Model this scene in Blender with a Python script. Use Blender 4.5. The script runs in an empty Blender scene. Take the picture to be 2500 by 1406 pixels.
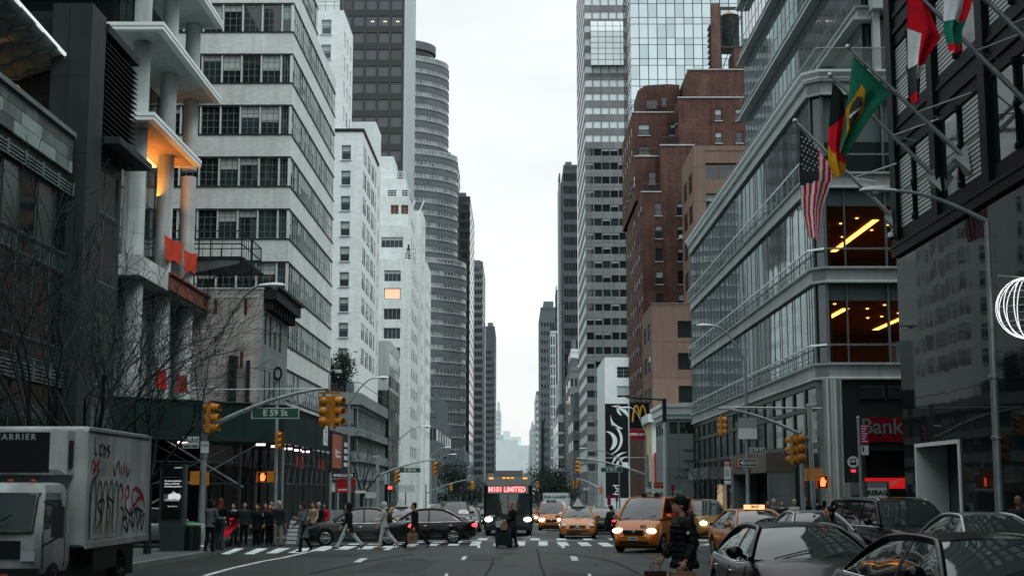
import bpy, bmesh, math, random
from mathutils import Vector, Matrix, Quaternion
from math import sin, cos, pi, radians, tan, atan, atan2, sqrt
random.seed(7)
S = bpy.context.scene
COL = S.collection
TMP = bpy.data.scenes.new('workbench')   # modifiers and text are worked out here, then it is removed
V = Vector
# ---------------------------------------------------------------- camera model
F = 3472.0; HC = 2.15
TH = atan((1191 - 703) / F); PS = atan(10 / F)
def at(px, py, Y):
    """point of the place at street distance Y seen in direction (px, py) of the photo"""
    x = (px - 1250) / F; z = (703 - py) / F
    y = cos(TH) - z * sin(TH); zz = sin(TH) + z * cos(TH)
    d = V((x * cos(PS) - y * sin(PS), x * sin(PS) + y * cos(PS), zz))
    d *= Y / d.y
    return V((d.x, Y, d.z + HC))
def X(px, Y, py=1191): return at(px, py, Y).x
def Z(py, Y, px=1260): return at(px, py, Y).z
GP = [(22, .22), (45, 0), (76, -.33), (140, -1.35), (260, -2.8), (400, -3.6), (6000, -3.7)]
def gz(Y):
    if Y <= GP[0][0]: return GP[0][1]
    for (a, za), (b, zb) in zip(GP, GP[1:]):
        if Y <= b: return za + (zb - za) * max(0, Y - a) / (b - a)
    return GP[-1][1]
# ---------------------------------------------------------------- mesh builder
class MB:
    def __init__(s): s.v = []; s.f = []; s.m = []; s.mi = 0
    def add(s, vs, fs, mi=None):
        o = len(s.v); s.v += [tuple(p) for p in vs]
        mi = s.mi if mi is None else mi
        for q in fs: s.f.append(tuple(i + o for i in q)); s.m.append(mi)
        return s
    def quad(s, a, b, c, d, mi=None): return s.add([a, b, c, d], [(0, 1, 2, 3)], mi)
    def box(s, x0, y0, z0, x1, y1, z1, mi=None):
        if x0 > x1: x0, x1 = x1, x0
        if y0 > y1: y0, y1 = y1, y0
        if z0 > z1: z0, z1 = z1, z0
        return s.add([(x0,y0,z0),(x1,y0,z0),(x1,y1,z0),(x0,y1,z0),(x0,y0,z1),(x1,y0,z1),(x1,y1,z1),(x0,y1,z1)],
              [(3,2,1,0),(4,5,6,7),(0,1,5,4),(1,2,6,5),(2,3,7,6),(3,0,4,7)], mi)
    def cbox(s, c, sz, M=None, mi=None):
        t = MB().box(-sz[0]/2,-sz[1]/2,-sz[2]/2,sz[0]/2,sz[1]/2,sz[2]/2)
        R = Matrix.Translation(V(c)) @ (M.to_4x4() if M else Matrix())
        return s.add([R @ V(p) for p in t.v], t.f, mi)
    def merge(s, t, M=None, mi=None):
        vs = [M @ V(p) for p in t.v] if M else t.v
        o = len(s.v); s.v += [tuple(p) for p in vs]
        for q, k in zip(t.f, t.m): s.f.append(tuple(i + o for i in q)); s.m.append(k if mi is None else mi)
        return s
    def tube(s, pts, r, n=8, mi=None, cap=True, squash=1.0):
        pts = [V(p) for p in pts]; k = len(pts)
        rs = list(r) if hasattr(r, '__len__') else [r] * k
        rings = []; up = None
        for i, p in enumerate(pts):
            t = (pts[min(i+1, k-1)] - pts[max(i-1, 0)])
            if t.length < 1e-9: t = V((0,0,1))
            t.normalize()
            if up is None:
                a = V((0,0,1)) if abs(t.z) < .95 else V((1,0,0))
                up = (a - t * a.dot(t)).normalized()
            else:
                up = up - t * up.dot(t)
                up = up.normalized() if up.length > 1e-6 else V((0,1,0))
            b = t.cross(up)
            rings.append([p + (up * cos(2*pi*j/n) + b * sin(2*pi*j/n) * squash) * rs[i] for j in range(n)])
        return s.loft(rings, mi, cap)
    def loft(s, rings, mi=None, cap=True, closed=True):
        n = len(rings[0]); vs = [p for r in rings for p in r]; fs = []
        for i in range(len(rings) - 1):
            for j in range(n if closed else n - 1):
                a = i*n + j; b = i*n + (j+1) % n
                fs.append((a, b, b+n, a+n))
        if cap and closed:
            fs.append(tuple(range(n-1, -1, -1))); fs.append(tuple(range((len(rings)-1)*n, len(rings)*n)))
        return s.add(vs, fs, mi)
    def cyl(s, p0, p1, r0, r1=None, n=12, mi=None, cap=True):
        return s.tube([p0, p1], [r0, r0 if r1 is None else r1], n, mi, cap)
    def lathe(s, c, prof, n=16, mi=None, axis='z'):
        rings = []
        for r, h in prof:
            ring = []
            for j in range(n):
                a = 2*pi*j/n
                q = (r*cos(a), r*sin(a), h)
                if axis == 'y': q = (q[0], q[2], q[1])
                if axis == 'x': q = (q[2], q[0], q[1])
                ring.append(V(c) + V(q))
            rings.append(ring)
        return s.loft(rings, mi)
    def ell(s, c, r, n=12, m=8, mi=None, M=None):
        rings = []
        for i in range(m + 1):
            a = -pi/2 + pi*i/m
            a = max(-pi/2+.05, min(pi/2-.05, a))
            ring = [V((r[0]*cos(a)*cos(2*pi*j/n), r[1]*cos(a)*sin(2*pi*j/n), r[2]*sin(a))) for j in range(n)]
            rings.append([V(c) + (M @ q if M else q) for q in ring])
        return s.loft(rings, mi)
    def extr(s, poly, vec, mi=None):
        n = len(poly); a = [V(p) for p in poly]; b = [p + V(vec) for p in a]
        fs = [tuple(range(n-1, -1, -1)), tuple(range(n, 2*n))]
        for j in range(n): fs.append((j, (j+1) % n, n + (j+1) % n, n + j))
        return s.add(a + b, fs, mi)
    def grid(s, fn, nu, nv, mi=None):
        vs = [fn(i/nu, j/nv) for i in range(nu+1) for j in range(nv+1)]
        fs = [(i*(nv+1)+j, (i+1)*(nv+1)+j, (i+1)*(nv+1)+j+1, i*(nv+1)+j+1) for i in range(nu) for j in range(nv)]
        return s.add(vs, fs, mi)
    def data(s, name, mats, smooth=None):
        me = bpy.data.meshes.new(name)
        me.from_pydata(s.v, [], s.f)
        for m in mats: me.materials.append(m)
        me.polygons.foreach_set('material_index', s.m)
        if smooth is not None:
            me.shade_smooth(); me.set_sharp_from_angle(angle=radians(smooth))
        me.update()
        return me
    def build(s, name, mats, parent=None, smooth=None, label=None, kind=None):
        if not isinstance(mats, (list, tuple)): mats = [mats]
        r = parent
        while r is not None and r.parent is not None: r = r.parent
        if r is not None and r.name in WORLD:
            l = r.location; s.v = [(p[0]-l.x, p[1]-l.y, p[2]-l.z) for p in s.v]
        return link(name, s.data(name, mats, smooth), parent, label, kind)
WORLD = set()
def link(name, me, parent=None, label=None, kind=None, loc=None, rz=0):
    o = bpy.data.objects.new(name, me); COL.objects.link(o)
    if parent is not None: o.parent = parent
    if loc is not None: o.location = loc
    if rz: o.rotation_euler.z = rz
    if label: o['label'] = label
    if kind: o['kind'] = kind
    return o
def thing(name, label, cat, loc=(0,0,0), rz=0, group=None, world=False):
    o = bpy.data.objects.new(name, None); COL.objects.link(o)
    o.location = loc; o.rotation_euler.z = rz
    o['label'] = label; o['category'] = cat
    if group: o['group'] = group
    if world: WORLD.add(o.name)
    o.empty_display_size = .3
    return o
def tag(o, label, cat, group=None):
    o['label'] = label; o['category'] = cat
    if group: o['group'] = group
    return o
def solo(name, mb, mats, label, cat, group=None, smooth=None):
    return tag(mb.build(name, mats, None, smooth), label, cat, group)
def copy_tree(o, parent=None):
    c = o.copy(); COL.objects.link(c); c.parent = parent
    for ch in list(o.children): copy_tree(ch, c)
    return c
def dup(root, label, loc, rz=0, scale=None):
    c = copy_tree(root); c.location = loc; c.rotation_euler.z = rz; c['label'] = label
    if scale: c.scale = (scale,)*3
    return c
def recolor(root, table):
    """give a copied thing its own paint: table maps a part name to a material"""
    def go(o):
        k = o.name.split('.')[0]
        if o.data and k in table:
            o.material_slots[0].link = 'OBJECT'; o.material_slots[0].material = table[k]
        for ch in o.children: go(ch)
    go(root)
def evaluated(mb, name, mats, mods, smooth=True):
    """mesh of mb after modifiers, as plain mesh data"""
    me = mb.data(name, [], None)
    o = bpy.data.objects.new(name, me); TMP.collection.objects.link(o)
    for t, kw in mods:
        m = o.modifiers.new('m', t)
        for k, val in kw.items(): setattr(m, k, val)
    vl = TMP.view_layers[0]; vl.update(); dg = vl.depsgraph
    r = bpy.data.meshes.new_from_object(o.evaluated_get(dg))
    bpy.data.objects.remove(o); bpy.data.meshes.remove(me)
    r.materials.clear()
    for m in mats: r.materials.append(m)
    if smooth: r.shade_smooth()
    return r
# ---------------------------------------------------------------- text
def text_mb(body, size, depth=.004, shear=0, spacing=1.0, mi=0, align='CENTER', bold=0.0):
    cu = bpy.data.curves.new('t', 'FONT'); cu.body = body; cu.size = size; cu.extrude = depth
    cu.align_x = align; cu.align_y = 'CENTER'; cu.shear = shear; cu.space_character = spacing
    cu.resolution_u = 3; cu.offset = bold
    o = bpy.data.objects.new('t', cu); TMP.collection.objects.link(o)
    vl = TMP.view_layers[0]; vl.update(); dg = vl.depsgraph
    me = bpy.data.meshes.new_from_object(o.evaluated_get(dg))
    mb = MB(); mb.add([v.co for v in me.vertices], [tuple(p.vertices) for p in me.polygons], mi)
    bpy.data.objects.remove(o); bpy.data.curves.remove(cu); bpy.data.meshes.remove(me)
    return mb
def face_mat(c, n, up=(0,0,1), sx=1.0):
    """local x right, y up, z out towards the viewer of the face at c with outward normal n"""
    n = V(n).normalized(); up = V(up); up = (up - n * up.dot(n)).normalized(); r = up.cross(n)
    return Matrix.Translation(V(c)) @ Matrix(((r.x*sx,up.x,n.x),(r.y*sx,up.y,n.y),(r.z*sx,up.z,n.z))).to_4x4()
def write(mb, body, c, n, size, **k):
    sx = k.pop('sx', 1.0)
    return mb.merge(text_mb(body, size, **k), face_mat(c, n, sx=sx), k.get('mi', 0))
# ---------------------------------------------------------------- materials
def nodes_of(name):
    m = bpy.data.materials.new(name); m.use_nodes = True
    nt = m.node_tree; b = nt.nodes['Principled BSDF']
    return m, nt, b
def mat(name, col, rough=.7, metal=0.0, var=.12, scale=.6, streak=0.0, bump=0.0, bscale=20., spec=None,
        brick=None, mortar=None, coat=0.0, fine=.05, wave=0.0, wscale=.6, panel=None, seam=.012, lanes=0.0):
    m, nt, b = nodes_of(name); N = nt.nodes.new; L = nt.links.new
    col = tuple(col) if hasattr(col, '__len__') else (col,)*3
    if spec is None: spec = .5 if rough < .5 else .14
    if (max(col)-min(col)) < .22*max(col): q = .70 if max(col) < .07 else (.82 if max(col) < .2 else .90); col = (col[0]*q, col[1]*(.97 if q < .9 else 1), min(1, col[2]*1.02))   # cool daylight and teal shadow tone put into the grey colours
    b.inputs['Roughness'].default_value = rough; b.inputs['Metallic'].default_value = metal
    b.inputs['Specular IOR Level'].default_value = spec; b.inputs['Coat Weight'].default_value = coat
    b.inputs['Coat Roughness'].default_value = .03
    tc = N('ShaderNodeTexCoord'); P = tc.outputs['Object']
    base = None
    rgb = N('ShaderNodeRGB'); rgb.outputs[0].default_value = (*col, 1); base = rgb.outputs[0]
    hgt = None
    if brick or panel:
        sp = N('ShaderNodeSeparateXYZ'); L(P, sp.inputs[0])
        ad = N('ShaderNodeMath'); ad.operation = 'ADD'; L(sp.outputs[0], ad.inputs[0]); L(sp.outputs[1], ad.inputs[1])
        cb = N('ShaderNodeCombineXYZ'); L(ad.outputs[0], cb.inputs[0]); L(sp.outputs[2], cb.inputs[1])
        br = N('ShaderNodeTexBrick'); L(cb.outputs[0], br.inputs['Vector'])
        bw, bh = brick or panel
        br.inputs['Scale'].default_value = 1; br.inputs['Brick Width'].default_value = bw; br.inputs['Row Height'].default_value = bh
        br.inputs['Mortar Size'].default_value = seam; br.inputs['Mortar Smooth'].default_value = .2
        if panel: br.offset = 0
        k = (.88 if max(col) > .5 else .74) if brick else .9
        mo = mortar or tuple(c*.6 for c in col)
        br.inputs['Color1'].default_value = (*[min(1, c*(1.03 if max(col) > .5 else 1.10)) for c in col], 1)
        br.inputs['Color2'].default_value = (*[c*k for c in col], 1)
        br.inputs['Mortar'].default_value = (*mo, 1)
        base = br.outputs['Color']; hgt = br.outputs['Fac']
    def mul(base, tex, lo, hi):
        mr = N('ShaderNodeMapRange'); L(tex, mr.inputs[0])
        mr.inputs[1].default_value = .3; mr.inputs[2].default_value = .7; mr.inputs[3].default_value = lo; mr.inputs[4].default_value = hi
        mx = N('ShaderNodeMix'); mx.data_type = 'RGBA'; mx.blend_type = 'MULTIPLY'; mx.inputs[0].default_value = 1
        L(base, mx.inputs[6]); L(mr.outputs[0], mx.inputs[7]); return mx.outputs[2]
    if var:
        n = N('ShaderNodeTexNoise'); n.inputs['Scale'].default_value = scale; n.inputs['Detail'].default_value = 6
        L(P, n.inputs['Vector']); base = mul(base, n.outputs[0], 1-var, 1+var*.6)
    if fine:
        n = N('ShaderNodeTexNoise'); n.inputs['Scale'].default_value = 24; n.inputs['Detail'].default_value = 3
        L(P, n.inputs['Vector']); base = mul(base, n.outputs[0], 1-fine, 1+fine)
    if streak:
        mp = N('ShaderNodeMapping'); mp.inputs['Scale'].default_value = (1.6, 1.6, .12); L(P, mp.inputs[0])
        n = N('ShaderNodeTexNoise'); n.inputs['Scale'].default_value = 1.5; n.inputs['Detail'].default_value = 5
        L(mp.outputs[0], n.inputs['Vector']); base = mul(base, n.outputs[0], 1-streak, 1+streak*.4)
    if lanes:
        mp = N('ShaderNodeMapping'); mp.inputs['Scale'].default_value = (.9, .035, 1); L(P, mp.inputs[0])
        n = N('ShaderNodeTexNoise'); n.inputs['Scale'].default_value = 1.1; n.inputs['Detail'].default_value = 5
        L(mp.outputs[0], n.inputs['Vector']); base = mul(base, n.outputs[0], 1-lanes, 1+lanes)
        n = N('ShaderNodeTexNoise'); n.inputs['Scale'].default_value = 1.7; n.inputs['Detail'].default_value = 8; n.inputs['Roughness'].default_value = .75
        L(P, n.inputs['Vector']); base = mul(base, n.outputs[0], 1-lanes, 1+lanes*.5)
    L(base, b.inputs['Base Color'])
    if bump or wave or hgt is not None:
        bp = N('ShaderNodeBump'); bp.inputs['Distance'].default_value = .02
        if wave:
            mp = N('ShaderNodeMapping'); mp.inputs['Scale'].default_value = (1, 1, .35); L(P, mp.inputs[0])
            n = N('ShaderNodeTexNoise'); n.inputs['Scale'].default_value = wscale; n.inputs['Detail'].default_value = 1.5
            L(mp.outputs[0], n.inputs['Vector']); L(n.outputs[0], bp.inputs['Height']); bp.inputs['Strength'].default_value = wave
        elif bump:
            n = N('ShaderNodeTexNoise'); n.inputs['Scale'].default_value = bscale; n.inputs['Detail'].default_value = 4
            L(P, n.inputs['Vector']); L(n.outputs[0], bp.inputs['Height']); bp.inputs['Strength'].default_value = bump
        else:
            iv = N('ShaderNodeMath'); iv.operation = 'SUBTRACT'; iv.inputs[0].default_value = 1; L(hgt, iv.inputs[1])
            L(iv.outputs[0], bp.inputs['Height']); bp.inputs['Strength'].default_value = .5
        L(bp.outputs[0], b.inputs['Normal'])
    return m
def lit(name, col, strength):
    m, nt, b = nodes_of(name)
    b.inputs['Base Color'].default_value = (*[c*.5 for c in col], 1)
    b.inputs['Emission Color'].default_value = (*col, 1); b.inputs['Emission Strength'].default_value = strength
    return m
def clear_glass(name, col, rough=.02, alpha=.35):
    m, nt, b = nodes_of(name)
    b.inputs['Base Color'].default_value = (*col, 1); b.inputs['Roughness'].default_value = rough
    b.inputs['Alpha'].default_value = alpha; b.inputs['Specular IOR Level'].default_value = .8
    return m
class Lazy(dict): pass
m_ = Lazy()
def D(k, *a, **kw): m_[k] = mat(k, *a, **kw)
# glass of windows: dark, reflecting the street and the sky
D('glass_dark', (.012,.017,.018), .04, var=0, fine=0, spec=.9, wave=.06, wscale=.9)
D('glass_mid', (.05,.06,.062), .05, metal=.35, var=0, fine=0, spec=.9, wave=.07, wscale=.9)
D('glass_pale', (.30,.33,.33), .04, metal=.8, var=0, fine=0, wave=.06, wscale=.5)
D('store_glass', (.003,.009,.010), .06, var=0, fine=0, spec=.22, wave=.06, wscale=.9)
D('glass_mirror', (.66,.71,.715), .02, metal=1, var=0, fine=0, wave=.03, wscale=.12)
D('glass_wavy', (.42,.48,.49), .03, metal=.9, var=0, fine=0, wave=.34, wscale=.55)
D('blind', (.42,.44,.43), .7, var=.1, scale=2)
D('blind_dim', (.16,.18,.18), .6, var=.2, scale=3)
D('curtain_brown', (.12,.07,.055), .8)
D('frame_dark', (.02,.024,.025), .5)
D('frame_grey', (.16,.18,.18), .5)
D('frame_pale', (.5,.52,.52), .5); D('glass_sky_painted', (.74,.77,.77), .3, var=.06, scale=.2)  # pale pane colour stands in for sky reflected in the glass
D('steel', (.5,.52,.52), .38, metal=.6, var=.15, scale=3, streak=.15)
D('galv', (.40,.425,.43), .42, metal=.55, var=.2, scale=3, streak=.2)
D('bright_metal', (.75,.78,.78), .25, metal=.8, var=.05)
D('black_metal', (.012,.014,.015), .4)
D('concrete', (.46,.475,.47), .8, var=.25, scale=.5, streak=.28, bump=.15)
D('white_paint', (.72,.74,.73), .55, var=.08)
D('rubber', (.012,.012,.013), .8)
D('red_cloth', (.50,.018,.02), .85)
D('orange_net', (.45,.045,.02), .8)
m_['warm_light'] = lit('warm_light', (1,.55,.18), 3.2)
m_['pink_light'] = lit('pink_light', (1,.68,.78), 3.5)
m_['white_light'] = lit('white_light', (1,.97,.9), 5)
m_['red_light'] = lit('red_light', (1,.05,.03), 4)
m_['amber_light'] = lit('amber_light', (1,.42,.06), 3)
# ================================================================ world, camera, sun
W = bpy.data.worlds.new("World"); S.world = W; W.use_nodes = True
nt = W.node_tree; nt.nodes.clear(); N = nt.nodes.new; L = nt.links.new
SUN_EL, SUN_ROT = radians(54), radians(128)
sky = N('ShaderNodeTexSky'); sky.sky_type = 'NISHITA'; sky.sun_disc = False
sky.sun_elevation = SUN_EL; sky.sun_rotation = SUN_ROT; sky.air_density = 1; sky.dust_density = 3
b1 = N('ShaderNodeBackground'); b1.inputs[1].default_value = .03; L(sky.outputs[0], b1.inputs[0])
tc = N('ShaderNodeTexCoord'); sp = N('ShaderNodeSeparateXYZ'); L(tc.outputs['Generated'], sp.inputs[0])
# overcast cloud deck: even near the horizon, brighter towards the zenith
ra = N('ShaderNodeMapRange'); ra.interpolation_type = 'SMOOTHSTEP'
ra.inputs[1].default_value = .36; ra.inputs[2].default_value = .95; ra.inputs[3].default_value = .955; ra.inputs[4].default_value = 1.5
L(sp.outputs[2], ra.inputs[0])
mp = N('ShaderNodeMapping'); mp.inputs['Scale'].default_value = (1.6, 1.6, 5.5); L(tc.outputs['Generated'], mp.inputs[0])
nz = N('ShaderNodeTexNoise'); nz.inputs['Scale'].default_value = 2.1; nz.inputs['Detail'].default_value = 7; nz.inputs['Roughness'].default_value = .55
L(mp.outputs[0], nz.inputs['Vector'])
rn = N('ShaderNodeMapRange'); rn.inputs[1].default_value = .35; rn.inputs[2].default_value = .68; rn.inputs[3].default_value = .87; rn.inputs[4].default_value = 1.03
L(nz.outputs[0], rn.inputs[0])
mu = N('ShaderNodeMath'); mu.operation = 'MULTIPLY'; L(ra.outputs[0], mu.inputs[0]); L(rn.outputs[0], mu.inputs[1])
b2 = N('ShaderNodeBackground'); b2.inputs[0].default_value = (.975, 1.0, .985, 1); L(mu.outputs[0], b2.inputs[1])
sh = N('ShaderNodeAddShader'); L(b1.outputs[0], sh.inputs[0]); L(b2.outputs[0], sh.inputs[1])
wo = N('ShaderNodeOutputWorld'); L(sh.outputs[0], wo.inputs[0])
sl = bpy.data.lights.new('Sun', 'SUN'); sl.energy = 1.75; sl.angle = radians(40); sl.color = (.97, 1, .985)
so = bpy.data.objects.new('Sun', sl); COL.objects.link(so)
dsun = V((sin(SUN_ROT)*cos(SUN_EL), cos(SUN_ROT)*cos(SUN_EL), sin(SUN_EL)))
so.rotation_euler = dsun.to_track_quat('Z', 'Y').to_euler()
cd = bpy.data.cameras.new('Camera'); cam = bpy.data.objects.new('Camera', cd); COL.objects.link(cam)
cd.sensor_width = 36; cd.lens = F / 2500 * 36; cd.clip_end = 6000; cd.clip_start = .1
cam.location = (0, 0, HC); cam.rotation_euler = (pi/2 + TH, 0, PS)
S.camera = cam
S.view_settings.view_transform = 'Standard'; S.view_settings.look = 'None'; S.view_settings.exposure = 0
S.render.resolution_x = 1024; S.render.resolution_y = 575
try:
    S.cycles.max_bounces = 6; S.cycles.glossy_bounces = 4; S.cycles.diffuse_bounces = 3; S.cycles.caustics_reflective = False; S.cycles.caustics_refractive = False
except Exception: pass

# ================================================================ facades
_wc = {}
def win_mb(style, w, h, blind):
    k = style.split(':'); st = k[0]
    mb = MB()
    zb = h * (1 - blind)
    if blind < .97: mb.quad((0,0,0), (w,0,0), (w,0,zb), (0,0,zb), 1)
    if blind > .02: mb.quad((0,.0,zb), (w,.0,zb), (w,.0,h), (0,.0,h), 2)
    if st == 'bare': return mb
    t = .05 if st != 'sash' else .06
    if st == 'plain': t = .035
    y0, y1 = -.02, -.003
    mb.box(0,y0,0, t,y1,h, 0); mb.box(w-t,y0,0, w,y1,h, 0); mb.box(t,y0,0, w-t,y1,t, 0); mb.box(t,y0,h-t, w-t,y1,h, 0)
    if st == 'sash':
        mb.box(t,y0,h*.5-.03, w-t,y1,h*.5+.03, 0)
    if st == 'grid':
        nx, ny = int(k[1]), int(k[2])
        for i in range(1, nx): mb.box(w*i/nx-.018,-.016,t, w*i/nx+.018,y1,h-t, 0)
        for j in range(1, ny):
            mb.box(t,-.013,h*j/ny-.015, w-t,y1-.001,h*j/ny+.015, 0)
    if len(k) > 1 and k[-1] == 'sill': mb.box(-.08,-.32,-.1, w+.08,-.002,-.003, 3)
    return mb
class Bld:
    def __init__(s, name, label, x, y, cat='building', group=None):
        s.root = thing(name, label, cat, (x, y, gz(y)), 0, group, world=True)
        s.w = MB(); s.wins = []
    def facade(s, o, u, Ln, cols, rows, zb, zt, d=.2, mi=0, style='sash', glass=(('glass_dark', .0),), frame='frame_dark', blind='blind', sillmat='concrete'):
        if zb in (0, -.4): zb = -6
        o = V(o); u = V(u).normalized(); n = V((u.y, -u.x, 0))
        P = lambda a, z, k=0: (o.x+u.x*a-n.x*k, o.y+u.y*a-n.y*k, z)
        rows = sorted(rows); cols = sorted(cols)
        z = zb; W = s.w
        if not cols: rows = []
        for (a, b) in rows:
            if a > z + 1e-4: W.quad(P(0,z), P(Ln,z), P(Ln,a), P(0,a), mi)
            x = 0
            for (c, e) in cols:
                if c > x + 1e-4: W.quad(P(x,a), P(c,a), P(c,b), P(x,b), mi)
                x = e
                W.quad(P(c,a), P(c,b), P(c,b,d), P(c,a,d), mi); W.quad(P(e,a), P(e,b), P(e,b,d), P(e,a,d), mi)
                W.quad(P(c,a), P(e,a), P(e,a,d), P(c,a,d), mi); W.quad(P(c,b), P(e,b), P(e,b,d), P(c,b,d), mi)
                g = random.choice(glass)
                s.wins.append((V(P(c,a,d)), u.copy(), n, e-c, b-a, style, g[0], g[1], frame, blind, sillmat))
            if x < Ln - 1e-4: W.quad(P(x,a), P(Ln,a), P(Ln,b), P(x,b), mi)
            z = b
        if z < zt - 1e-4: W.quad(P(0,z), P(Ln,z), P(Ln,zt), P(0,zt), mi)
    def block(s, x0, x1, y0, y1, z0, z1, side='L', fr=None, sd=None, mi=0, top=None, **k):
        """four walls and a roof; fr / sd = dict(cols, rows, ...) for the face towards us and the face on the avenue"""
        a = dict(k); a.update(fr or dict(cols=[], rows=[])); s.facade((x0,y0,0), (1,0,0), x1-x0, zb=z0, zt=z1, mi=a.pop('mi', mi), **a)
        a = dict(k); a.update(sd or dict(cols=[], rows=[])); a['d'] = min(a.get('d', .04), .045); Ln = y1-y0; m2 = a.pop('mi', mi)
        if side == 'L': s.facade((x1,y0,0), (0,1,0), Ln, zb=z0, zt=z1, mi=m2, **a)
        else:
            a['cols'] = [(Ln-e, Ln-c) for c, e in a['cols']]
            s.facade((x0,y1,0), (0,-1,0), Ln, zb=z0, zt=z1, mi=m2, **a)
        xo = x0 if side == 'L' else x1
        s.w.quad((xo,y0,z0), (xo,y1,z0), (xo,y1,z1), (xo,y0,z1), mi)
        s.w.quad((x0,y1,z0), (x1,y1,z0), (x1,y1,z1), (x0,y1,z1), mi)
        s.w.quad((x0,y0,z1), (x1,y0,z1), (x1,y1,z1), (x0,y1,z1), mi if top is None else top)
    def finish(s, mats, maxn=90, smooth=None, stuff_bare=True):
        r = s.root
        w = s.w.build('wall', [m_[m] for m in mats], r, smooth)
        def area(q):
            p = q[0] + q[1]*q[3]*.5 + V((0,0,q[4]*.5)); d = V((0,0,HC)) - p
            v = abs(q[2].dot(d.normalized())) * q[3]*q[4] / d.length_squared
            # outside the picture?
            f = p.y*cos(TH) + (p.z-HC)*sin(TH); sx = (p.x + p.y*PS)/f*F; sz = ((p.z-HC)*cos(TH) - p.y*sin(TH))/f*F
            return v * (1 if abs(sx) < 1290 and abs(sz) < 740 else .001)
        ws = sorted(s.wins, key=area, reverse=True)
        l = r.location
        rest = MB(); names = []
        for i, (p, u, n, wd, h, st, g, bl, fm, bm, sm) in enumerate(ws):
            rot = atan2(u.y, u.x)
            if i < maxn:
                k = (st, round(wd,2), round(h,2), round(bl,1), g, fm, bm, sm)
                if k not in _wc:
                    mt = [m_[fm], m_[g], m_[bm], m_[sm]]
                    _wc[k] = win_mb(st, wd, h, bl).data('window', mt)
                link('window', _wc[k], r, loc=p-l, rz=rot)
            else:
                q = win_mb('bare' if stuff_bare else st, wd, h, bl)
                for nm in (fm, g, bm, sm):
                    if nm not in names: names.append(nm)
                ix = [names.index(x) for x in (fm, g, bm, sm)]
                q.m = [ix[a] for a in q.m]
                rest.merge(q, Matrix.Translation(p) @ Matrix.Rotation(rot, 4, 'Z'))
        if rest.f: rest.build('window', [m_[a] for a in names], r, kind='stuff')
        return r
    def part(s, name, mb, mats, **k):
        mats = [m_[a] if isinstance(a, str) else a for a in (mats if isinstance(mats, (list, tuple)) else [mats])]
        return mb.build(name, mats, s.root, **k)
def ev(L0, n, frac=.5, off=0.0):
    """n openings evenly along a length, each frac of its bay"""
    p = (L0 - off) / n
    return [(off + p*(i+.5-frac/2), off + p*(i+.5+frac/2)) for i in range(n)]
def rowz(z0, pitch, n, a, b): return [(z0+pitch*i+a, z0+pitch*i+b) for i in range(n)]
G_OFF = (('glass_dark', 0), ('glass_dark', .35), ('glass_mid', 0), ('glass_mid', .5), ('glass_dark', .6), ('glass_dark', .8))
G_DK = (('glass_dark', 0), ('glass_dark', 0), ('glass_mid', 0), ('glass_dark', .4))

# ================================================================ wall materials
D('brick_grey', (.66,.685,.675), .85, var=.12, scale=.35, streak=.14, brick=(.34,.135), mortar=(.58,.60,.59), seam=.014)
D('brick_white', (.77,.79,.785), .8, var=.07, scale=.5, streak=.07, brick=(.45,.15), mortar=(.66,.68,.675), seam=.014)
D('cream', (.74,.765,.75), .8, var=.09, scale=.3, streak=.16, brick=(.5,.22), mortar=(.66,.69,.675), seam=.02)
D('brick_red', (.110,.059,.050), .85, var=.34, scale=.4, streak=.30, brick=(.42,.16), mortar=(.10,.06,.05), seam=.022)
D('brick_dark', (.15,.085,.072), .85, var=.3, scale=.4, streak=.25, brick=(.42,.16), mortar=(.10,.07,.06), seam=.022)
D('brick_old', (.40,.385,.37), .9, var=.45, scale=.5, streak=.35, brick=(.26,.09), mortar=(.42,.41,.39), seam=.018, bump=0)
D('tan', (.175,.124,.100), .8, var=.10, scale=.6, streak=.12, panel=(5.5,3.74), mortar=(.12,.08,.065), seam=.05)
D('stone_grey', (.19,.205,.206), .7, var=.15, scale=.5, streak=.15, panel=(2.4,1.2), seam=.012)
D('stone_pale', (.42,.44,.437), .6, var=.10, scale=.5, streak=.14, panel=(2.4,6), seam=.016)
D('metal_dark', (.015,.021,.022), .6, metal=.1, var=.15, scale=.8, streak=.2, panel=(1.9,3.2), seam=.02)
D('metal_grey', (.034,.046,.047), .6, metal=.1, var=.15, scale=.8, streak=.25, panel=(1.6,2.6), seam=.016)
D('terracotta_dark', (.017,.025,.026), .7, var=.2, scale=.8, panel=(1.1,.42), seam=.02)
D('granite_polished', (.006,.009,.010), .03, var=.1, spec=.05, wave=.42, wscale=.5)
D('cast_black', (.005,.0075,.0085), .5, var=.2, scale=2, spec=.07)
D('granite_brown', (.115,.118,.122), .55, var=.18, scale=.3, streak=.05)
D('tower_dark', (.022,.030,.031), .35, metal=.2, var=.1, scale=.2)
D('tower_side', (.52,.55,.55), .6, var=.06, scale=.2)
D('grey_brown', (.225,.222,.224), .7, var=.12, scale=.3, streak=.12, panel=(2.4,4), mortar=(.10,.10,.10), seam=.05)
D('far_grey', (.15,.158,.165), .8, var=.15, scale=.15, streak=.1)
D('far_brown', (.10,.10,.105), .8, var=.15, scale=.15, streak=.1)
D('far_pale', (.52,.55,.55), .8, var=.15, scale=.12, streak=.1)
D('haze_1', (.42,.45,.455), .9, var=.1, scale=.08)  # distance haze is put into these pale wall and window colours
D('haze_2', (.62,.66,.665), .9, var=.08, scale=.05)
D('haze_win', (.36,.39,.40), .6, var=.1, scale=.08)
D('shed_green', (.008,.027,.026), .6, var=.22, scale=.7, streak=.3, panel=(1.22,3), seam=.014)
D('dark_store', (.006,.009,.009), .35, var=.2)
D('roof_grey', (.2,.2,.2), .9)
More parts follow.
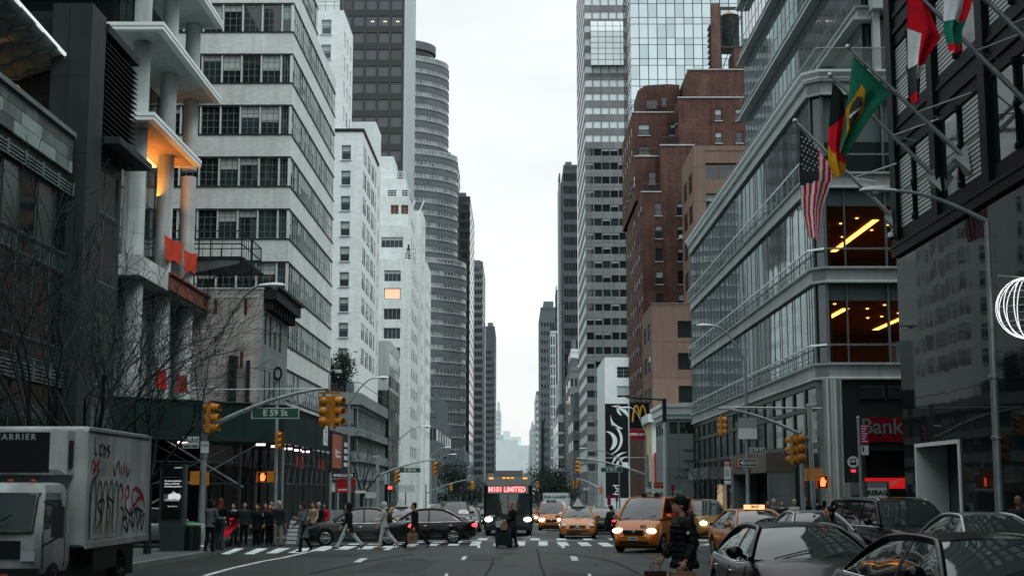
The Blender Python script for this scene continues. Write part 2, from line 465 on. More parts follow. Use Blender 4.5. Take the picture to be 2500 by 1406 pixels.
D('pale_panel_a', (.17,.195,.185), .6, var=.3, scale=1.2, streak=.2); D('pale_panel_b', (.11,.115,.105), .6, var=.3, scale=1.2); D('pale_panel_c', (.30,.36,.345), .5, var=.2, scale=1.2)
D('green_glass', (.035,.07,.064), .15, metal=.05, var=.3, scale=.5)
D('smoke_glass', (.10,.12,.13), .08, metal=.5, var=.4, scale=.4)
D('shop_white', (.70,.72,.715), .6, var=.08); D('shop_panel', (.22,.245,.25), .5, var=.1, panel=(1.5,2.4), seam=.02); D('shop_cream', (.62,.52,.34), .7, var=.1)
D('painted_red', (.30,.018,.022), .6, var=.15)
D('soffit_brown', (.40,.30,.22), .7, var=.2, scale=1.5)  # brown colour for the underside of one floor slab

# ================================================================ left side of the avenue
XL = -14.5
def left_store():
    B = Bld('corner_store', 'dark glass corner building with grey metal pier and louvres at far left', XL, 42)
    y0, yc, y1 = 28., 46.0, 51.0
    zt = Z(338, 45.6, 155); zt2 = Z(28, 46.0, 168)
    zz = lambda py: Z(py, 45.2, 147)
    rows = [(.4, zz(948)), (zz(945)+.55, zz(905)-.05), (zz(900), zz(855)), (zz(850), zz(672)), (zz(667), zz(628)), (zz(622), zz(482))]
    rows = [(a, b) for a, b in ((.5, zz(950)), (zz(895), zz(856)), (zz(850), zz(672)), (zz(667), zz(628)), (zz(622), zz(484)))]
    cols = [(45.3-1.5*(i+1)-28+.05, 45.3-1.5*i-28-.05) for i in range(11)]
    B.block(-40, XL, y0, yc, 0, zt, 'L', sd=dict(cols=cols, rows=rows, style='plain', glass=(('store_glass',0),('store_glass',0),('store_glass',0),('green_glass',0)), frame='frame_grey', d=.12), mi=0)
    B.w.box(-60, -60, -3, -21, 45.9, 42, 1); B.w.box(-40, -60, -3, XL, 27.99, zt, 0)  # unseen blocks behind the camera, put in to shade the street
    # upper block behind the terrace
    B.block(-40, XL+.05, yc+.01, y1, 0, zt2, 'L', mi=1, sd=dict(cols=[(1.5, 4.6)], rows=[(.4, Z(965, 49, 230)), (Z(940,49,230), Z(755,49,230)), (Z(690,49,230), Z(530,49,230)), (Z(522,49,230), Z(415,49,230))], glass=(('green_glass',0),('smoke_glass',0)), style='grid:2:1', frame='frame_grey', d=.10, mi=2))
    B.finish(['metal_dark', 'terracotta_dark', 'metal_grey'])
    p = MB()
    # tall grey pier at the corner
    p.box(XL-.9, 45.55, 0, XL+.42, 47.15, zt2+.12)
    p.box(XL-.9, 45.15, 0, XL+.14, 45.548, zz(495))
    B.part('pier', p, 'metal_grey')
    # louvre panel
    lo = MB(); za, zb = Z(378, 49, 240), zt2-.35
    k = int((zb-za)/.19)
    lo.box(XL+.1, 47.16, za-.1, XL+.16, 51.15, zb, 1)
    for i in range(k):
        z = za + i*.19
        lo.add([(XL+.17,47.17,z),(XL+.17,51.2,z),(XL+.46,51.2,z-.09),(XL+.46,47.17,z-.09),(XL+.17,47.17,z+.03),(XL+.17,51.2,z+.03),(XL+.46,51.2,z-.06),(XL+.46,47.17,z-.06)], [(0,1,2,3),(4,5,6,7),(2,3,7,6),(0,3,7,4),(1,2,6,5)], 0)
    lo.box(XL-.2, 47.16, zb, XL+.5, 51.2, zb+.3, 0)
    B.part('louvre', lo, ['metal_dark', 'black_metal'])
    # pale stone band in tones
    zt3, zb3 = Z(345, 45.5, 152), Z(432, 45.5, 152)
    bd = MB(); random.seed(3)
    for r_ in range(3):
        h = (zt3-zb3)/3
        y = 28.0
        while y < 45.1:
            w = random.choice((.7,1.1,1.5)); e = min(45.1, y+w)
            bd.box(XL+.002, y+.01, zb3+h*r_+.01, XL+.10+random.random()*.01, e-.01, zb3+h*(r_+1)-.01, random.choice((0,0,1,2)))
            y = e
    B.part('stone_band', bd, ['pale_panel_a','pale_panel_b','pale_panel_c'])
    cp = MB(); cp.box(XL-.3, 28, zt3+.005, XL+.2, 45.14, zt3+.16); B.part('coping', cp, 'stone_grey')
    # ventilation louvres under the band and low
    for a, b in ((zz(480)+.02, zb3-.25), (zz(947), zz(900))):
        lv = MB(); lv.box(XL+.01,28,a,XL+.03,45.1,b,1)
        q = int((b-a)/.11)
        for i in range(q): lv.box(XL+.032,28,a+i*.11,XL+.10,45.1,a+i*.11+.05,0)
        for i in range(11): lv.box(XL+.101,45.25-1.5*i,a,XL+.14,45.33-1.5*i,b,0)
        B.part('vent_louvre', lv, ['frame_grey','black_metal'])
    # small steel awning over the glass bay
    aw = MB(); za = Z(362, 49, 220)
    aw.box(XL+.0, 47.3, za-.25, XL+1.0, 51.6, za); B.part('awning', aw, 'metal_grey')
    # dish lamp glowing on the terrace
    lm = MB(); c = at(38, 232, 45.0); lm.box(c.x-.35, c.y-.2, c.z-.3, c.x+.1, c.y+.1, c.z+.28); B.part('terrace_lamp', lm, 'terrace_glow')
    # glass canopy with hexagon ribs
    a0, a1, b1 = at(-60,-112,41.2), at(187,165,46.2), at(46,218,46.4)
    b0 = a0 + (b1-a1)
    cn = MB(); nrm = (a1-a0).cross(b1-a1).normalized()
    if nrm.z < 0: nrm = -nrm
    cn.extr([a0,a1,b1,b0], nrm*.03, 0); gl = B.part('canopy', cn, 'canopy_glass')
    rb = MB()
    Q = lambda s_, t_: a0 + (a1-a0)*s_ + (b0-a0)*t_
    for i in range(10):
        s0 = i/9
        pts = []
        for j in range(7):
            pts.append(Q(min(1,max(0,s0 + (.014 if j % 2 else -.014))), j/6) - nrm*.14)
        for j in range(6):
            rb.extr([pts[j]-nrm*.04, pts[j+1]-nrm*.04, pts[j+1]+nrm*.11, pts[j]+nrm*.11], (a1-a0).normalized()*.05)
            if i < 9 and (i+j) % 2 == 0:
                q2 = Q(min(1, s0+1/9 + (.014 if j % 2 == 0 else -.014)), (j+0)/6) - nrm*.14
                rb.tube([pts[j], q2], .025, 4)
    B.part('canopy_rib', rb, 'stone_grey')
    ed = MB(); ed.tube([a0 - nrm*.02, a1 - nrm*.02], .06, 6); B.part('canopy_edge', ed, 'edge_light')
m_['terrace_glow'] = lit('terrace_glow', (1,.42,.10), 1.1)
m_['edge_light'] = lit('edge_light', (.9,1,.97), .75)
D('canopy_glass', (.34,.40,.385), .2, metal=0, var=.2, scale=.7, spec=.6)
left_store()

def left_construction():
    Yc = 67.3
    B = Bld('unfinished_tower', 'unfinished concrete tower with round columns and white cantilevered slabs', -17, 72)
    z2, z3 = Z(56, Yc, 398), Z(276, Yc, 376); dz = z2 - z3
    z4 = Z(618, Yc, 355)
    xs2, xs3 = X(399, Yc, 56), X(376, Yc, 276)
    Ye2 = Yc * (1260-399)/(1260-545); Ye3 = Yc*(1260-376)/(1260-495)
    Y1 = 69.3; xc = at(346, 150, Y1).x
    cols = [Y1, 74.9, 80.2]
    ztop = z2 + 3*dz
    def slab(z, xs, ye, t=.34, y0=Yc):
        s = MB(); s.box(-40, y0, z-t, xs, ye, z, 0); s.box(-40, y0-.03, z-.14, xs+.03, ye+.03, z+.04, 0)
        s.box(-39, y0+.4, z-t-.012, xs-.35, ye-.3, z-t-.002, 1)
        B.part('floor_slab', s, ['white_paint', 'soffit_brown' if abs(z-z3) < .1 else 'stone_pale'])
    for k in range(3): slab(z2 + dz*k, xs2, Ye2)
    slab(z3, xs3, Ye3)
    for y in cols:
        c = MB()
        c.cyl((xc,y,0), (xc,y,z4-1.1), .47, .47, 24); c.cyl((xc,y,z4), (xc,y,z3-.36), .43, .43, 24)
        zz = z3+.05
        while zz < ztop: c.cyl((xc,y,zz), (xc,y,zz+dz-.42), .43, .43, 24); zz += dz
        for h in (1.3, 2.6, 4.2): c.lathe((xc,y,0), [(.435,z4+h),(.442,z4+h+.01),(.442,z4+h+.03),(.435,z4+h+.04)], 24)
        B.part('column', c, 'concrete', smooth=40)
    # podium slab and rusty edge beam
    pd = MB(); pd.box(-40, Yc+.3, z4-1.0, xc+.75, 82.4, z4, 0); B.part('podium_slab', pd, 'concrete')
    bm = MB(); y0 = 73.2
    bm.box(xc+.751, y0, z4-1.0, xc+.95, 82.5, z4-.85); bm.box(xc+.80, y0, z4-.85, xc+.85, 82.5, z4-.15); bm.box(xc+.751, y0, z4-.15, xc+.98, 82.5, z4-.03)
    B.part('edge_beam', bm, 'rusty_steel')
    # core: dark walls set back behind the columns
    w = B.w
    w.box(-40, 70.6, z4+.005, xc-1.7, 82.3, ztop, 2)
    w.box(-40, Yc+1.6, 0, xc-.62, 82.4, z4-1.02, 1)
    # dark voids in the lower concrete
    # glazing behind the columns, floor by floor
    for k in range(-1, 3):
        zb = (z3 if k >= 0 else z4) + max(0, k)*dz + (.1)
        zt = z3 + (k+1)*dz - .4 if k >= 0 else z3-.4
        for (ya, yb) in ((70.75, 73.4), (73.5, 76.2), (76.3, 79.2), (79.3, 82.2)):
            B.wins.append((V((xc-1.66, ya, zb)), V((0,1,0)), V((1,0,0)), yb-ya, zt-zb, 'grid:2:3', random.choice(('glass_dark','glass_mid')), 0, 'frame_dark', 'blind', 'concrete'))
        if k >= 0:
            for i in range(6):
                xa = xc - 1.9 - 2.2*(i+1)
                B.wins.append((V((xa, 70.56, zb)), V((1,0,0)), V((0,-1,0)), 2.1, zt-zb, 'grid:1:2', 'glass_dark', 0, 'frame_dark', 'blind', 'concrete'))
    B.finish(['concrete', 'lower_concrete', 'dark_store'])
    # openings, pipes and site lamps
    op = MB()
    for (xa, xb, za, zb_) in ((-24, -21.2, 5, 8.6), (-21.0, -19.7, 6.6, 8.2)): op.box(xa, Yc+1.55, za, xb, Yc+1.59, zb_)
    B.part('opening', op, 'dark_store')
    for ya, yb, za, zb_ in ((71.2, 73.6, 5.5, 10.4), (77.0, 79.2, 7.0, 11.0)):
        o2 = MB(); o2.box(xc-.615, ya, za, xc-.60, yb, zb_); B.part('opening', o2, 'dark_store')
    pp = MB()
    for px in (278, 310, 316): q = at(px, 500, 69.9); pp.cyl((q.x, 69.9, z4), (q.x, 69.9, z3-.4), .06 if px != 310 else .13, n=8)
    B.part('pipe', pp, 'frame_pale')
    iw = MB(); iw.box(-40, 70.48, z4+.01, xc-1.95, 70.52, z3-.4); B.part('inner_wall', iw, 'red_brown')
    rd = MB(); rd.box(-40, 68.3, z3+.05, xc-.6, 68.34, z3+.35); B.part('guard_board', rd, 'red_cloth')
    lamp = MB(); lamp.box(xc-1.2, 73.4, z3-.62, xc-.95, 76.5, z3-.5); B.part('work_lamp', lamp, 'warm_light')
    pl = bpy.data.lights.new('WorkLamp', 'AREA'); pl.energy = 260; pl.color = (1,.33,.05); pl.shape = 'RECTANGLE'; pl.size = .8; pl.size_y = 7
    po = bpy.data.objects.new('WorkLamp', pl); COL.objects.link(po); po.location = (xc-.6, 75.0, z3-2.6); po.rotation_euler = (pi, 0, 0)
    # safety nets
    nets = [('orange', (358,572,73.2), (400,590,77.0), 62, 'orange_net'), ('second', (418,608,77.6), (452,618,80.6), 55, 'orange_net'), ('low red', (350,893,72.3), (388,900,74.6), 55, 'red_cloth'), ('dull red', (412,908,76.6), (446,912,79.4), 52, 'net_dull')]
    labs = ['torn orange safety net strung between first two columns above the podium', 'orange safety net hanging by the third column of the unfinished tower', 'bright red tarpaulin hung low between columns above the green shed', 'dull red tarpaulin hung low right of the bright red one']
    for (nm, a, b, hpx, mm), lb in zip(nets, labs):
        A = V((xc+.5, a[2], Z(a[1], a[2], a[0]))); Bq = V((xc+.5, b[2], Z(b[1], b[2], b[0]))); h = hpx*a[2]/F
        rs = random.Random(hash(nm) % 99 if False else len(nm))
        ph = rs.random()*6
        def fn(u, v, A=A, Bq=Bq, h=h, ph=ph):
            p = A.lerp(Bq, u); sag = .25*sin(pi*u)*(1-v)
            return (p.x + .03*sin(9*u+ph+3*v), p.y + .06*sin(14*v+ph), p.z - sag*.6 - h*v*(.97+.05*sin(11*u+ph)))
        n = MB(); n.grid(fn, 12, 8); solo('safety_net', n, m_[mm], lb, 'safety net', 'nets hung on the unfinished tower', smooth=60)
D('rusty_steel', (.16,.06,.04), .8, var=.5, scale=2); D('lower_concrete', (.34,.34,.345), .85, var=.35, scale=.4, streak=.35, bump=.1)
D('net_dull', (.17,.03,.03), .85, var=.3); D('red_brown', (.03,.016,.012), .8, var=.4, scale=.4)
left_construction()

D('shed_steel', (.06,.07,.07), .5, metal=.4, var=.3, scale=3)
def left_shed():
    t = thing('sidewalk_shed', 'dark green plywood sidewalk shed on steel posts wrapping the left corner', 'scaffold', (-11, 70, gz(70)), world=True)
    path = [(-21.0, 56.6), (-10.9, 66.9), (-10.9, 83.6)]
    z0, z1 = 4.25, 5.98
    ps = MB()
    for (a, b) in zip(path, path[1:]):
        A = V((*a, 0)); Bq = V((*b, 0)); u = (Bq-A).normalized(); n = V((u.y, -u.x, 0))
        ps.add([(*(A+n*.0)[:2], z0), (*(Bq+n*.0)[:2], z0), (*(Bq)[:2], z1), (*(A)[:2], z1), (*(A-n*.08)[:2], z0), (*(Bq-n*.08)[:2], z0), (*(Bq-n*.08)[:2], z1), (*(A-n*.08)[:2], z1)],
               [(0,1,2,3), (4,5,6,7), (3,2,6,7), (0,1,5,4)])
    ps.build('panel', m_['shed_green'], t)
    dk = MB(); dk.add([(-21,56.75,z0+.1),(-10.98,66.97,z0+.1),(-10.98,83.5,z0+.1),(-22,83.5,z0+.1),(-21,56.75,z0+.16),(-10.98,66.97,z0+.16),(-10.98,83.5,z0+.16),(-22,83.5,z0+.16)], [(0,1,2,3),(4,5,6,7),(0,1,5,4)])
    dk.build('deck', m_['dark_store'], t)
    tr = MB(); tr.tube([(-21,56.55,z1+.02),(-10.85,66.85,z1+.02),(-10.85,83.6,z1+.02)], .045, 4); tr.build('cap_rail', m_['metal_dark'], t)
    # posts, two rows, and crossed braces
    def line(A, Bq, n, inset):
        for i in range(n):
            p = A.lerp(Bq, i/(n-1)); g = gz(p.y)
            pm = MB(); pm.cyl((p.x, p.y, g), (p.x, p.y, z0+.09), .05, n=6); pm.box(p.x-.12,p.y-.12,g,p.x+.12,p.y+.12,g+.03); pm.build('post', m_['shed_steel'], t)
            if i < n-1:
                q = A.lerp(Bq, (i+1)/(n-1)); br = MB()
                br.tube([(p.x,p.y,2.1), (q.x,q.y,z0)], .024, 5); br.tube([(p.x,p.y,z0), (q.x,q.y,2.1)], .024, 5)
                br.tube([(p.x,p.y,2.35), (q.x,q.y,2.35)], .026, 5); br.tube([(p.x,p.y,3.3), (q.x,q.y,3.3)], .026, 5)
                br.build('brace', m_['shed_steel'], t)
    line(V((-11.1,67.2,0)), V((-11.1,83.3,0)), 9, 0)
    line(V((-13.6,69.2,0)), V((-13.6,83.3,0)), 7, 0)
    line(V((-19.6,58.3,0)), V((-12.6,65.4,0)), 3, 0)
    for (a, b) in (((-12.1,66.6,z0-.1), (-16.5,63.0,1.2)), ((-15.5,63.2,z0), (-12.6,66.2,2.2))):
        d = MB(); d.tube([a, b], .045, 6); d.build('brace', m_['galv'], t)
    for y, x in ((66.6,-11.9),(69.5,-11.7),(73.6,-11.7),(76.5,-11.7),(79.6,-11.7),(63.4,-14.8)):
        l = MB(); l.box(x-.2,y-.08,z0-.14,x+.2,y+.08,z0-.05); l.build('tube_light', m_['pink_light'], t)
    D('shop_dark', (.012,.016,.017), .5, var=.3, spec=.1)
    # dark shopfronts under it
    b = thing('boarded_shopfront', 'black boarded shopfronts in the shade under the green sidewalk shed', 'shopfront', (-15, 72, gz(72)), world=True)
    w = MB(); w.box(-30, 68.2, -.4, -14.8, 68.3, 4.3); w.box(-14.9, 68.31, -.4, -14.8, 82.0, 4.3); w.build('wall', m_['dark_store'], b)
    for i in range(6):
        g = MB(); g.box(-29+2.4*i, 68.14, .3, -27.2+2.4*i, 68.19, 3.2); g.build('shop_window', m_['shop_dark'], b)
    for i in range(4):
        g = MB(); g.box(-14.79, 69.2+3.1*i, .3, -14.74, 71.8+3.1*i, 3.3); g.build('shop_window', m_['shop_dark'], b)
    # notices fixed at the far end of the shed
    n1 = thing('notice_board', 'white paper notice on the end of the green shed panel', 'notice', (-10.86, 81.5, 5.0), world=True)
    s = MB(); s.box(-10.89,80.6,4.55,-10.84,82.2,5.75,0)
    for i in range(5): s.box(-10.838,80.9,4.8+.16*i,-10.835,81.9-.2*(i%3),4.85+.16*i,1)
    s.build('sheet', [m_['white_paint'], m_['frame_grey']], n1)
    n2 = thing('sign_board', 'dark hoarding with salmon panel and white lettering beside the shed', 'sign', (-10.8, 88, 4), world=True)
    s = MB(); s.box(-11.0,84.4,3.05,-10.9,94.5,5.55); s.build('board', m_['metal_dark'], n2)
    s = MB(); s.box(-10.898,84.8,3.35,-10.86,89.2,5.35,0); write(s, 'TRUFFLES', (-10.857,87.0,4.3), (1,0,0), .62, mi=1) if False else None
    s.build('panel', [m_['salmon'], m_['white_paint']], n2)
    s = MB()
    s.lathe((-10.85, 86.2, 4.2), [(.0,0),(.28,0),(.28,.012),(0,.012)], 12, 0, 'x')
    s.box(-10.858,86.7,4.0,-10.85,88.6,4.12); s.box(-10.858,86.7,4.25,-10.85,88.2,4.37)
    for i in range(4): s.box(-10.898,90.6,3.5+.42*i,-10.86,92.8,3.76+.42*i,0)
    s.build('lettering', m_['white_paint'], n2)
    ps = MB(); ps.cyl((-10.95,84.5,-.4),(-10.95,84.5,3.1),.09); ps.cyl((-10.95,94.3,-.4),(-10.95,94.3,3.1),.09); ps.build('post', m_['galv'], n2)
D('salmon', (.36,.13,.09), .7, var=.1)
left_shed()

def left_brick():
    Y0, Y1 = 82.6, 91.85
    xc = at(640, 800, Y0).x; zt = Z(706, Y0, 600)
    B = Bld('old_brick_building', 'low old brick building with bare party wall and dark bracketed cornice', xc, 86)
    zr = lambda py: Z(py, 86, 670)
    B.block(-26, xc, Y0, Y1, 0, zt, 'L', sd=dict(cols=[(.7,1.5),(2.4,3.2),(4.1,4.9),(6,6.8)], rows=[(zr(985),zr(910)), (zr(850),zr(775))], style='sash', glass=G_DK, d=.15, mi=1))
    B.finish(['brick_old', 'stone_grey'])
    for px, p0, p1 in ((527,820,838),(600,730,768),(527,732,765),(578,870,900),(590,858,896),(524,845,862)):
        s = MB(); a = at(px-4, p1, Y0); b = at(px+4, p0, Y0); s.box(a.x, Y0-.03, a.z, b.x, Y0-.003, b.z); B.part('patch', s, 'brick_dark_red')
    for px in (560, 570, 603):
        s = MB(); a = at(px, 990, Y0-.2); b = at(px, 868 if px != 603 else 880, Y0-.2); s.box(a.x-.1, Y0-.25, 3, a.x+.1, Y0-.01, b.z); B.part('steel_shore', s, 'metal_dark')
    s = MB(); s.box(-26,Y0-.02,zt-.5,xc,Y0-.003,zt-.36); s.box(-26,Y0-.05,zt,xc+.04,Y0+.3,zt+.1); B.part('coping', s, 'stone_pale')
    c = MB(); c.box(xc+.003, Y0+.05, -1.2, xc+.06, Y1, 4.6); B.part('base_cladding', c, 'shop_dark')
    c = MB(); c.box(xc+.003, Y0+.3, zt-.55, xc+.75, Y1+.6, zt+.12, 0); c.box(xc+.003, Y0+.25, zt+.121, xc+.95, Y1+.7, zt+.3, 0)
    for i in range(9): c.box(xc+.005, Y0+.5+i*1.05, zt-1.15, xc+.5, Y0+.75+i*1.05, zt-.551, 0)
    B.part('cornice', c, 'metal_dark')
    # roof scaffold
    t = thing('roof_scaffold', 'steel scaffold cage with netting on the roof of the old brick building', 'scaffold', (-18, 86, zt+.1), world=True)
    z1 = Z(640, 86, 560); z2 = Z(578, 86, 560); xr = at(606, 600, 86).x
    f = MB()
    for y in (84.0, 87.2, 90.4):
        for x in (-24, -21.5, -19, xr): f.cyl((x,y,zt+.1),(x,y,z2),.045,n=5)
    for y in (84.0, 90.4):
        for z in (z1, z1+.5*(z2-z1), z2): f.tube([(-24,y,z),(xr,y,z)],.04,5)
        f.tube([(-21.5,y,zt+.1),(-19,y,z1)],.035,5); f.tube([(-19,y,zt+.1),(-21.5,y,z1)],.035,5)
    for x in (-24, xr):
        for z in (z1, z1+.5*(z2-z1), z2): f.tube([(x,84,z),(x,90.4,z)],.04,5)
    f.build('frame', m_['frame_dark'], t)
    d = MB(); d.box(-24.2,83.8,z1-.16,xr+.2,90.6,z1-.05); d.build('deck', m_['metal_dark'], t)
    for i in range(12):
        pass
    r = MB()
    for i in range(14): r.cyl((-24+i*(xr+24)/13,83.95,z1),(-24+i*(xr+24)/13,83.95,z1+.95),.018,n=4)
    for i in range(10): r.cyl((xr,84+i*.71,z1),(xr,84+i*.71,z2),.022,n=4)
    r.build('railing', m_['frame_dark'], t)
    nn = MB(); nn.grid(lambda u, v: (-23.5+u*(xr+23.4), 83.9-.05*sin(9*u), z1-.2-v*(1.1-.9*u*u)), 12, 4); nn.build('netting', m_['net_grey'], t, smooth=60)
D('net_grey', (.10,.105,.10), .9, var=.3); D('brick_dark_red', (.06,.022,.024), .9)
left_brick()

def left_office():
    Y0 = 92.0; xc = at(712, 250, Y0).x; Y1 = 114.2
    B = Bld('office_block', 'pale brick office block with long ribbon windows and brick bands', xc, 100)
    zb = Z(582, Y0, 708); p = (Z(202, Y0, 711) - zb)/3.0; h = Z(512, Y0, 708) - zb
    rows = [(zb+p*i, zb+p*i+h) for i in range(-3, 5)]
    rows = [(a, b) for a, b in rows if a > 4]
    zA = Z(185, 113, 815)
    zA = rows[-1][1] + .1 if zA < rows[-1][1] else zA
    L0 = xc + 30
    fc = []; x = L0 - .16
    fc.append((x-.55, x)); x -= .64
    while x > 2: fc.append((x-1.24, x)); x -= 1.32
    sc = []; y = .25
    while y < 21.6: sc.append((y, y+.86)); y += .94
    GO = (('glass_mid',0),('glass_mid',.4),('glass_dark',0),('glass_dark',.55),('glass_dark',0),('glass_mid',.2),('glass_dark',.25))
    fr = dict(cols=fc, rows=rows, style='grid:3:4', glass=GO, frame='frame_grey', d=.14)
    sd = dict(cols=sc, rows=rows, style='sash', glass=(('glass_pale',0),('glass_pale',.4),('glass_mid',.5),('glass_dark',0),('glass_pale',.8),('glass_mid',.9)), frame='frame_grey', d=.03, blind='blind_mid')
    B.block(xc-L0, xc, Y0, Y1, 0, zA, 'L', fr=fr, sd=sd, top=1)
    ru = [(rows[-1][0]+p*i, rows[-1][1]+p*i) for i in (1,2,3)]
    ru = [(a, b) for a, b in ru if a > zA + .2]
    B.block(xc-L0, xc, Y0, 103.4, zA+.002, zA+9, 'L', fr=dict(fr, rows=ru), sd=dict(sd, rows=ru, cols=sc[:11]), top=1)
    B.finish(['brick_grey', 'roof_grey'], 95, stuff_bare=False)
    for k in range(6):
        y = Y0+.3+k*3.65; s = MB(); s.box(xc+.06, y, -1.2, xc+.12, y+3.3, 4.6, 0)
        s.box(xc+.121, y+.15, .1-1, xc+.14, y+1.6, 3.2, 1); s.box(xc+.121, y+1.75, .1-1, xc+.14, y+3.15, 3.2, 1); s.box(xc+.121, y+.1, 3.5, xc+.22, y+3.2, 4.3, 2 if k in (1,4) else 0)
        B.part('shopfront', s, ['metal_dark','shop_dark','painted_red'])
    s = MB(); s.box(xc+.003, Y0, -1.2, xc+.058, Y1, 4.9); B.part('base_cladding', s, 'metal_dark')
    # thin steel lintel and sill lines on both faces
    for (a, b) in rows + ru:
        e = Y1 if b < zA else 103.4
        s = MB(); s.box(xc-L0, Y0-.05, b+.0, xc+.05, Y0-.002, b+.07); s.box(xc+.002, Y0-.002, b, xc+.05, e, b+.07)
        s.box(xc-L0, Y0-.06, a-.07, xc+.06, Y0-.002, a-.0); s.box(xc+.002, Y0-.002, a-.07, xc+.06, e, a-.0)
        B.part('sill', s, 'frame_dark')
D('blind_mid', (.36,.37,.365), .6, var=.2, scale=2)  # mid grey blind of the avenue side windows
left_office()

def left_white():
    Y0 = 136.; xc = at(884, 500, Y0).x; Ye = Y0*(1260-884)/(1260-922)
    B = Bld('white_apartment_block', 'white brick apartment block with single sash windows and an upper setback', xc, 142)
    zt = Z(322, Y0, 850)
    wc = at(845, 400, Y0).x
    zr = lambda i: (Z(390+61.8*i, Y0, 845), Z(355+61.8*i, Y0, 845))
    rows = [zr(i) for i in range(0, 9)]
    Ls = Ye - Y0
    cw = 24
    B.block(xc-cw, xc, Y0, Ye, 0, zt, 'L',
        fr=dict(cols=[(wc-.45-xc+cw, wc+.45-xc+cw), (wc-4-xc+cw, wc-3.1-xc+cw), (wc-7.5-xc+cw, wc-6.6-xc+cw)], rows=rows, style='sash:sill', glass=(('glass_dark',.5),('glass_dark',.5),('glass_mid',.4)), frame='frame_grey', sillmat='frame_pale'),
        sd=dict(cols=[(.7,2.0),(2.2,3.5),(4.6,5.9),(6.1,7.4),(8.5,9.8),(10.0,11.3),(12.2,13.5)], rows=[(a-.1,b+.15) for a,b in rows], style='sash', glass=G_OFF, frame='frame_grey'), top=1)
    # upper setback
    Yu = 140.; xu = at(838, 100, Yu).x; Yue = Yu*(1260-838)/(1260-862)
    zu = Z(26, Yu, 836)
    ru = [(Z(84+60.5*i, Yu, 797), Z(49+60.5*i, Yu, 797)) for i in range(-1, 5)]
    ru = [(a,b) for a,b in ru if a > zt+.3 and b < zu-.3]
    wu = at(797, 70, Yu).x
    B.block(xu-18, xu, Yu, Yue, zt+.002, zu, 'L', fr=dict(cols=[(wu-.5-xu+18, wu+.5-xu+18)], rows=ru, style='sash:sill', glass=(('glass_dark',.5),('glass_mid',.4)), frame='frame_pale', sillmat='frame_pale'),
        sd=dict(cols=[(.8,1.9),(3.2,4.4),(5.8,7)], rows=[(a-1,b-1) for a,b in ru], style='sash', glass=G_DK, frame='frame_grey'), top=1)
    B.block(xu-18, xu-1.5, Yu+1, Yue, zu+.002, zu+6, 'L')
    # lower wing beyond the setback, behind
    B.block(xu-4, xc-.3, Ye+.01, Ye+6, 0, zt+5, 'L', sd=dict(cols=[(1,2),(3.5,4.5)], rows=rows, glass=G_DK))
    B.finish(['brick_white', 'roof_grey'])
    r = MB()
    for x in range(9): r.cyl((xu-.1-x*.9,Yu+.1,zu),(xu-.1-x*.9,Yu+.1,zu+1.0),.03,n=4)
    r.tube([(xu-8,Yu+.1,zu+1),(xu-.1,Yu+.1,zu+1),(xu-.1,Yue,zu+1)],.035,4); r.tube([(xu-8,Yu+.1,zu+.5),(xu-.1,Yu+.1,zu+.5)],.025,4)
    B.part('railing', r, 'frame_grey')
    c = MB(); c.box(xc-24,Y0-.1,zt+.003,xc+.12,Y0+.3,zt+.3); c.box(xc-.2,Y0+.301,zt+.003,xc+.12,Ye,zt+.3); B.part('coping', c, 'metal_dark')
left_white()

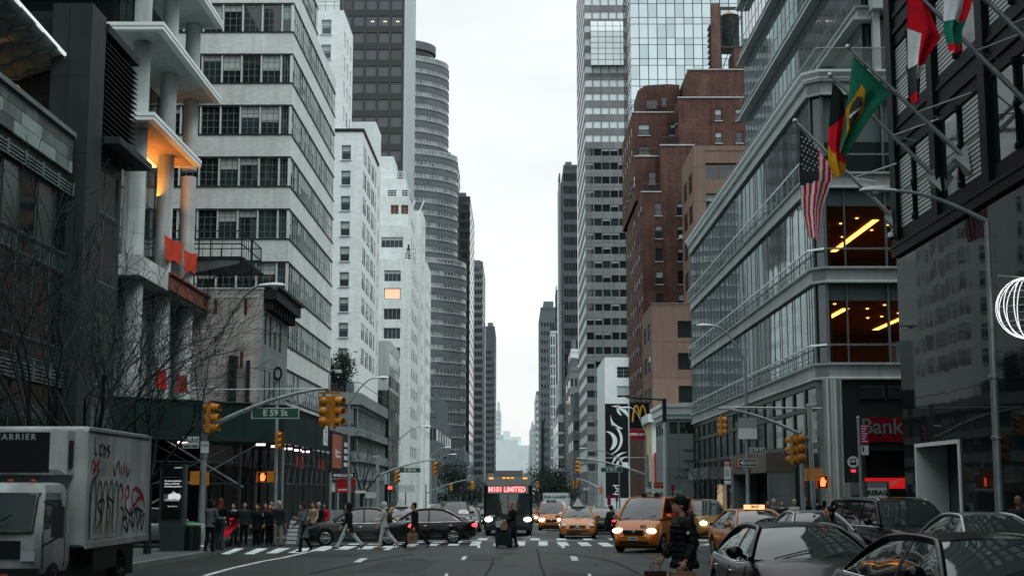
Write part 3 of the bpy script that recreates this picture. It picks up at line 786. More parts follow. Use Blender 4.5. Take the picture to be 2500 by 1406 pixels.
def left_podium():
    Y0 = 126.; xc = -14.3; Y1 = 156
    B = Bld('furniture_showroom', 'dark stone showroom with chamfered corner and terrace above ribbon windows', xc, 135)
    zt = Z(958, Y0, 860)
    zs = [(.2,3.0), (Z(1090,Y0,860)+.0, Z(1062,Y0,860)), (Z(1040,Y0,860), Z(990,Y0,860))]
    zs = [(.2, 2.9), (Z(1100,Y0,860), Z(1062,Y0,860)), (Z(1040,Y0,860), Z(992,Y0,860))]
    ch = 3.0
    x1 = xc - ch; y1 = Y0 + ch
    kw = dict(rows=zs, style='grid:1:1', glass=G_DK, frame='frame_grey', d=.25, zb=0, zt=zt)
    B.facade((x1-16,Y0,0), (1,0,0), 16, ev(16,8,.9), **kw)
    B.facade((x1,Y0,0), (1,1,0), ch*sqrt(2), ev(ch*sqrt(2),2,.9), **kw)
    B.facade((xc,y1,0), (0,1,0), Y1-y1, ev(Y1-y1,14,.9), **kw)
    B.w.add([(x1-16,Y0,zt),(x1,Y0,zt),(xc,y1,zt),(xc,Y1,zt),(x1-16,Y1,zt)], [(0,1,2,3,4)], 1)
    B.finish(['stone_grey','roof_grey'])
    b = MB()
    for z0, z1 in ((zt-.9, zt+.15), (zs[2][0]-.75, zs[2][0]-.05), (zs[1][0]-.9, zs[1][0]-.05)):
        b.add([(x1-16,Y0-.3,z0),(x1+.1,Y0-.3,z0),(xc+.3,y1-.1,z0),(xc+.3,Y1,z0),(x1-16,Y0-.3,z1),(x1+.1,Y0-.3,z1),(xc+.3,y1-.1,z1),(xc+.3,Y1,z1)], [(0,1,5,4),(1,2,6,5),(2,3,7,6)])
        b.add([(x1-16,Y0-.3,z0),(x1+.1,Y0-.3,z0),(xc+.3,y1-.1,z0),(xc+.3,Y1,z0),(x1-16,Y0+.1,z0),(x1,Y0+.1,z0),(xc-.1,y1,z0),(xc-.1,Y1,z0)], [(0,1,5,4),(1,2,6,5),(2,3,7,6)])
        b.add([(x1-16,Y0-.3,z1),(x1+.1,Y0-.3,z1),(xc+.3,y1-.1,z1),(xc+.3,Y1,z1),(x1-16,Y0+.1,z1),(x1,Y0+.1,z1),(xc-.1,y1,z1),(xc-.1,Y1,z1)], [(0,1,5,4),(1,2,6,5),(2,3,7,6)])
    B.part('stone_band', b, 'stone_grey')
    l = MB(); l.box(x1-4.6, Y0+.15, zs[2][0]+.2, x1-.2, Y0+.2, zs[2][1]-.5); B.part('lit_display', l, 'warm_light')
    s = MB(); write(s, 'OUTSOURCE FURNITURE'[3:], (x1-1.5, Y0-.02, zs[2][1]-.3), (0,-1,0), .62); B.part('lettering', s, 'frame_pale')
    # glass penthouse and planting on the terrace
    r = MB(); r.box(x1-15, Y0+3.5, zt+.002, xc-1.2, Y1-1, Z(922, Y0+4, 860)); B.part('penthouse', r, 'glass_dark')
    r = MB()
    for i in range(18): r.box(xc-1.19, Y0+3.6+i*1.35, zt+.1, xc-1.1, Y0+3.75+i*1.35, Z(925, Y0+4, 860))
    B.part('mullion', r, 'frame_grey')
    r = MB()
    for i in range(12): r.cyl((x1-12+i*1.1,Y0-.1,zt+.15),(x1-12+i*1.1,Y0-.1,zt+1.1),.03,n=4)
    r.tube([(x1-12,Y0-.1,zt+1.1),(x1,Y0-.1,zt+1.1),(xc+.1,y1,zt+1.1),(xc+.1,Y1,zt+1.1)],.04,4); B.part('railing', r, 'black_metal')
left_podium()

def left_glassy():
    Y0 = 160.; xc = at(951, 950, Y0).x; Y1 = Y0*(1260-951)/(1260-976)
    B = Bld('slim_glass_building', 'slim glass building with pale upper half between the white blocks', xc, 165)
    zt = Z(832, Y0, 940); zm = Z(952, Y0, 940)
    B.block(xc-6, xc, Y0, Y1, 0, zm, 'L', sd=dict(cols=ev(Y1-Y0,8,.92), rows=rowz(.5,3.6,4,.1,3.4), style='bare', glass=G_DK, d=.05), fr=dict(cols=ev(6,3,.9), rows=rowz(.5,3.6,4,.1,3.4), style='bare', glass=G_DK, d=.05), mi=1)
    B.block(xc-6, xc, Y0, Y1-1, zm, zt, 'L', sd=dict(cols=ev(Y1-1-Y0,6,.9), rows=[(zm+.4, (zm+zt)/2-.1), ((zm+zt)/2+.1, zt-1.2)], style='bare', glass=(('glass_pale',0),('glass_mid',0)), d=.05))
    B.finish(['stone_pale','tower_dark'])
left_glassy()

def left_cream():
    Y0 = 195.; xc = at(1003, 900, Y0).x
    B = Bld('cream_stepped_block', 'cream apartment block stepping back in railed terraces at the top', xc, 200)
    Ye = Y0*(1260-1003)/(1260-1019)
    zl = [Z(y, Y0, 960) for y in (632, 545, 468, 420)]
    xw = lambda px: at(px, 750, Y0).x
    rows = [(Z(y+27, Y0, 957), Z(y, Y0, 957)) for y in (660, 703, 753, 800, 848, 896, 944, 992, 1040, 1088)]
    x0 = xc - 16; G = (('glass_dark',0),('glass_mid',.3),('glass_dark',0),('glass_mid',0))
    B.block(x0, xc, Y0, Ye, 0, zl[0], 'L', fr=dict(cols=[(xw(937)-x0, xw(978)-x0)], rows=rows, style='grid:4:1', glass=G, frame='frame_pale', d=.2),
        sd=dict(cols=ev(Ye-Y0,4,.5), rows=rows, style='sash', glass=G_DK, frame='frame_grey'))
    B.block(x0, xc-.35, Y0+1.5, Ye, zl[0]+.002, zl[1], 'L', fr=dict(cols=[(xw(926)-x0, xw(980)-x0)], rows=[(Z(600,Y0,950), Z(574,Y0,950))], style='grid:5:1', glass=G, frame='frame_pale', d=.2), sd=dict(cols=ev(Ye-Y0-1.5,3,.5), rows=[(Z(600,Y0,950), Z(574,Y0,950))], glass=G_DK))
    B.block(x0, xc-.8, Y0+3, Ye, zl[1]+.002, zl[2], 'L', fr=dict(cols=[(xw(946)-x0, xw(966)-x0),(xw(972)-x0, xw(990)-x0)], rows=[(Z(513,Y0,950), Z(490,Y0,950))], style='grid:2:1', glass=(('curtain_brown',0),), frame='frame_pale', d=.2))
    B.block(x0, xc-1.3, Y0+4.5, Ye, zl[2]+.002, zl[3], 'L', fr=dict(cols=[(xw(936)-x0, xw(957)-x0),(xw(972)-x0, xw(986)-x0)], rows=[(Z(463,Y0,950), Z(447,Y0,950))], style='grid:2:1', glass=G, frame='frame_grey', d=.2))
    B.block(x0, xw(947), Y0+6, Ye, zl[3]+.002, Z(382, Y0+6, 935), 'L')
    # wings to the rear along the avenue
    Yf = 216.; xf = at(1029, 700, Yf).x; z_f = Z(515, Yf, 1015)
    rw = [(Z(y+18, Yf, 1012), Z(y, Yf, 1012)) for y in (545, 590, 640, 690, 740, 790, 840, 890, 940, 990, 1040)]
    B.block(xf-12, xf, Yf, Yf+8, 0, z_f, 'L', fr=dict(cols=[(8.2,9.4)], rows=rw, glass=G_DK), sd=dict(cols=[(1,2.2),(4,5.2)], rows=rw, glass=G_DK))
    Yg = 229.; xg = at(1040, 850, Yg).x; zg = Z(640, Yg, 1040); Yge = Yg*(1260-1040)/(1260-1051)
    rw = [(Z(y+16, Yg, 1040), Z(y, Yg, 1040)) for y in (690, 735, 780, 825, 870, 915, 960, 1005, 1050)]
    B.block(xg-14, xg, Yg, Yge, 0, zg, 'L', fr=dict(cols=[(12,13.2)], rows=rw, glass=G_DK), sd=dict(cols=ev(Yge-Yg,4,.5), rows=rw, glass=G_DK))
    B.finish(['cream'])
    for i, (z, yy, xx) in enumerate(((zl[0], Y0+.15, xc-.1), (zl[1], Y0+1.6, xc-.4), (zl[2], Y0+3.1, xc-.9), (zl[3], Y0+4.6, xc-1.4))):
        r = MB()
        for j in range(12): r.cyl((xx-j*.5,yy,z),(xx-j*.5,yy,z+1.1),.03,n=4)
        for k in (.3,.6,.9,1.1): r.tube([(xx-6,yy,z+k),(xx,yy,z+k),(xx,yy+8,z+k)],.035,4)
        B.part('railing', r, 'white_paint')
    w = MB(); w.box(xw(939), Y0+.17, rows[1][0]+.1, xw(976), Y0+.19, rows[1][1]-.1); B.part('lit_room', w, 'room_light')
    # gas-pipe finials on the rear wing
    r = MB()
    for k in range(5): r.tube([(xf-6+k*1.4, Yf+.2, z_f), (xf-5.3+k*1.4, Yf+.2, z_f+1.6)], .12, 5)
    B.part('roof_tent', r, 'white_paint')
m_['room_light'] = lit('room_light', (1,.62,.40), .75)
left_cream()

def towers_left():
    Y0 = 300.; xc = at(985, 300, Y0).x; Ye = Y0*(1260-985)/(1260-1011)
    B = Bld('black_tower', 'black steel and glass tower with a pale finely ribbed flank', xc, 310, 'tower')
    cp = 32*Y0/F; p = Z(100, Y0, 900) - Z(140.7, Y0, 900)
    L0 = cp*8+.6; z0 = Z(393, Y0, 950); n0 = int(z0/p)
    cols = [(L0-.55-cp*(i+1)+.45, L0-.55-cp*i) for i in range(8)]
    cols = [(a+.0, b-.0) for a, b in cols]
    rows = [(z0+p*(i-n0), z0+p*(i-n0)+p*.62) for i in range(n0-8, n0+18)]
    B.block(xc-L0, xc, Y0, Ye, 0, rows[-1][1]+2, 'L', fr=dict(cols=cols, rows=rows, style='bare', glass=(('tower_glass',0),)*5+(('glass_dark',0),), d=.3), sd=dict(cols=[], rows=[], mi=1))
    B.finish(['tower_dark', 'tower_side'], 95)
    s = MB()
    for i in range(22): s.box(xc+.002, Y0+.5+i*(Ye-Y0-1)/22, 20, xc+.3, Y0+.9+i*(Ye-Y0-1)/22, rows[-1][1]+2)
    B.part('rib', s, 'tower_side')
    s = MB()
    for k, dx in ((15, 0), (15, 1), (15, 2)):
        a, b = rows[-6 if False else 0], 0
    for i in range(3):
        c = cols[i]; zz = [r for r in rows if r[0] < Z(45, Y0, 950) < r[1]+1.5]
        if zz: s.box(xc-L0+c[0]+1.0, Y0+.22, zz[0][1]-1.35, xc-L0+c[1]-.6, Y0+.24, zz[0][1]-1.12)
    if s.f: B.part('ceiling_light', s, 'ceil_light')
    # elliptical tower
    Y0 = 445.
    t = Bld('elliptical_tower', 'brown granite elliptical tower rising in three rounded tiers', -38, Y0, 'tower')
    cx = -40.0
    pz = 30.7*430/F
    def tier(rx, ry, za, zb, nm=0):
        n = 96; p = pz; z = za; fl = 0
        def ring(r_, z_): return [V((cx + (rx+r_)*cos(2*pi*j/n), Y0 + (ry+r_)*sin(2*pi*j/n), z_)) for j in range(n)]
        sp_ = MB(); gl = MB(); mu = MB()
        while z < zb - .5:
            top = min(z+p, zb)
            for a, b in ((0, .42), (.46, .58)):
                sp_.loft([ring(.0, z+p*a), ring(.22, z+p*a+.02), ring(.22, z+p*b-.02), ring(.0, z+p*b)], 0, cap=False)
            gl.loft([ring(-.05, z), ring(-.05, z+p)], 0, cap=False)
            mu.loft([ring(.06, z+p*.60), ring(.06, z+p*.64)], 0, cap=False)
            mu.loft([ring(.06, z+p*.95), ring(.06, z+p)], 0, cap=False)
            for j in range(n):
                a0 = 2*pi*(j+.5)/n
                if not (-2.6 < ((a0+pi) % (2*pi))-pi < .9): continue
                x_, y_ = cx+(rx+.03)*cos(a0), Y0+(ry+.03)*sin(a0)
                tx, ty = -sin(a0), cos(a0)
                mu.add([(x_-tx*.10,y_-ty*.10,z+p*.6),(x_+tx*.10,y_+ty*.10,z+p*.6),(x_+tx*.10,y_+ty*.10,z+p),(x_-tx*.10,y_-ty*.10,z+p)], [(0,1,2,3)], 0)
            z += p
        sp_.add(ring(.0, z), [tuple(range(n))], 0)
        t.part('granite_band', sp_, 'granite_brown', smooth=30); t.part('glass_band', gl, 'lip_glass', smooth=30); t.part('mullion', mu, 'frame_lip')
        return z
    z3 = Z(655, Y0, 1100); z2 = Z(408, Y0, 1080); z1 = Z(160, Y0, 1050)
    r3 = -cx + X(1137, Y0, 900); r2 = -cx + X(1116, Y0, 600); r1 = -cx + X(1094, Y0, 300)
    a = tier(r3, 17, 0, z3); b = tier(r2, 15, a, z2); c = tier(r1, 13.4, b, z1)
    rd = -cx + X(1064, Y0, 150)
    dr = MB(); n = 64
    R = lambda r_, z_: [V((cx + r_*cos(2*pi*j/n), Y0 + r_*.7*sin(2*pi*j/n), z_)) for j in range(n)]
    zt = Z(118, Y0, 1040)
    dr.loft([R(rd,c), R(rd, c+1)], 0, cap=False); dr.loft([R(rd-.8, c+1), R(rd-.8, zt-2.5)], 1, cap=False); dr.loft([R(rd, zt-2.6), R(rd, zt), R(rd-2, zt)], 0, cap=True)
    t.part('rooftop_drum', dr, ['granite_brown', 'dark_store'], smooth=40)
    # dark slab towers behind
def strip_tower(name, label, px0, px1, px2, ytop, Y, wm, side, bays=(6,6), pitch=3.8, frac=(.6,.55), gl=G_DK, gap=None, sm=None, zlow=6, cat='tower', maxn=60, style='bare', x=None, group=None):
    """tower whose face towards us spans px0..px1 and whose avenue flank runs to px2"""
    xa, xb = at(px0, 900, Y).x, at(px1, 900, Y).x
    if side == 'R': xa, xb = xb, xa
    k = (1260-px1)/(1260-px2); Ye = min(Y*k, Y+60)
    B = Bld(name, label, (xb if side == 'L' else xa), Y+2, cat, group)
    zt = Z(ytop, Y, px1); n = max(1, int((zt-zlow-1.5)/pitch))
    off = zt - 1.5 - n*pitch
    rows = [(off+pitch*i+pitch*(1-frac[1])*.5, off+pitch*i+pitch*(1+frac[1])*.5) for i in range(n)]
    if gap: rows = [r for r in rows if not (gap[0] < r[0] < gap[1])]
    B.block(xa, xb, Y, Ye, -.4, zt, side, fr=dict(cols=ev(xb-xa, bays[0], frac[0]), rows=rows, glass=gl, style=style, d=.2), sd=dict(cols=ev(Ye-Y, bays[1], frac[0]), rows=rows, glass=gl, style=style, d=.2, mi=0 if sm is None else 1))
    B.finish([wm] + ([sm] if sm else []), maxn)
    rp = random.Random(int(px0*7+ytop)); w_ = xb-xa; d_ = Ye-Y
    p = MB(); h_ = (2.2 + 2.5*rp.random())*(1 if Y < 1000 else 3)
    p.box(xa+w_*.2, Y+d_*.15, zt+.01, xa+w_*(.55+.3*rp.random()), Y+d_*.8, zt+h_); B.part('roof_plant', p, 'far_grey' if Y < 900 else wm)
    p = MB(); p.box(xa-.05, Y-.12, zt-.5, xb+.05, Y-.005, zt+.4); B.part('parapet', p, wm)
    return B, xa, xb, Ye, zt
D('tower_glass', (.105,.10,.105), .12, metal=.35, var=.12, scale=.1)
D('lip_glass', (.20,.22,.225), .1, metal=.5, var=.6, scale=.45)
D('frame_lip', (.45,.46,.455), .5)
D('ceil_dummy', .5)
m_['ceil_light'] = lit('ceil_light', (1,.82,.5), 1.3)
towers_left()
GT = (('glass_dark',0),('glass_dark',0),('glass_mid',0))
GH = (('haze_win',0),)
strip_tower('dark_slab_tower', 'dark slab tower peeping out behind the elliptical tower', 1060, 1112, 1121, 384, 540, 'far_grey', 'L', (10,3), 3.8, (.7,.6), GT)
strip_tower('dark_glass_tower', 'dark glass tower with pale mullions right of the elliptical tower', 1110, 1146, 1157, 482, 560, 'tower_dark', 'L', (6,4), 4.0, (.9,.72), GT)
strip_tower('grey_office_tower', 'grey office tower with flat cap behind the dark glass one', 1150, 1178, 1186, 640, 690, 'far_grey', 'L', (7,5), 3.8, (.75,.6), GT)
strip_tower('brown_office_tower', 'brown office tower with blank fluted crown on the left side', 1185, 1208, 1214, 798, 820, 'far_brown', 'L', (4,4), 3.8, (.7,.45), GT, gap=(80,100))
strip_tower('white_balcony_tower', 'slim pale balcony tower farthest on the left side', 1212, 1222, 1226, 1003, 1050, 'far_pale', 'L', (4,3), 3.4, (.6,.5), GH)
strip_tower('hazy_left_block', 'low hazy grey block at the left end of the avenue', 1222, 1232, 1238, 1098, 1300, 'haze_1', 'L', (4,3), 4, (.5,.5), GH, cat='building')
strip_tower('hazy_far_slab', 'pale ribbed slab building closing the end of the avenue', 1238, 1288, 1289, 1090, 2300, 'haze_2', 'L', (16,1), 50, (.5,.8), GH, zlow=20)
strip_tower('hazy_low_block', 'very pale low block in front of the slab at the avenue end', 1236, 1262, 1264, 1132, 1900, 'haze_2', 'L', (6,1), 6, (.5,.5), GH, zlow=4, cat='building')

# ================================================================ right side of the avenue
XR = 14.4
def right_store():
    B = Bld('black_department_store', 'black department store with polished granite base and blinded upper windows', XR, 44)
    Yc = 53.2; zb = 11.0
    pier = [53.2, 47.7, 42.4, 37.1, 31.8, 26.5]
    u0 = [(Yc - p) for p in pier]
    cols = []
    for a, b in zip(u0, u0[1:]):
        m = (a+b)/2
        cols += [(a+.42, m-.12), (m+.12, b-.40)]
    rows = [(zb+.75+4.3*i, zb+3.45+4.3*i) for i in range(5)]
    o = (XR, Yc, 0)
    B.facade((XR+.0,Yc,0), (0,-1,0), 26.7, cols, rows, zb, 47, d=.06, style='grid:1:2', glass=(('slat_blind',0),('slat_blind',0),('slat_blind',0),('glass_dark',0)), frame='cast_black', mi=0)
    # polished base with a doorway
    d0, d1 = Yc - XR*F/1072, Yc - XR*F/(2232-1260) 
    ya, yb = XR*F/1074, XR*F/972   # near and far jambs
    B.facade((XR,Yc,0), (0,-1,0), 26.7, [(Yc-yb, Yc-ya)], [(-.35, Z(1085, 48, 2300))], -.4, zb, d=1.1, style='plain', glass=(('glass_dark',0),), frame='frame_dark', mi=1)
    B.w.quad((XR,Yc,-.4), (XR+30,Yc,-.4), (XR+30,Yc,34), (XR,Yc,34), 0)
    B.w.box(XR,-60,-3,XR+30,26.49,47,0); B.w.quad((XR,26.5,47), (XR+30,26.5,47), (XR+30,Yc,47), (XR,Yc,47), 0)  # unseen store wall behind the camera, added tall to shade the street
    B.finish(['cast_black','granite_polished'])
    p = MB()
    for q in pier[:-1]: p.box(XR-.14, q-.75 if q == Yc else q-.32, zb+.25, XR-.003, q if q == Yc else q+.32, 47)
    B.part('pier', p, 'cast_black')
    for a, b in zip(pier, pier[1:]):
        m = (a+b)/2
        for i in range(5):
            z0 = zb+.75+4.3*i; mu = MB()
            mu.lathe((XR-.02, m, 0), [(.12,z0),(.12,z0+.15),(.07,z0+.2),(.07,z0+1.2),(.11,z0+1.25),(.11,z0+1.4),(.07,z0+1.45),(.07,z0+2.45),(.12,z0+2.5),(.12,z0+2.7)], 10)
            B.part('mullion_column', mu, 'cast_black', smooth=40)
    c = MB()
    c.box(XR-.16, 26.5, zb-.25, XR-.003, Yc+.06, zb+.25); c.box(XR-.20, 26.5, zb+.08, XR-.161, Yc+.08, zb+.2)
    for i in range(4):
        z0 = zb+4.3*(i+1); c.box(XR-.08, 26.5, z0-.40, XR-.004, Yc-.8, z0-.25); c.box(XR-.06, 26.5, z0+.25, XR-.004, Yc-.8, z0+.40)
    B.part('cornice', c, 'cast_black')
    # white door surround
    zt = Z(1085, 48, 2300)
    s = MB(); s.box(XR-.06,yb-.03,-.3,XR+1.09,yb+.12,zt-.01); s.box(XR-.06,ya-.12,-.3,XR+.05,ya,zt); s.box(XR-.06,ya-.12,zt,XR+.06,yb+.12,zt+.13)
    B.part('door_surround', s, 'shop_white')
    s = MB(); s.box(XR-.08, 30, 5.05, XR-.003, 36.2, 5.2); B.part('pale_line', s, 'frame_pale')  # thin pale bar along the granite base
D('slat_blind', (.50,.52,.52), .5, var=.06, scale=2)
def slats(m):
    nt = m.node_tree; b = nt.nodes['Principled BSDF']; src = b.inputs['Base Color'].links[0].from_socket
    tc = nt.nodes.new('ShaderNodeTexCoord'); sp = nt.nodes.new('ShaderNodeSeparateXYZ'); nt.links.new(tc.outputs['Object'], sp.inputs[0])
    w = nt.nodes.new('ShaderNodeMath'); w.operation = 'MULTIPLY'; w.inputs[1].default_value = 6.5; nt.links.new(sp.outputs[2], w.inputs[0])
    f = nt.nodes.new('ShaderNodeMath'); f.operation = 'FRACT'; nt.links.new(w.outputs[0], f.inputs[0])
    g = nt.nodes.new('ShaderNodeMath'); g.operation = 'GREATER_THAN'; g.inputs[1].default_value = .38; nt.links.new(f.outputs[0], g.inputs[0])
    mx = nt.nodes.new('ShaderNodeMix'); mx.data_type = 'RGBA'; mx.inputs[6].default_value = (.012,.014,.015,1); nt.links.new(g.outputs[0], mx.inputs[0]); nt.links.new(src, mx.inputs[7])
    nt.links.new(mx.outputs[2], b.inputs['Base Color'])
slats(m_['slat_blind'])
right_store()

def right_bank():
    Y0 = 67.6; ch = .5
    xc = at(1985, 640, Y0+ch).x; xf = xc + ch
    Y1 = XR*F/(1690-1260)*xc/XR
    B = Bld('glass_bank_building', 'glass corner building with stone floor bands and bright steel rails, bank at street level', xc, 80)
    zf = [Z(925, Y0, 2100), Z(690, Y0, 2100)]
    p = zf[1]-zf[0]
    tops = [zf[0]+p*i for i in range(4)]          # underside of each stone band
    bh = Z(650, Y0, 2100) - Z(690, Y0, 2100)
    roof = tops[3] + bh*1.4
    fl = [(tops[i]+bh, tops[i+1]) for i in range(3)]
    base = (.15, tops[0]-.25)
    fw = 22.0
    gl_side = (('glass_wavy',0),('glass_wavy',0),('glass_mid',0),('glass_wavy',0),('glass_wavy',.0))
    fcols = [(1.0,1.5)] + [(1.55+1.85*i, 1.55+1.85*i+1.78) for i in range(11)]
    def win_front(rows): return dict(cols=[(.1,.95)]+[(1.0+2.0*i, 1.0+2.0*i+1.92) for i in range(10)], rows=rows, style='plain', frame='frame_dark', d=.18)
    for i in range(3):
        G = (('office_glass',.22),) if i < 2 else (('glass_mid',0),('glass_mid',.6))
        B.facade((xf,Y0,0), (1,0,0), fw, **win_front([fl[i]]), zb=fl[i][0], zt=fl[i][1], glass=G, blind='shade_grey')
    B.facade((xf,Y0,0), (1,0,0), fw, [(1.6+2.9*i, 4.4+2.9*i) for i in range(7)], [(.2, 3.9)], -.4, tops[0], d=.5, style='plain', glass=(('glass_dark',0),), frame='frame_dark', mi=1)
    # chamfer
    cl = ch*sqrt(2)
    B.facade((xc,Y0+ch,0), (1,-1,0), cl, [(.08,cl-.08)], fl, -.4+5, roof, d=.12, style='plain', glass=(('smoke_glass',0),), frame='frame_dark')
    # avenue side
    Ls = Y1-Y0-ch
    sc = []; y = .1
    random.seed(11)
    while y < Ls-.3:
        w = random.choice((1.45,1.45,1.45,.5)); sc.append((y, min(Ls-.1,y+w))); y += w+.09
    sc2 = [(Ls-e, Ls-c) for c, e in sc]
    B.facade((xc,Y1,0), (0,-1,0), Ls, sc2, fl, tops[0], roof, d=.02, style='bare', glass=gl_side, frame='frame_grey')
    B.facade((xc,Y1,0), (0,-1,0), Ls, ev(Ls,16,.86), [(.3,4.1),(4.3,tops[0]-1.4),(tops[0]-1.2,tops[0]-.3)], -.4, tops[0], d=.08, style='plain', glass=(('glass_dark',0),('glass_dark',0),('glass_mid',0)), frame='frame_dark', mi=1)
    B.w.add([(xc,Y1,roof),(xc,Y0+ch,roof),(xf,Y0,roof),(xf+fw,Y0,roof),(xf+fw,Y1,roof)], [(0,1,2,3,4)], 2)
    B.w.quad((xc,Y1,-.4), (xf+fw,Y1,-.4), (xf+fw,Y1,roof), (xc,Y1,roof), 0)
    # upper storeys set back
    xu = xc + 4.1; Yu = 73.6; Yue = 112.
    xw = at(2129, 100, Yu).x
    # upper street flank leans out over glass walls; dark glass wall towards us
    zu = [roof + p*i for i in range(0, 5)]
    rows_u = [(zu[i]+(.3 if i == 0 else bh), zu[i+1]-.05) for i in range(4)]
    B.facade((xu,Yue,0), (0,-1,0), Yue-Yu, ev(Yue-Yu,26,.94), rows_u, roof, zu[4], d=.02, style='bare', glass=(('glass_wavy',0),('glass_wavy',0),('glass_pale',0)), frame='frame_grey')
    B.facade((xu,Yu,0), (1,0,0), 20, ev(20,13,.95), rows_u, roof, zu[4], d=.12, style='plain', glass=(('glass_mid',0),('glass_dark',0),('smoke_glass',0)), frame='frame_dark')
    B.w.quad((xu,Yu,zu[4]), (xu+20,Yu,zu[4]), (xu+20,Yue,zu[4]), (xu,Yue,zu[4]), 2); B.w.quad((xu,Yue,roof), (xu+20,Yue,roof), (xu+20,Yue,zu[4]), (xu,Yue,zu[4]), 0)
    B.finish(['stone_grey', 'tower_dark', 'roof_grey'], 98, stuff_bare=False)
    # stone bands with ledges that follow the corner
    def path(k, y1=Y1): return [V((xc-k, y1, 0)), V((xc-k, Y0+ch-k*.41, 0)), V((xf-k*.41, Y0-k, 0)), V((xf+fw, Y0-k, 0))]
    def band(mb, prof, ks=None, y1=Y1):
        rings = [[v + V((0,0,z)) for v in path(k, y1)] for k, z in prof]
        mb.loft(rings, 0, cap=False, closed=False)
    for i in range(4):
        z = tops[i]; b = MB()
        band(b, [(.003,z-.02),(.16,z-.02),(.16,z+.06),(.07,z+.12),(.07,z+bh-.18),(.20,z+bh-.12),(.20,z+bh-.02),(.003,z+bh)])
        B.part('stone_band', b, 'stone_pale')
    b = MB(); z = tops[3]+bh; band(b, [(.003,z+.0),(.22,z),(.22,z+.12),(.36,z+.3),(.36,z+.42),(.003,z+.45)]); B.part('cornice', b, 'shop_white')
    for i in range(3):
        z = fl[i][0] + .78; r = MB()
        band(r, [(.20,z),(.20,z+.09),(.27,z+.09),(.27,z),(.20,z)]); B.part('rail', r, 'bright_metal')
        r = MB()
        y = Y0+ch
        while y < Y1: r.box(xc-.25,y,fl[i][0],xc-.21,y+.05,z); y += 1.55
        for dz in (.25,.5): r.tube([(xc-.23,Y1,fl[i][0]+dz),(xc-.23,Y0+ch,fl[i][0]+dz)], .018, 4)
        B.part('rail_post', r, 'steel')
    # upper bands and tubular ledges
    for i in range(1, 5):
        b = MB(); z = zu[i]
        b.loft([[V((xu-k,Yue,zz)), V((xu-k,Yu-.1,zz)), V((xu+20,Yu-.1,zz))] if False else [V((xu-k,Yue,zz)), V((xu-k,Yu-k,zz)), V((xu+20,Yu-k,zz))] for k, zz in ((.003,z-.1),(.55,z-.05),(.55,z+.12),(.2,z+.25),(.2,z+bh-.15),(.36,z+bh-.1),(.36,z+bh),(.003,z+bh+.02))], 0, cap=False, closed=False)
        B.part('stone_band', b, 'stone_pale')
    rr = MB()
    for i in range(4): rr.tube([(xu-.34,Yue,zu[i]+bh+.9),(xu-.34,Yu-.3,zu[i]+bh+.9)], .03, 4)
    B.part('rail', rr, 'steel')
    # terrace balustrade
    g = MB(); g.box(xc+.4,Y0+ch,roof+.45,xc+.44,Y1-2,roof+1.35); g.box(xf,Y0+.3,roof+.45,xf+fw,Y0+.34,roof+1.35); B.part('balustrade', g, 'clear_pane')
    g = MB(); g.tube([(xc+.42,Y1-2,roof+1.38),(xc+.42,Y0+ch,roof+1.38),(xf,Y0+.32,roof+1.38),(xf+fw,Y0+.32,roof+1.38)],.03,5); B.part('handrail', g, 'steel')
    # tall white corner tower piece of the upper storeys
    wt = MB(); xa = at(2133, 120, 73.0).x
    wt.box(xa,72.6,roof+.02,xa+9,73.2,roof+.9,0); wt.box(xa,72.9,roof+.9,xa+.35,73.4,zu[1]+.4,0); wt.box(xa+.9+.7,72.9,roof+.9,xa+1.75,73.35,zu[1]+.4,0)
    wt.box(xa-.1,72.5,zu[1]+.4,xa+9,73.4,zu[1]+1.9,0); wt.box(xa-.5,72.1,zu[1]+1.9,xa+9,73.4,zu[1]+2.3,0); wt.box(xa,72.9,zu[1]+2.3,xa+9,73.4,zu[1]+8,0)
    B.part('white_corner', wt, 'stone_pale')
    wt = MB(); wt.box(xa+.36,73.05,roof+.9,xa+1.59,73.1,zu[1]+.39); wt.box(xa+1.76,73.05,roof+.9,xa+8,73.1,zu[1]+.39); B.part('corner_glass', wt, 'glass_pale')
    # fluted steel column at the corner
    col = MB(); q = at(2034, 1100, Y0); n = 28; rr_ = .45
    ring = lambda z: [V((q.x + (rr_*(1 if j % 4 < 2 else .86))*cos(2*pi*j/n), Y0-.2 + (rr_*(1 if j % 4 < 2 else .86))*sin(2*pi*j/n), z)) for j in range(n)]
    col.loft([ring(-.4), ring(tops[0]-.03)], 0); B.part('corner_column', col, 'column_steel')
    # office interior seen through the two lit floors
    for i in (0, 1):
        z0, z1 = fl[i]
        c = MB(); c.box(xf+.3, Y0+.4, z1-.60, xf+fw, Y0+18, z1-.55, 0); c.box(xf+.3, Y0+17.9, z0, xf+fw, Y0+18, z1-.61, 1); c.box(xf+.3,Y0+.25,z0-.0,xf+fw,Y0+18,z0+.03,1)
        c.box(xf+.25,Y0+.4,z0,xf+.3,Y0+18,z1-.3,1)
        B.part('office_room', c, ['office_ceiling','office_dark'])
        for xo in ((3.0, 6.6) if i else (1.3, 5.3, 8.6)):
            l = MB(); xa_ = xf+xo+.6
            l.add([(xa_,Y0+5,z1-.63),(xa_+.34,Y0+5,z1-.63),(xa_+.34,Y0+15,z1-.63),(xa_,Y0+15,z1-.63)], [(0,1,2,3)]); B.part('strip_light', l, 'office_lamp')
        d = MB(); dx_ = .9*i
        for q in range(14):
            sx_, sy_ = xf+1+((q*37+i*11) % 90)/10, Y0+3+((q*53+i*29) % 70)/10; d.box(sx_,sy_,z1-.66,sx_+.12,sy_+.12,z1-.62,1)
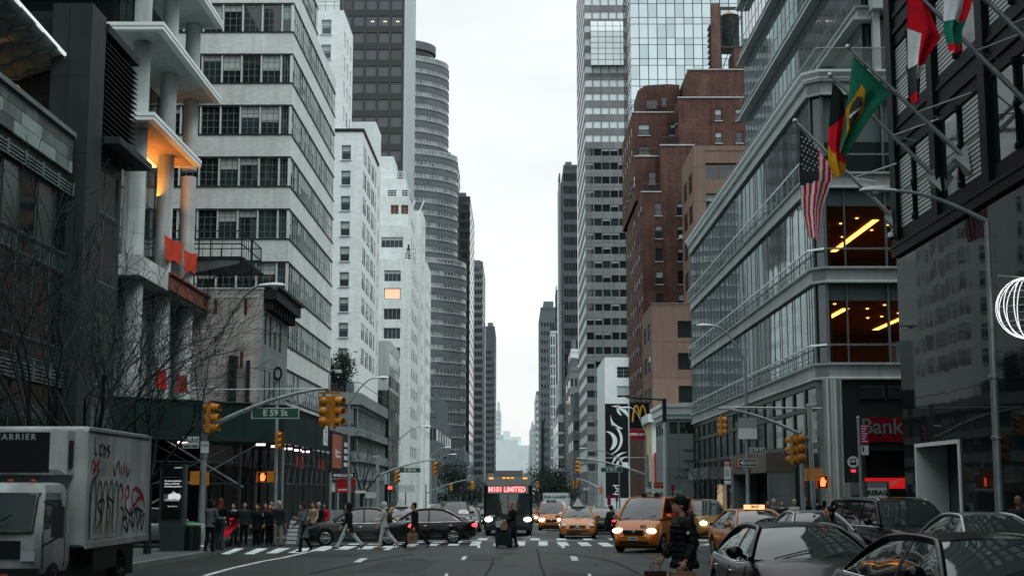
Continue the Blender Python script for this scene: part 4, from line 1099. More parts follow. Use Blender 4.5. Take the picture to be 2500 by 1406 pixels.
        d.box(xf+3.6+dx_,Y0+1.4,z0+.03,xf+6.4+dx_,Y0+2.3,z0+1.15,0); d.box(xf+4.2,Y0+1.6,z0+1.15,xf+4.6,Y0+1.66,z0+1.55,0); d.box(xf+5.1,Y0+1.6,z0+1.15,xf+5.6,Y0+1.66,z0+1.5,0); B.part('desk', d, ['frame_pale','warm_light'])
    # bank fascia and signs
    s = MB(); a, b = at(2078, 1078, Y0-.05), at(2205, 1018, Y0-.05)
    s.box(xf+1.6, Y0-.14, a.z, xf+fw, Y0-.06, b.z, 0); B.part('fascia', s, 'bank_red')
    s = MB(); write(s, 'Bank of America', (at(2100,1042,Y0).x, Y0-.16, at(2100,1042,Y0).z), (0,-1,0), 1.0, align='LEFT', bold=.012); B.part('lettering', s, 'letter_dark')
    s = MB(); a, b = at(2078, 1192, Y0-.05), at(2300, 1166, Y0-.05); s.box(xf+1.5, Y0-.12, a.z, xf+fw, Y0-.06, b.z, 0); B.part('lit_strip', s, 'red_strip')
    s = MB(); c = at(2183, 1178, Y0-.05)
    for k in range(3): s.add([(c.x-.32+.16*k,Y0-.13,c.z-.14+.05*k),(c.x-.24+.16*k,Y0-.13,c.z-.14+.05*k),(c.x-.02+.16*k,Y0-.13,c.z+.06+.05*k),(c.x-.10+.16*k,Y0-.13,c.z+.06+.05*k)], [(0,1,2,3)])
    B.part('emblem', s, 'gold_mark')
    lv = MB()
    for px in (2098, 2168):
        a = at(px, 960, Y0); lv.box(a.x,Y0-.08,tops[0]-.95,a.x+1.2,Y0-.02,tops[0]-.3,0)
        for k in range(6): lv.box(a.x+.05,Y0-.11,tops[0]-.92+.1*k,a.x+1.15,Y0-.081,tops[0]-.87+.1*k,0)
    B.part('vent', lv, 'metal_grey')
    gr = MB(); gr.box(xf+1.5,Y0-.10,.1,xf+fw,Y0-.061,.9,0)
    B.part('plinth', gr, 'stone_grey')
    # home store entrance: portal with a fascia and signs
    E = thing('store_entrance', 'stone entrance portal with red lettering and orange square sign on the bank building', 'shop entrance', (xc-.6, 95, gz(95)), world=True)
    ya_, yb_ = xc*F/(1935-1260), xc*F/(1840-1260)
    g = gz(90)
    m = MB(); m.box(xc-1.5,ya_,2.95,xc-.002,yb_,3.95); m.build('fascia', m_['bronze'], E)
    
    for q0, q1 in ((yb_-.4,yb_-.02),(ya_+.02,ya_+.3)): m = MB(); m.box(xc-1.4,q0,g-.5,xc-.01,q1,2.95); m.build('pillar', m_['stone_grey'], E)
    m = MB(); m.box(xc-1.53,ya_+3.2,3.1,xc-1.502,ya_+3.2+.9,3.8) if False else None
    ym = ya_+ (yb_-ya_)*.42
    dm = [(xc-1.53,ym-.55,3.45),(xc-1.53,ym,4.0),(xc-1.53,ym+.55,3.45),(xc-1.53,ym,2.9)]
    m = MB(); m.extr(dm, (.026,0,0)); m.build('square_sign', m_['store_orange'], E)
    m = MB(); 
    for k, tx in enumerate(('THE','HOME','DEPOT')): write(m, tx, (xc-1.54, ym, 3.62-.17*k), (-1,0,0), .2, bold=.01)
    m.build('lettering', m_['white_paint'], E)
    m = MB(); write(m, 'H&M', (xc-1.52, ya_+(yb_-ya_)*.74, 3.45), (-1,0,0), .8, bold=.03); m.build('red_lettering', m_['sign_red'], E)
    # low canopy farther along and shop lights
    c2 = thing('shop_canopy', 'pale curved awning over the far shop door of the bank building', 'awning', (xc-1, 108, gz(108)), world=True)
    y_a, y_b = xc*F/(1765-1260), xc*F/(1715-1260)
    m = MB(); m.box(xc-1.2,y_a,2.75,xc-.005,y_b,3.6); m.build('awning', m_['stone_grey'], c2)
    m = MB(); m.box(xc-.06,y_a+1,g+.3,xc-.02,y_a+3.5,2.4); m.build('lit_window', m_['shop_glow'], c2)
D('column_steel', (.46,.48,.48), .3, metal=.7, var=.1); D('office_dark', (.13,.07,.03), .9); D('office_ceiling', (.50,.29,.12), .9)
D('shade_grey', (.15,.18,.178), .7); D('bank_red', (.13,.003,.008), .5); D('letter_dark', (.13,.155,.155), .4)
D('gold_mark', (.6,.35,.2), .5); D('bronze', (.12,.105,.08), .45, metal=.2, var=.15); D('store_orange', (.40,.08,.03), .5); D('sign_red', (.30,.05,.035), .5)
m_['office_lamp'] = lit('office_lamp', (1,.50,.09), 4.5); m_['red_strip'] = lit('red_strip', (.9,.01,.015), .42); m_['shop_glow'] = lit('shop_glow', (1,.75,.45), .35)
m_['office_glass'] = clear_glass('office_glass', (.01,.012,.013), .02, .18)
m_['clear_pane'] = clear_glass('clear_pane', (.2,.23,.23), .03, .22)
right_bank()
def right_pavilion():
    Y0 = 118.; x0 = at(1628, 1100, Y0).x
    B = Bld('white_pavilion', 'low grey panelled pavilion under a stepped white cornice beside the glass building', x0, 122)
    z1 = Z(1022, Y0, 1650)
    zz = lambda py: Z(py, Y0, 1650)
    B.block(x0, x0+7, Y0, 127, -.4, z1, 'R', fr=dict(cols=[(.25,.9),(1.1,6)], rows=[(zz(1058), zz(1030))], style='plain', glass=G_DK, d=.15), sd=dict(cols=ev(9,4,.8), rows=[(zz(1058), zz(1030))], style='plain', glass=G_DK, d=.15))
    B.finish(['shop_panel'])
    c = MB(); c.box(x0-.15,Y0-.15,z1,x0+7,127,z1+.35); c.box(x0-.35,Y0-.35,z1+.351,x0+7,127,z1+.95); c.box(x0-.5,Y0-.5,z1+.951,x0+7,127,zz(985)); B.part('cornice', c, 'shop_white')
    s = MB()
    for k, t in enumerate((1098, 1124, 1146)):
        z = zz(t); s.box(x0+1.35,Y0-.02,z-.04,x0+2.35,Y0-.004,z+.04); s.box(x0+1.5,Y0-.02,z-.16,x0+2.2,Y0-.004,z-.12)
    write(s, 'VORNADO', (at(1672,1131,Y0).x, Y0-.012, zz(1166)), (0,-1,0), .36)
    B.part('lettering', s, 'frame_dark')
    # cream shop wall with a red vertical sign
    Y0 = 140.; x0 = at(1592, 1100, Y0).x
    B = Bld('cream_shop', 'cream and white shop wall with a vertical red blade sign', x0, 143)
    B.block(x0, x0+6, Y0, 147, -.4, Z(1030, Y0, 1600), 'R', fr=dict(cols=[(.3,1.6)], rows=[(.2,2.6)], style='plain', glass=G_DK, mi=0), sd=dict(cols=[(1,6)], rows=[(.2,2.8)], style='plain', glass=G_DK, mi=1))
    B.finish(['shop_white', 'shop_cream'])
    c = MB(); c.box(x0-.4,Y0-.4,Z(1030,Y0,1600),x0+6,147,Z(1010,Y0,1600)); B.part('cornice', c, 'shop_white')
    s = MB(); a = at(1600,1190,Y0-.3); s.box(x0+.2, Y0-.6, Z(1190,Y0,1600), x0+.45, Y0-.41+.35, Z(1105,Y0,1600)); B.part('blade_sign', s, 'painted_red_bright')
D('painted_red_bright', (.42,.02,.03), .5)
right_pavilion()

def right_tan():
    Y0 = 148.
    xl, xu = at(1592, 850, Y0).x, at(1697, 600, Y0).x
    B = Bld('tan_panel_building', 'tan panelled building in two steps with square dark windows', xl, 152)
    zl, zu = Z(742, Y0, 1640), Z(356, Y0, 1740)
    R = lambda ps, px: [(Z(b, Y0, px), Z(a, Y0, px)) for a, b in ps]
    lx = at(1655, 850, Y0).x - xl
    B.block(xl, xu-.01, Y0, Y0+11, 0, zl, 'R', fr=dict(cols=[(lx, xu-xl-.05)], rows=R(((783,824),(861,902),(941,982),(1020,1060)), 1670), style='grid:2:1', glass=G_DK, d=.5), sd=dict(cols=[(1.5,4.5),(6,9)], rows=R(((783,824),(861,902),(941,982)), 1670), glass=G_DK, d=.3), mi=0)
    ux = at(1723, 430, Y0).x - xu
    B.block(xu, xu+9, Y0, Y0+11, 0, zu, 'R', fr=dict(cols=[(ux, ux+4.2), (ux+4.6, 8.6)], rows=R(((398,438),(472,514),(547,590),(622,664)), 1760), style='grid:3:1', glass=G_DK, d=.5), sd=dict(cols=[(1.5,4.5),(6,9)], rows=R(((413,460),(490,535),(565,610),(640,690)), 1690), glass=G_DK, d=.3), mi=0)
    B.finish(['tan'])
    c = MB(); c.box(xu+1.2,Y0-.06,zu-.55,xu+9,Y0-.003,zu-.45); c.box(xl-.08,Y0-.08,zl,xu-.02,Y0+.3,zl+.12); B.part('coping', c, 'tan')
right_tan()

def right_brick():
    Y0 = 162.
    xa = at(1571, 800, Y0).x
    X_ = lambda px, Y=Y0: at(px, 600, Y).x
    Z_ = lambda py, Y=Y0: Z(py, Y, 1620)
    B = Bld('red_brick_apartment', 'tall red brick apartment house stepping back in terraces under a water tank', xa, 170)
    G = (('glass_dark',.5),('glass_dark',0),('glass_mid',.45),('glass_dark',.3))
    kw = dict(style='sash:sill', glass=G, frame='frame_dark', sillmat='stone_pale', d=.2)
    Ye = Y0*(1571-1260)/(1534-1260)
    rows = [(Z_(527+55.6*i), Z_(495+55.6*i)) for i in range(0, 10)]
    wcols = [(X_(1600)-xa, X_(1618)-xa), (X_(1654)-xa, X_(1672)-xa)]
    sr = [(Z_(527+55.6*i), Z_(495+55.6*i)) for i in range(-1, 10)]
    x2 = xa+22
    B.block(xa, x2, Y0, Ye, 0, Z_(470), 'R', fr=dict(cols=wcols+[(X_(1712)-xa,X_(1730)-xa)], rows=rows, **kw), sd=dict(cols=ev(Ye-Y0,7,.42), rows=rows, **dict(kw, style='sash')), mi=0)
    zs = Z_(470)
    def tier(pxa, pxb, y0, zt, cols=(), rws=(), back=None, mi=0, z0=None, **q):
        xx = X_(pxa, y0); nonlocal_z = zs if z0 is None else z0
        B.block(xx, X_(pxb, y0), y0, back or Ye+4, nonlocal_z+.002, zt, 'R', fr=dict(cols=[(X_(a,y0)-xx, X_(b,y0)-xx) for a, b in cols], rows=[(Z(b,y0,1640),Z(a,y0,1640)) for a, b in rws], **kw), sd=dict(cols=ev((back or Ye+4)-y0,5,.4), rows=[(Z(b,y0,1640),Z(a,y0,1640)) for a, b in rws], **kw), mi=mi)
    tier(1553, 1640, 167, Z(383,167,1580), [(1586,1604)], [(420,450)])
    tier(1617, 1700, 164.5, Z(356,164.5,1650))
    tier(1547, 1668, 171, Z(276,171,1600), [(1562,1590),(1640,1652)], [(303,331),(357,378)])
    tier(1663, 1850, 166, Z(240,166,1740), [(1752,1769),(1803,1820)], [(266,295),(322,350),(378,408)])
    tier(1686, 1850, 168, Z(172,168,1740))
    # octagonal top storey
    y0 = 174; oc = [X_(1566,y0), X_(1580,y0), X_(1636,y0), X_(1665,y0)]
    zt = Z(209, y0, 1620); zb = Z(278, 171, 1600)
    poly = [(oc[0],y0+2.5),(oc[1],y0),(oc[2],y0-.6),(oc[3],y0-.2),(oc[3],y0+9),(oc[0],y0+9)]
    B.w.add([(x,y,zb) for x,y in poly]+[(x,y,zt) for x,y in poly], [(i,(i+1)%6,6+(i+1)%6,6+i) for i in range(6)]+[(6,7,8,9,10,11)], 0)
    B.finish(['brick_red'], 95)
    o = MB()
    o.box(X_(1582,y0),y0-1.1,Z(271,y0,1600),X_(1607,y0),y0-.9,Z(252,y0,1600)); B.part('terrace_door', o, 'glass_dark')
    o = MB(); o.box(X_(1618,y0),y0-1.3,Z(268,y0,1600),X_(1629,y0),y0-.9,Z(246,y0,1600)); B.part('terrace_door', o, 'glass_dark')
    # copings and terrace rails
    for pxa, pxb, y0_, py in ((1553,1640,167,383),(1617,1700,164.5,356),(1547,1668,171,276),(1663,1850,166,240),(1686,1850,168,172)):
        z = Z(py, y0_, 1620); c = MB(); c.box(X_(pxa,y0_)-.12,y0_-.12,z,X_(pxb,y0_),y0_+.25,z+.14); B.part('coping', c, 'stone_pale')
    c = MB(); c.box(xa-.1,Y0-.1,Z_(470),X_(1617),Y0+.3,Z_(470)+.14); B.part('coping', c, 'stone_pale')
    c = MB(); c.box(X_(1690,168),167.93,Z(247,168,1740)-.1,X_(1850,168),167.99,Z(247,168,1740)+.15)
    B.part('coping', c, 'stone_pale')
    r = MB()
    for pxa, pxb, y0_, py in ((1547,1668,171,276),(1553,1618,167,383),(1571,1617,162,470),(1617,1664,164.5,356)):
        z = Z(py, y0_, 1620)+.14; xx, xe = X_(pxa,y0_), X_(pxb,y0_)
        for j in range(13): r.cyl((xx+(xe-xx)*j/12,y0_+.1,z),(xx+(xe-xx)*j/12,y0_+.1,z+.9),.03,n=4)
        r.tube([(xx,y0_+.1,z+.9),(xe,y0_+.1,z+.9)],.04,4)
    B.part('railing', r, 'black_metal')
    ac = MB(); ac.box(X_(1658),Y0-.35,Z_(583),X_(1668),Y0-.02,Z_(575)); B.part('air_conditioner', ac, 'white_paint')
    ch = MB(); zc = Z(172,172,1740)
    ch.box(X_(1750,172),172,zc,X_(1770,172),173.6,Z(8,172,1760)); B.part('chimney', ch, 'brick_dark')
    b2 = MB(); b2.box(X_(1800,172),171,zc,X_(1850,172),176,Z(125,172,1800)); B.part('bulkhead', b2, 'brick_dark')
    # water tank
    t = thing('water_tank', 'dark wooden rooftop water tank with copper cone roof on steel frame', 'water tank', (X_(1795,176),176,zc), world=True)
    cx = X_(1793,176); z0 = Z(120,176,1790); z1 = Z(42,176,1790)
    tk = MB(); tk.lathe((cx,176,0), [(0,z0),(1.15,z0),(1.15,z1),(0,z1)], 20); tk.build('tank', m_['tank_wood'], t, smooth=30)
    hp = MB()
    for k in range(7): z = z0+(z1-z0)*(k+.5)/7; hp.lathe((cx,176,0), [(1.155,z),(1.18,z),(1.18,z+.05),(1.155,z+.05)], 20)
    hp.build('hoop', m_['black_metal'], t)
    cn = MB(); cn.lathe((cx,176,0), [(1.25,z1),(1.2,z1+.05),(.05,z1+.75)], 20); cn.build('cone_roof', m_['copper'], t, smooth=30)
    fr = MB()
    for dx in (-1.35,1.35):
        for dy in (-1.2,1.2): fr.tube([(cx+dx,176+dy,zc),(cx+dx,176+dy,z1+.6)],.09,4)
        fr.tube([(cx-1.35,174.8,zc+.5),(cx+1.35,174.8,z1)],.05,4)
    fr.box(cx-2.6,174.7,z1+.5,cx+2,174.9,z1+.9); fr.box(cx-1.5,174.6,z0-.3,cx+1.5,177.4,z0-.05)
    fr.build('frame', m_['black_metal'], t)
    ld = MB()
    for j in range(9): ld.box(cx-2.9,174,zc+.3+j*.75,cx-2.5,176,zc+.55+j*.75)
    ld.build('fire_stair', m_['black_metal'], t)
D('tank_wood', (.045,.045,.042), .9, var=.3, scale=2, streak=.4); D('copper', (.34,.19,.11), .6)
right_brick()

def right_towers():
    # mirror glass tower
    Y0 = 231.; xc = at(1541, 300, Y0).x; Ye = Y0*(1541-1260)/(1524-1260)
    B = Bld('mirror_glass_tower', 'mirror glass tower reflecting the white sky in a dark grid', xc, 235, 'tower')
    cw = 23.5*Y0/F*.97; ph = Z(100, Y0, 1600)-Z(150.3, Y0, 1600)
    zt = 100
    z = Z(245, Y0, 1600); rows = []
    k = -8
    for k in range(-12, 16):
        a = z + ph*k
        rows += [(a+.04, a+ph*.68-.04), (a+ph*.68+.04, a+ph-.04)]
    rows = [r for r in rows if r[0] > 14]
    zt = rows[-1][1]+1
    L0 = cw*22
    B.block(xc, xc+L0, Y0, Ye, 0, zt, 'R', fr=dict(cols=[(cw*i+.07, cw*(i+1)-.07) for i in range(22)], rows=rows, style='bare', glass=(('glass_mirror',0),('glass_mirror',0),('glass_mirror2',0)), d=.06), sd=dict(cols=ev(Ye-Y0,7,.9), rows=rows, style='bare', glass=(('glass_mirror2',0),), d=.06))
    B.finish(['tower_dark'], 98)
    # striped tower
    Y0 = 294.; xc = at(1430, 600, Y0).x; Ye = Y0*(1430-1260)/(1411-1260)
    B = Bld('striped_office_tower', 'striped office tower of grey bands and ribbon windows with a glass atrium', xc, 300, 'tower')
    p = 35.3*Y0/F*1.005
    zb = Z(620, Y0, 1470)
    n0 = int(zb/p)
    rows = [(zb+p*(i-n0), zb+p*(i-n0)+p*.5) for i in range(1, n0+22)]
    L0 = 14
    cols = ev(L0, 8, .9)
    za = Z(55, Y0, 1480); zb_ = Z(165, Y0, 1480)
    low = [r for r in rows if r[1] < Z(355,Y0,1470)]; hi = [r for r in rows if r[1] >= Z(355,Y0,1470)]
    GS = (('glass_dark',0),('glass_dark',0),('glass_mid',0),('glass_dark',.3)); GHI = (('glass_sky_painted',0),)
    B.block(xc, xc+L0, Y0, Ye, 0, low[-1][1]+p*.5, 'R', fr=dict(cols=cols, rows=low, style='plain', glass=GS, frame='frame_pale', d=.15), sd=dict(cols=[(.5,Ye-Y0-.5)], rows=low, style='bare', glass=(('glass_sky_painted',0),), d=.1))
    B.block(xc, xc+L0, Y0, Ye, low[-1][1]+p*.5+.002, rows[-1][1]+2, 'R', fr=dict(cols=cols, rows=hi, style='plain', glass=GHI, frame='frame_pale', d=.15), sd=dict(cols=[(.5,Ye-Y0-.5)], rows=hi, style='bare', glass=(('glass_sky_painted',0),), d=.1), mi=0)
    B.finish(['grey_brown'], 98)
    a = MB(); x0 = at(1441,100,Y0).x; x1 = xc+L0
    n = 6
    def fn(u, v):
        z = zb_ + (za-zb_)*v; return (x0+(x1-x0)*u, Y0-1.6+1.5*max(0,v-.75)*2, z)
    a.grid(fn, 8, 8); a.quad((x0,Y0-1.6,zb_),(x0,Y0-.1,zb_),(x0,Y0-.1,za),(x0,Y0-1.0,za)); B.part('atrium_glass', a, 'glass_sky_painted')
    m = MB()
    for i in range(9): m.tube([fn(i/8,j/8) for j in range(9)], .06, 4)
    for j in range(9): m.tube([fn(i/8,j/8) for i in range(9)], .06, 4)
    B.part('atrium_frame', m, 'frame_grey')
    # low white building carrying the black banner
    Y0 = 232.; xc = at(1477, 1000, Y0).x; Ye = Y0*(1477-1260)/(1458-1260)
    B = Bld('low_white_building', 'low white building with wide grid windows behind the black ornament banner', xc, 238)
    B.block(xc, xc+14, Y0, Ye, 0, Z(872, Y0, 1500), 'R', fr=dict(cols=[(2.0,7.5)], rows=[(Z(970,Y0,1500),Z(942,Y0,1500)),(Z(922,Y0,1500),Z(895,Y0,1500))], style='grid:5:3', glass=G_OFF, frame='frame_pale', d=.2), sd=dict(cols=[], rows=[]))
    B.finish(['shop_white'])
D('glass_mirror2', (.55,.60,.605), .03, metal=1, var=.05, scale=.1, fine=0, wave=.02, wscale=.1); D('glass_pale2', (.55,.60,.60), .05, metal=.9, var=.1, scale=.1, fine=0)
D('glass_white', (.9,.92,.92), .1, metal=.95, var=.0, fine=0); D('glass_atrium', (.74,.80,.80), .15, metal=.7, var=.08, scale=.3)
right_towers()
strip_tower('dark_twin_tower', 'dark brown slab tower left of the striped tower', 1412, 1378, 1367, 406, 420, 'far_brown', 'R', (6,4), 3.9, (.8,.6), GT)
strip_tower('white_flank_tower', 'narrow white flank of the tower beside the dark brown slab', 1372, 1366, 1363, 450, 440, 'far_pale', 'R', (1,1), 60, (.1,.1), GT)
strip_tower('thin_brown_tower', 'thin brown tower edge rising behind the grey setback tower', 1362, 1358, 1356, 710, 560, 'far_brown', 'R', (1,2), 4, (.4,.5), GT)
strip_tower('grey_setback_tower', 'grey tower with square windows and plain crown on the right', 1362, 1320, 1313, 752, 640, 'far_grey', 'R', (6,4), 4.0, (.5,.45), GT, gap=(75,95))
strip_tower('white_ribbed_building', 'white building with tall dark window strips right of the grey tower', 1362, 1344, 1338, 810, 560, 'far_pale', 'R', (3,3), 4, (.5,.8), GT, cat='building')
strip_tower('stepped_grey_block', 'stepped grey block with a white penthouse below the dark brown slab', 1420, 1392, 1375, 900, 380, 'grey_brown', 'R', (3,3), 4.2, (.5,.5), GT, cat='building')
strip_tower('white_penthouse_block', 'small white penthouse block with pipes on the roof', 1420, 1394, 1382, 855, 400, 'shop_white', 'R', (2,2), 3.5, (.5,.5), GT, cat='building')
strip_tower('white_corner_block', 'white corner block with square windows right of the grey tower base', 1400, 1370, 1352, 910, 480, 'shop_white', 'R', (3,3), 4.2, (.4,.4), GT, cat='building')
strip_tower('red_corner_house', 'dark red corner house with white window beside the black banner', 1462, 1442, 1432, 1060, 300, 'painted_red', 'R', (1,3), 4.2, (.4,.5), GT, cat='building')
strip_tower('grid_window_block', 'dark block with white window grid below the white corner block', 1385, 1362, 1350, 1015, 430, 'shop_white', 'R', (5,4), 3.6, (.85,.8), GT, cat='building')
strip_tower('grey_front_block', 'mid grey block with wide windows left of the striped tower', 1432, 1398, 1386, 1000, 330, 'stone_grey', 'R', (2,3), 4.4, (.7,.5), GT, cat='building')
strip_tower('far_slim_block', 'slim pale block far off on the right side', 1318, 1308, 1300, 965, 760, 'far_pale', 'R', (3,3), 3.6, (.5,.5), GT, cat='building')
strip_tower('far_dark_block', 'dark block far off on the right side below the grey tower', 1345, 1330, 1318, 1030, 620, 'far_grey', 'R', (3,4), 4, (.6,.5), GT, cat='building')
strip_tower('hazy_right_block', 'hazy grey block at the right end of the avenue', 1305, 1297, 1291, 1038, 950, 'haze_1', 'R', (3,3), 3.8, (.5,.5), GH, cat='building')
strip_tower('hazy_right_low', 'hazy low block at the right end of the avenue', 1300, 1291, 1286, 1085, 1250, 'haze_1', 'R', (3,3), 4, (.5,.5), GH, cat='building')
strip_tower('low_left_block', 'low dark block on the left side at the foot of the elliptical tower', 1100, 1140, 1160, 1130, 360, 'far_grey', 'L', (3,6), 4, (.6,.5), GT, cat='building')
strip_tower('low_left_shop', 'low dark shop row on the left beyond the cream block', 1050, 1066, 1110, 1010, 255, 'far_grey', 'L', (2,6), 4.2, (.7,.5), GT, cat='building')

# ================================================================ ground
def ground():
    D('asphalt', (.025,.030,.032), .55, var=.42, scale=.30, fine=.28, bump=.35, bscale=60, spec=.16, lanes=.24)
    D('pavement', (.11,.118,.12), .8, var=.25, scale=.5, fine=.1, panel=(1.5,1.5), seam=.02)
    D('kerb', (.22,.225,.225), .75, var=.2, scale=1.5)
    D('road_paint', (.68,.70,.69), .6, var=.42, scale=3.2, fine=.25)
    D('tar', (.012,.014,.015), .7, var=.1)
    D('patch', (.017,.020,.021), .6, var=.3, scale=.8, fine=.2)
    ys = [-80, 0, 22, 28, 35, 45, 50, 55, 60, 65, 70, 76, 100, 120, 140, 180, 220, 260, 330, 400, 900, 2000, 5000]
    g = MB()
    g.grid(lambda u, v: ((-4000 if u == 0 else 4000), ys[int(round(v*(len(ys)-1)))], gz(ys[int(round(v*(len(ys)-1)))])), 1, len(ys)-1)
    o = g.build('road', m_['asphalt']); o['kind'] = 'structure'
    def sheet(mb, poly, dz):    # a strip that follows the ground along y
        pass
    def slab(nm, x0, x1, y0, y1, h=.14):
        mb = MB(); k = [y0] + [y for y in ys if y0 < y < y1] + [y1]
        for a, b in zip(k, k[1:]):
            mb.quad((x0,a,gz(a)+h),(x1,a,gz(a)+h),(x1,b,gz(b)+h),(x0,b,gz(b)+h))
            for x in (x0, x1): mb.quad((x,a,gz(a)-.02),(x,b,gz(b)-.02),(x,b,gz(b)+h),(x,a,gz(a)+h))
        for y in (y0, y1): mb.quad((x0,y,gz(y)-.02),(x1,y,gz(y)-.02),(x1,y,gz(y)+h),(x0,y,gz(y)+h))
        o = mb.build('pavement', m_['pavement']); o['kind'] = 'structure'
        return o
    kb = MB()
    KL, KR = -9.9, 11.0
    blocks = [(-80, 49.8), (64.2, 113.5), (129, 192), (208, 272), (288, 352), (368, 432), (448, 512), (528, 592), (608, 1500)]
    for i, (a, b) in enumerate(blocks):
        # rounded corner on the near left pavement
        slab('pavement', -60, KL-.15, a, b-2 if i == 0 else b); slab('pavement', KR+.15, 60, a, b)
        for x0, x1 in ((KL-.15, KL), (KR, KR+.15)):
            k = [a+.001] + [y for y in ys if a < y < b] + [(b-2 if i == 0 and x1 == KL else b)]
            for p, q in zip(k, k[1:]):
                kb.quad((x0,p,gz(p)+.15),(x1,p,gz(p)+.15),(x1,q,gz(q)+.15),(x0,q,gz(q)+.15))
                for x in (x0, x1): kb.quad((x,p,gz(p)-.02),(x,q,gz(q)-.02),(x,q,gz(q)+.15),(x,p,gz(p)+.15))
    o = kb.build('kerb', m_['kerb']); o['kind'] = 'structure'
    # near left rounded corner
    mb = MB(); cx, cy, r = KL-2, 47.8, 2.0
    arc = [(cx+r*cos(t*pi/16), cy+r*sin(t*pi/16)) for t in range(9)]
    poly = [(-60,47.8)] + arc + [(-60, 49.8)]
    n = len(poly)
    mb.add([(x,y,gz(y)+.14) for x,y in poly] + [(x,y,gz(y)-.02) for x,y in poly], [tuple(range(n))] + [(i,(i+1)%n,n+(i+1)%n,n+i) for i in range(n)])
    o = mb.build('pavement', m_['pavement']); o['kind'] = 'structure'
    # markings, 4 mm above the asphalt
    pm = MB()
    def strip(pts, w, e=.004):
        for a, b in zip(pts, pts[1:]):
            A, Bq = V((*a,0)), V((*b,0)); n = V(((Bq-A).y, -(Bq-A).x, 0)).normalized()*w/2
            pm.quad(*[(q.x,q.y,gz(q.y)+e) for q in (A-n, A+n, Bq+n, Bq-n)])
    def para(xc, y0, y1, w, sk=0, e=.004):
        k = [y0] + [y for y in ys if y0 < y < y1] + [y1]
        for a, b in zip(k, k[1:]):
            ta, tb = (a-y0)/(y1-y0), (b-y0)/(y1-y0)
            pm.quad((xc-w/2+sk*ta,a,gz(a)+e),(xc+w/2+sk*ta,a,gz(a)+e),(xc+w/2+sk*tb,b,gz(b)+e),(xc-w/2+sk*tb,b,gz(b)+e))
    def gp(px, py):
        lo, hi = 10., 2000.
        for _ in range(60):
            mid = (lo+hi)/2
            if at(px, py, mid).z > gz(mid): lo = mid
            else: hi = mid
        p = at(px, py, lo); return p
    # zebra bars of the near crossing: (left end px, right px, y far, y near, slant px)
    bars = [(538,560,1338,1352,36),(594,620,1338,1352,34),(648,676,1337,1350,33),(702,734,1337,1349,32),(758,792,1331,1344,34),(815,850,1326,1341,40),(870,905,1325,1340,34),(930,965,1323,1336,28),(985,1010,1322,1333,25),(1040,1066,1322,1331,18),(1092,1118,1321,1331,12),(1146,1170,1321,1331,6),(1204,1227,1321,1331,6),(1260,1281,1321,1331,2),(1315,1337,1321,1331,0),(1366,1391,1322,1331,-8),(1420,1446,1323,1332,-12),(1473,1500,1324,1333,-16)]
    for a, b, yf, yn, s in bars:
        q = [gp(a, yn), gp(b, yn), gp(b+s, yf), gp(a+s, yf)]
        pm.quad(*[(p.x,p.y,gz(p.y)+.004) for p in q])
    # lane dashes
    for a, b, yn, yf, s in ((862,880,1372,1362,18),(1125,1135,1366,1357,6),(1397,1413,1368,1357,-6),(1085,1093,1406,1399,2),(1438,1450,1406,1400,-4),(935,950,1342,1335,12),(1165,1172,1337,1331,1),(1372,1380,1337,1331,-3)):
        q = [gp(a, yn), gp(b, yn), gp(b+s, yf), gp(a+s, yf)]
        pm.quad(*[(p.x,p.y,gz(p.y)+.004) for p in q])
    # curved edge line on the left
    pts = [gp(*p) for p in ((500,1405),(560,1388),(640,1370),(690,1361),(735,1351),(790,1338),(808,1330))]
    strip([(p.x,p.y) for p in pts], .16, .008)
    # ladder lines right and the far crossing
    for k in range(7): 
        q = gp(1575+12*k, 1347+4.4*k); strip([(q.x,q.y),(q.x+.65,q.y)], .22)
    for px in (1720,1752,1790): q = gp(px, 1330); strip([(q.x,q.y),(q.x+.55,q.y+1.8)], .45)
    for x in [KL+.8+1.25*k for k in range(17)]: strip([(x,67.2),(x,70.2)], .45)
    for y0 in range(75, 400, 9):
        for x in (-6.2, -2.7, .7, 4.2, 7.6):
            if 128 < y0 < 144 or 208 < y0 < 224: continue
            strip([(x,y0),(x,y0+3)], .12)
    for yy in (127, 145, 206, 224):
        for x in [KL+.8+1.25*k for k in range(17)]: strip([(x,yy),(x,yy+2.6)], .45)
    strip([(KL+.2,66.2),(KR-.2,66.2)], .3)
    o = pm.build('road_marking', m_['road_paint']); o['kind'] = 'structure'
    # seams, tar lines and patches
    tb = MB(); pm = tb
    rr = random.Random(5)
    for pts in (((1330,1406),(1316,1375),(1312,1350),(1306,1338)), ((1180,1406),(1196,1380),(1210,1360)), ((1560,1400),(1500,1372),(1400,1352),(1290,1345)), ((760,1400),(905,1368),(1010,1352))):
        q = [gp(*p) for p in pts]; w = [(p.x+rr.uniform(-.06,.06), p.y) for p in q]
        strip(w, .07, .010)
    o = tb.build('tar_seam', m_['tar']); o['kind'] = 'structure'
    pb = MB(); pm = pb
    for x, y, w, l in ((-3.2,36,1.6,7),(4.6,44,1.2,5),(1.2,33,.9,3),(-6.4,46,2.2,3.4),(6.5,38,2.4,5),(-1.0,43,1.1,4.5),(2.6,31,1.8,4),(-5.2,31,1.4,3)): strip([(x,y),(x+.1,y+l)], w, .006)
    o = pb.build('road_patch', m_['patch']); o['kind'] = 'structure'
    pb = MB(); pm = pb; rq = random.Random(9)
    for k in range(26):
        x, y = rq.uniform(-9,3), rq.uniform(31,50); q = [(x,y)]
        for j in range(rq.randint(4,9)): x += rq.uniform(-.5,.5); y += rq.uniform(-.1,.7); q.append((x,y))
        strip(q, rq.uniform(.015,.04), .012)
    o = pb.build('crack', m_['tar']); o['kind'] = 'structure'
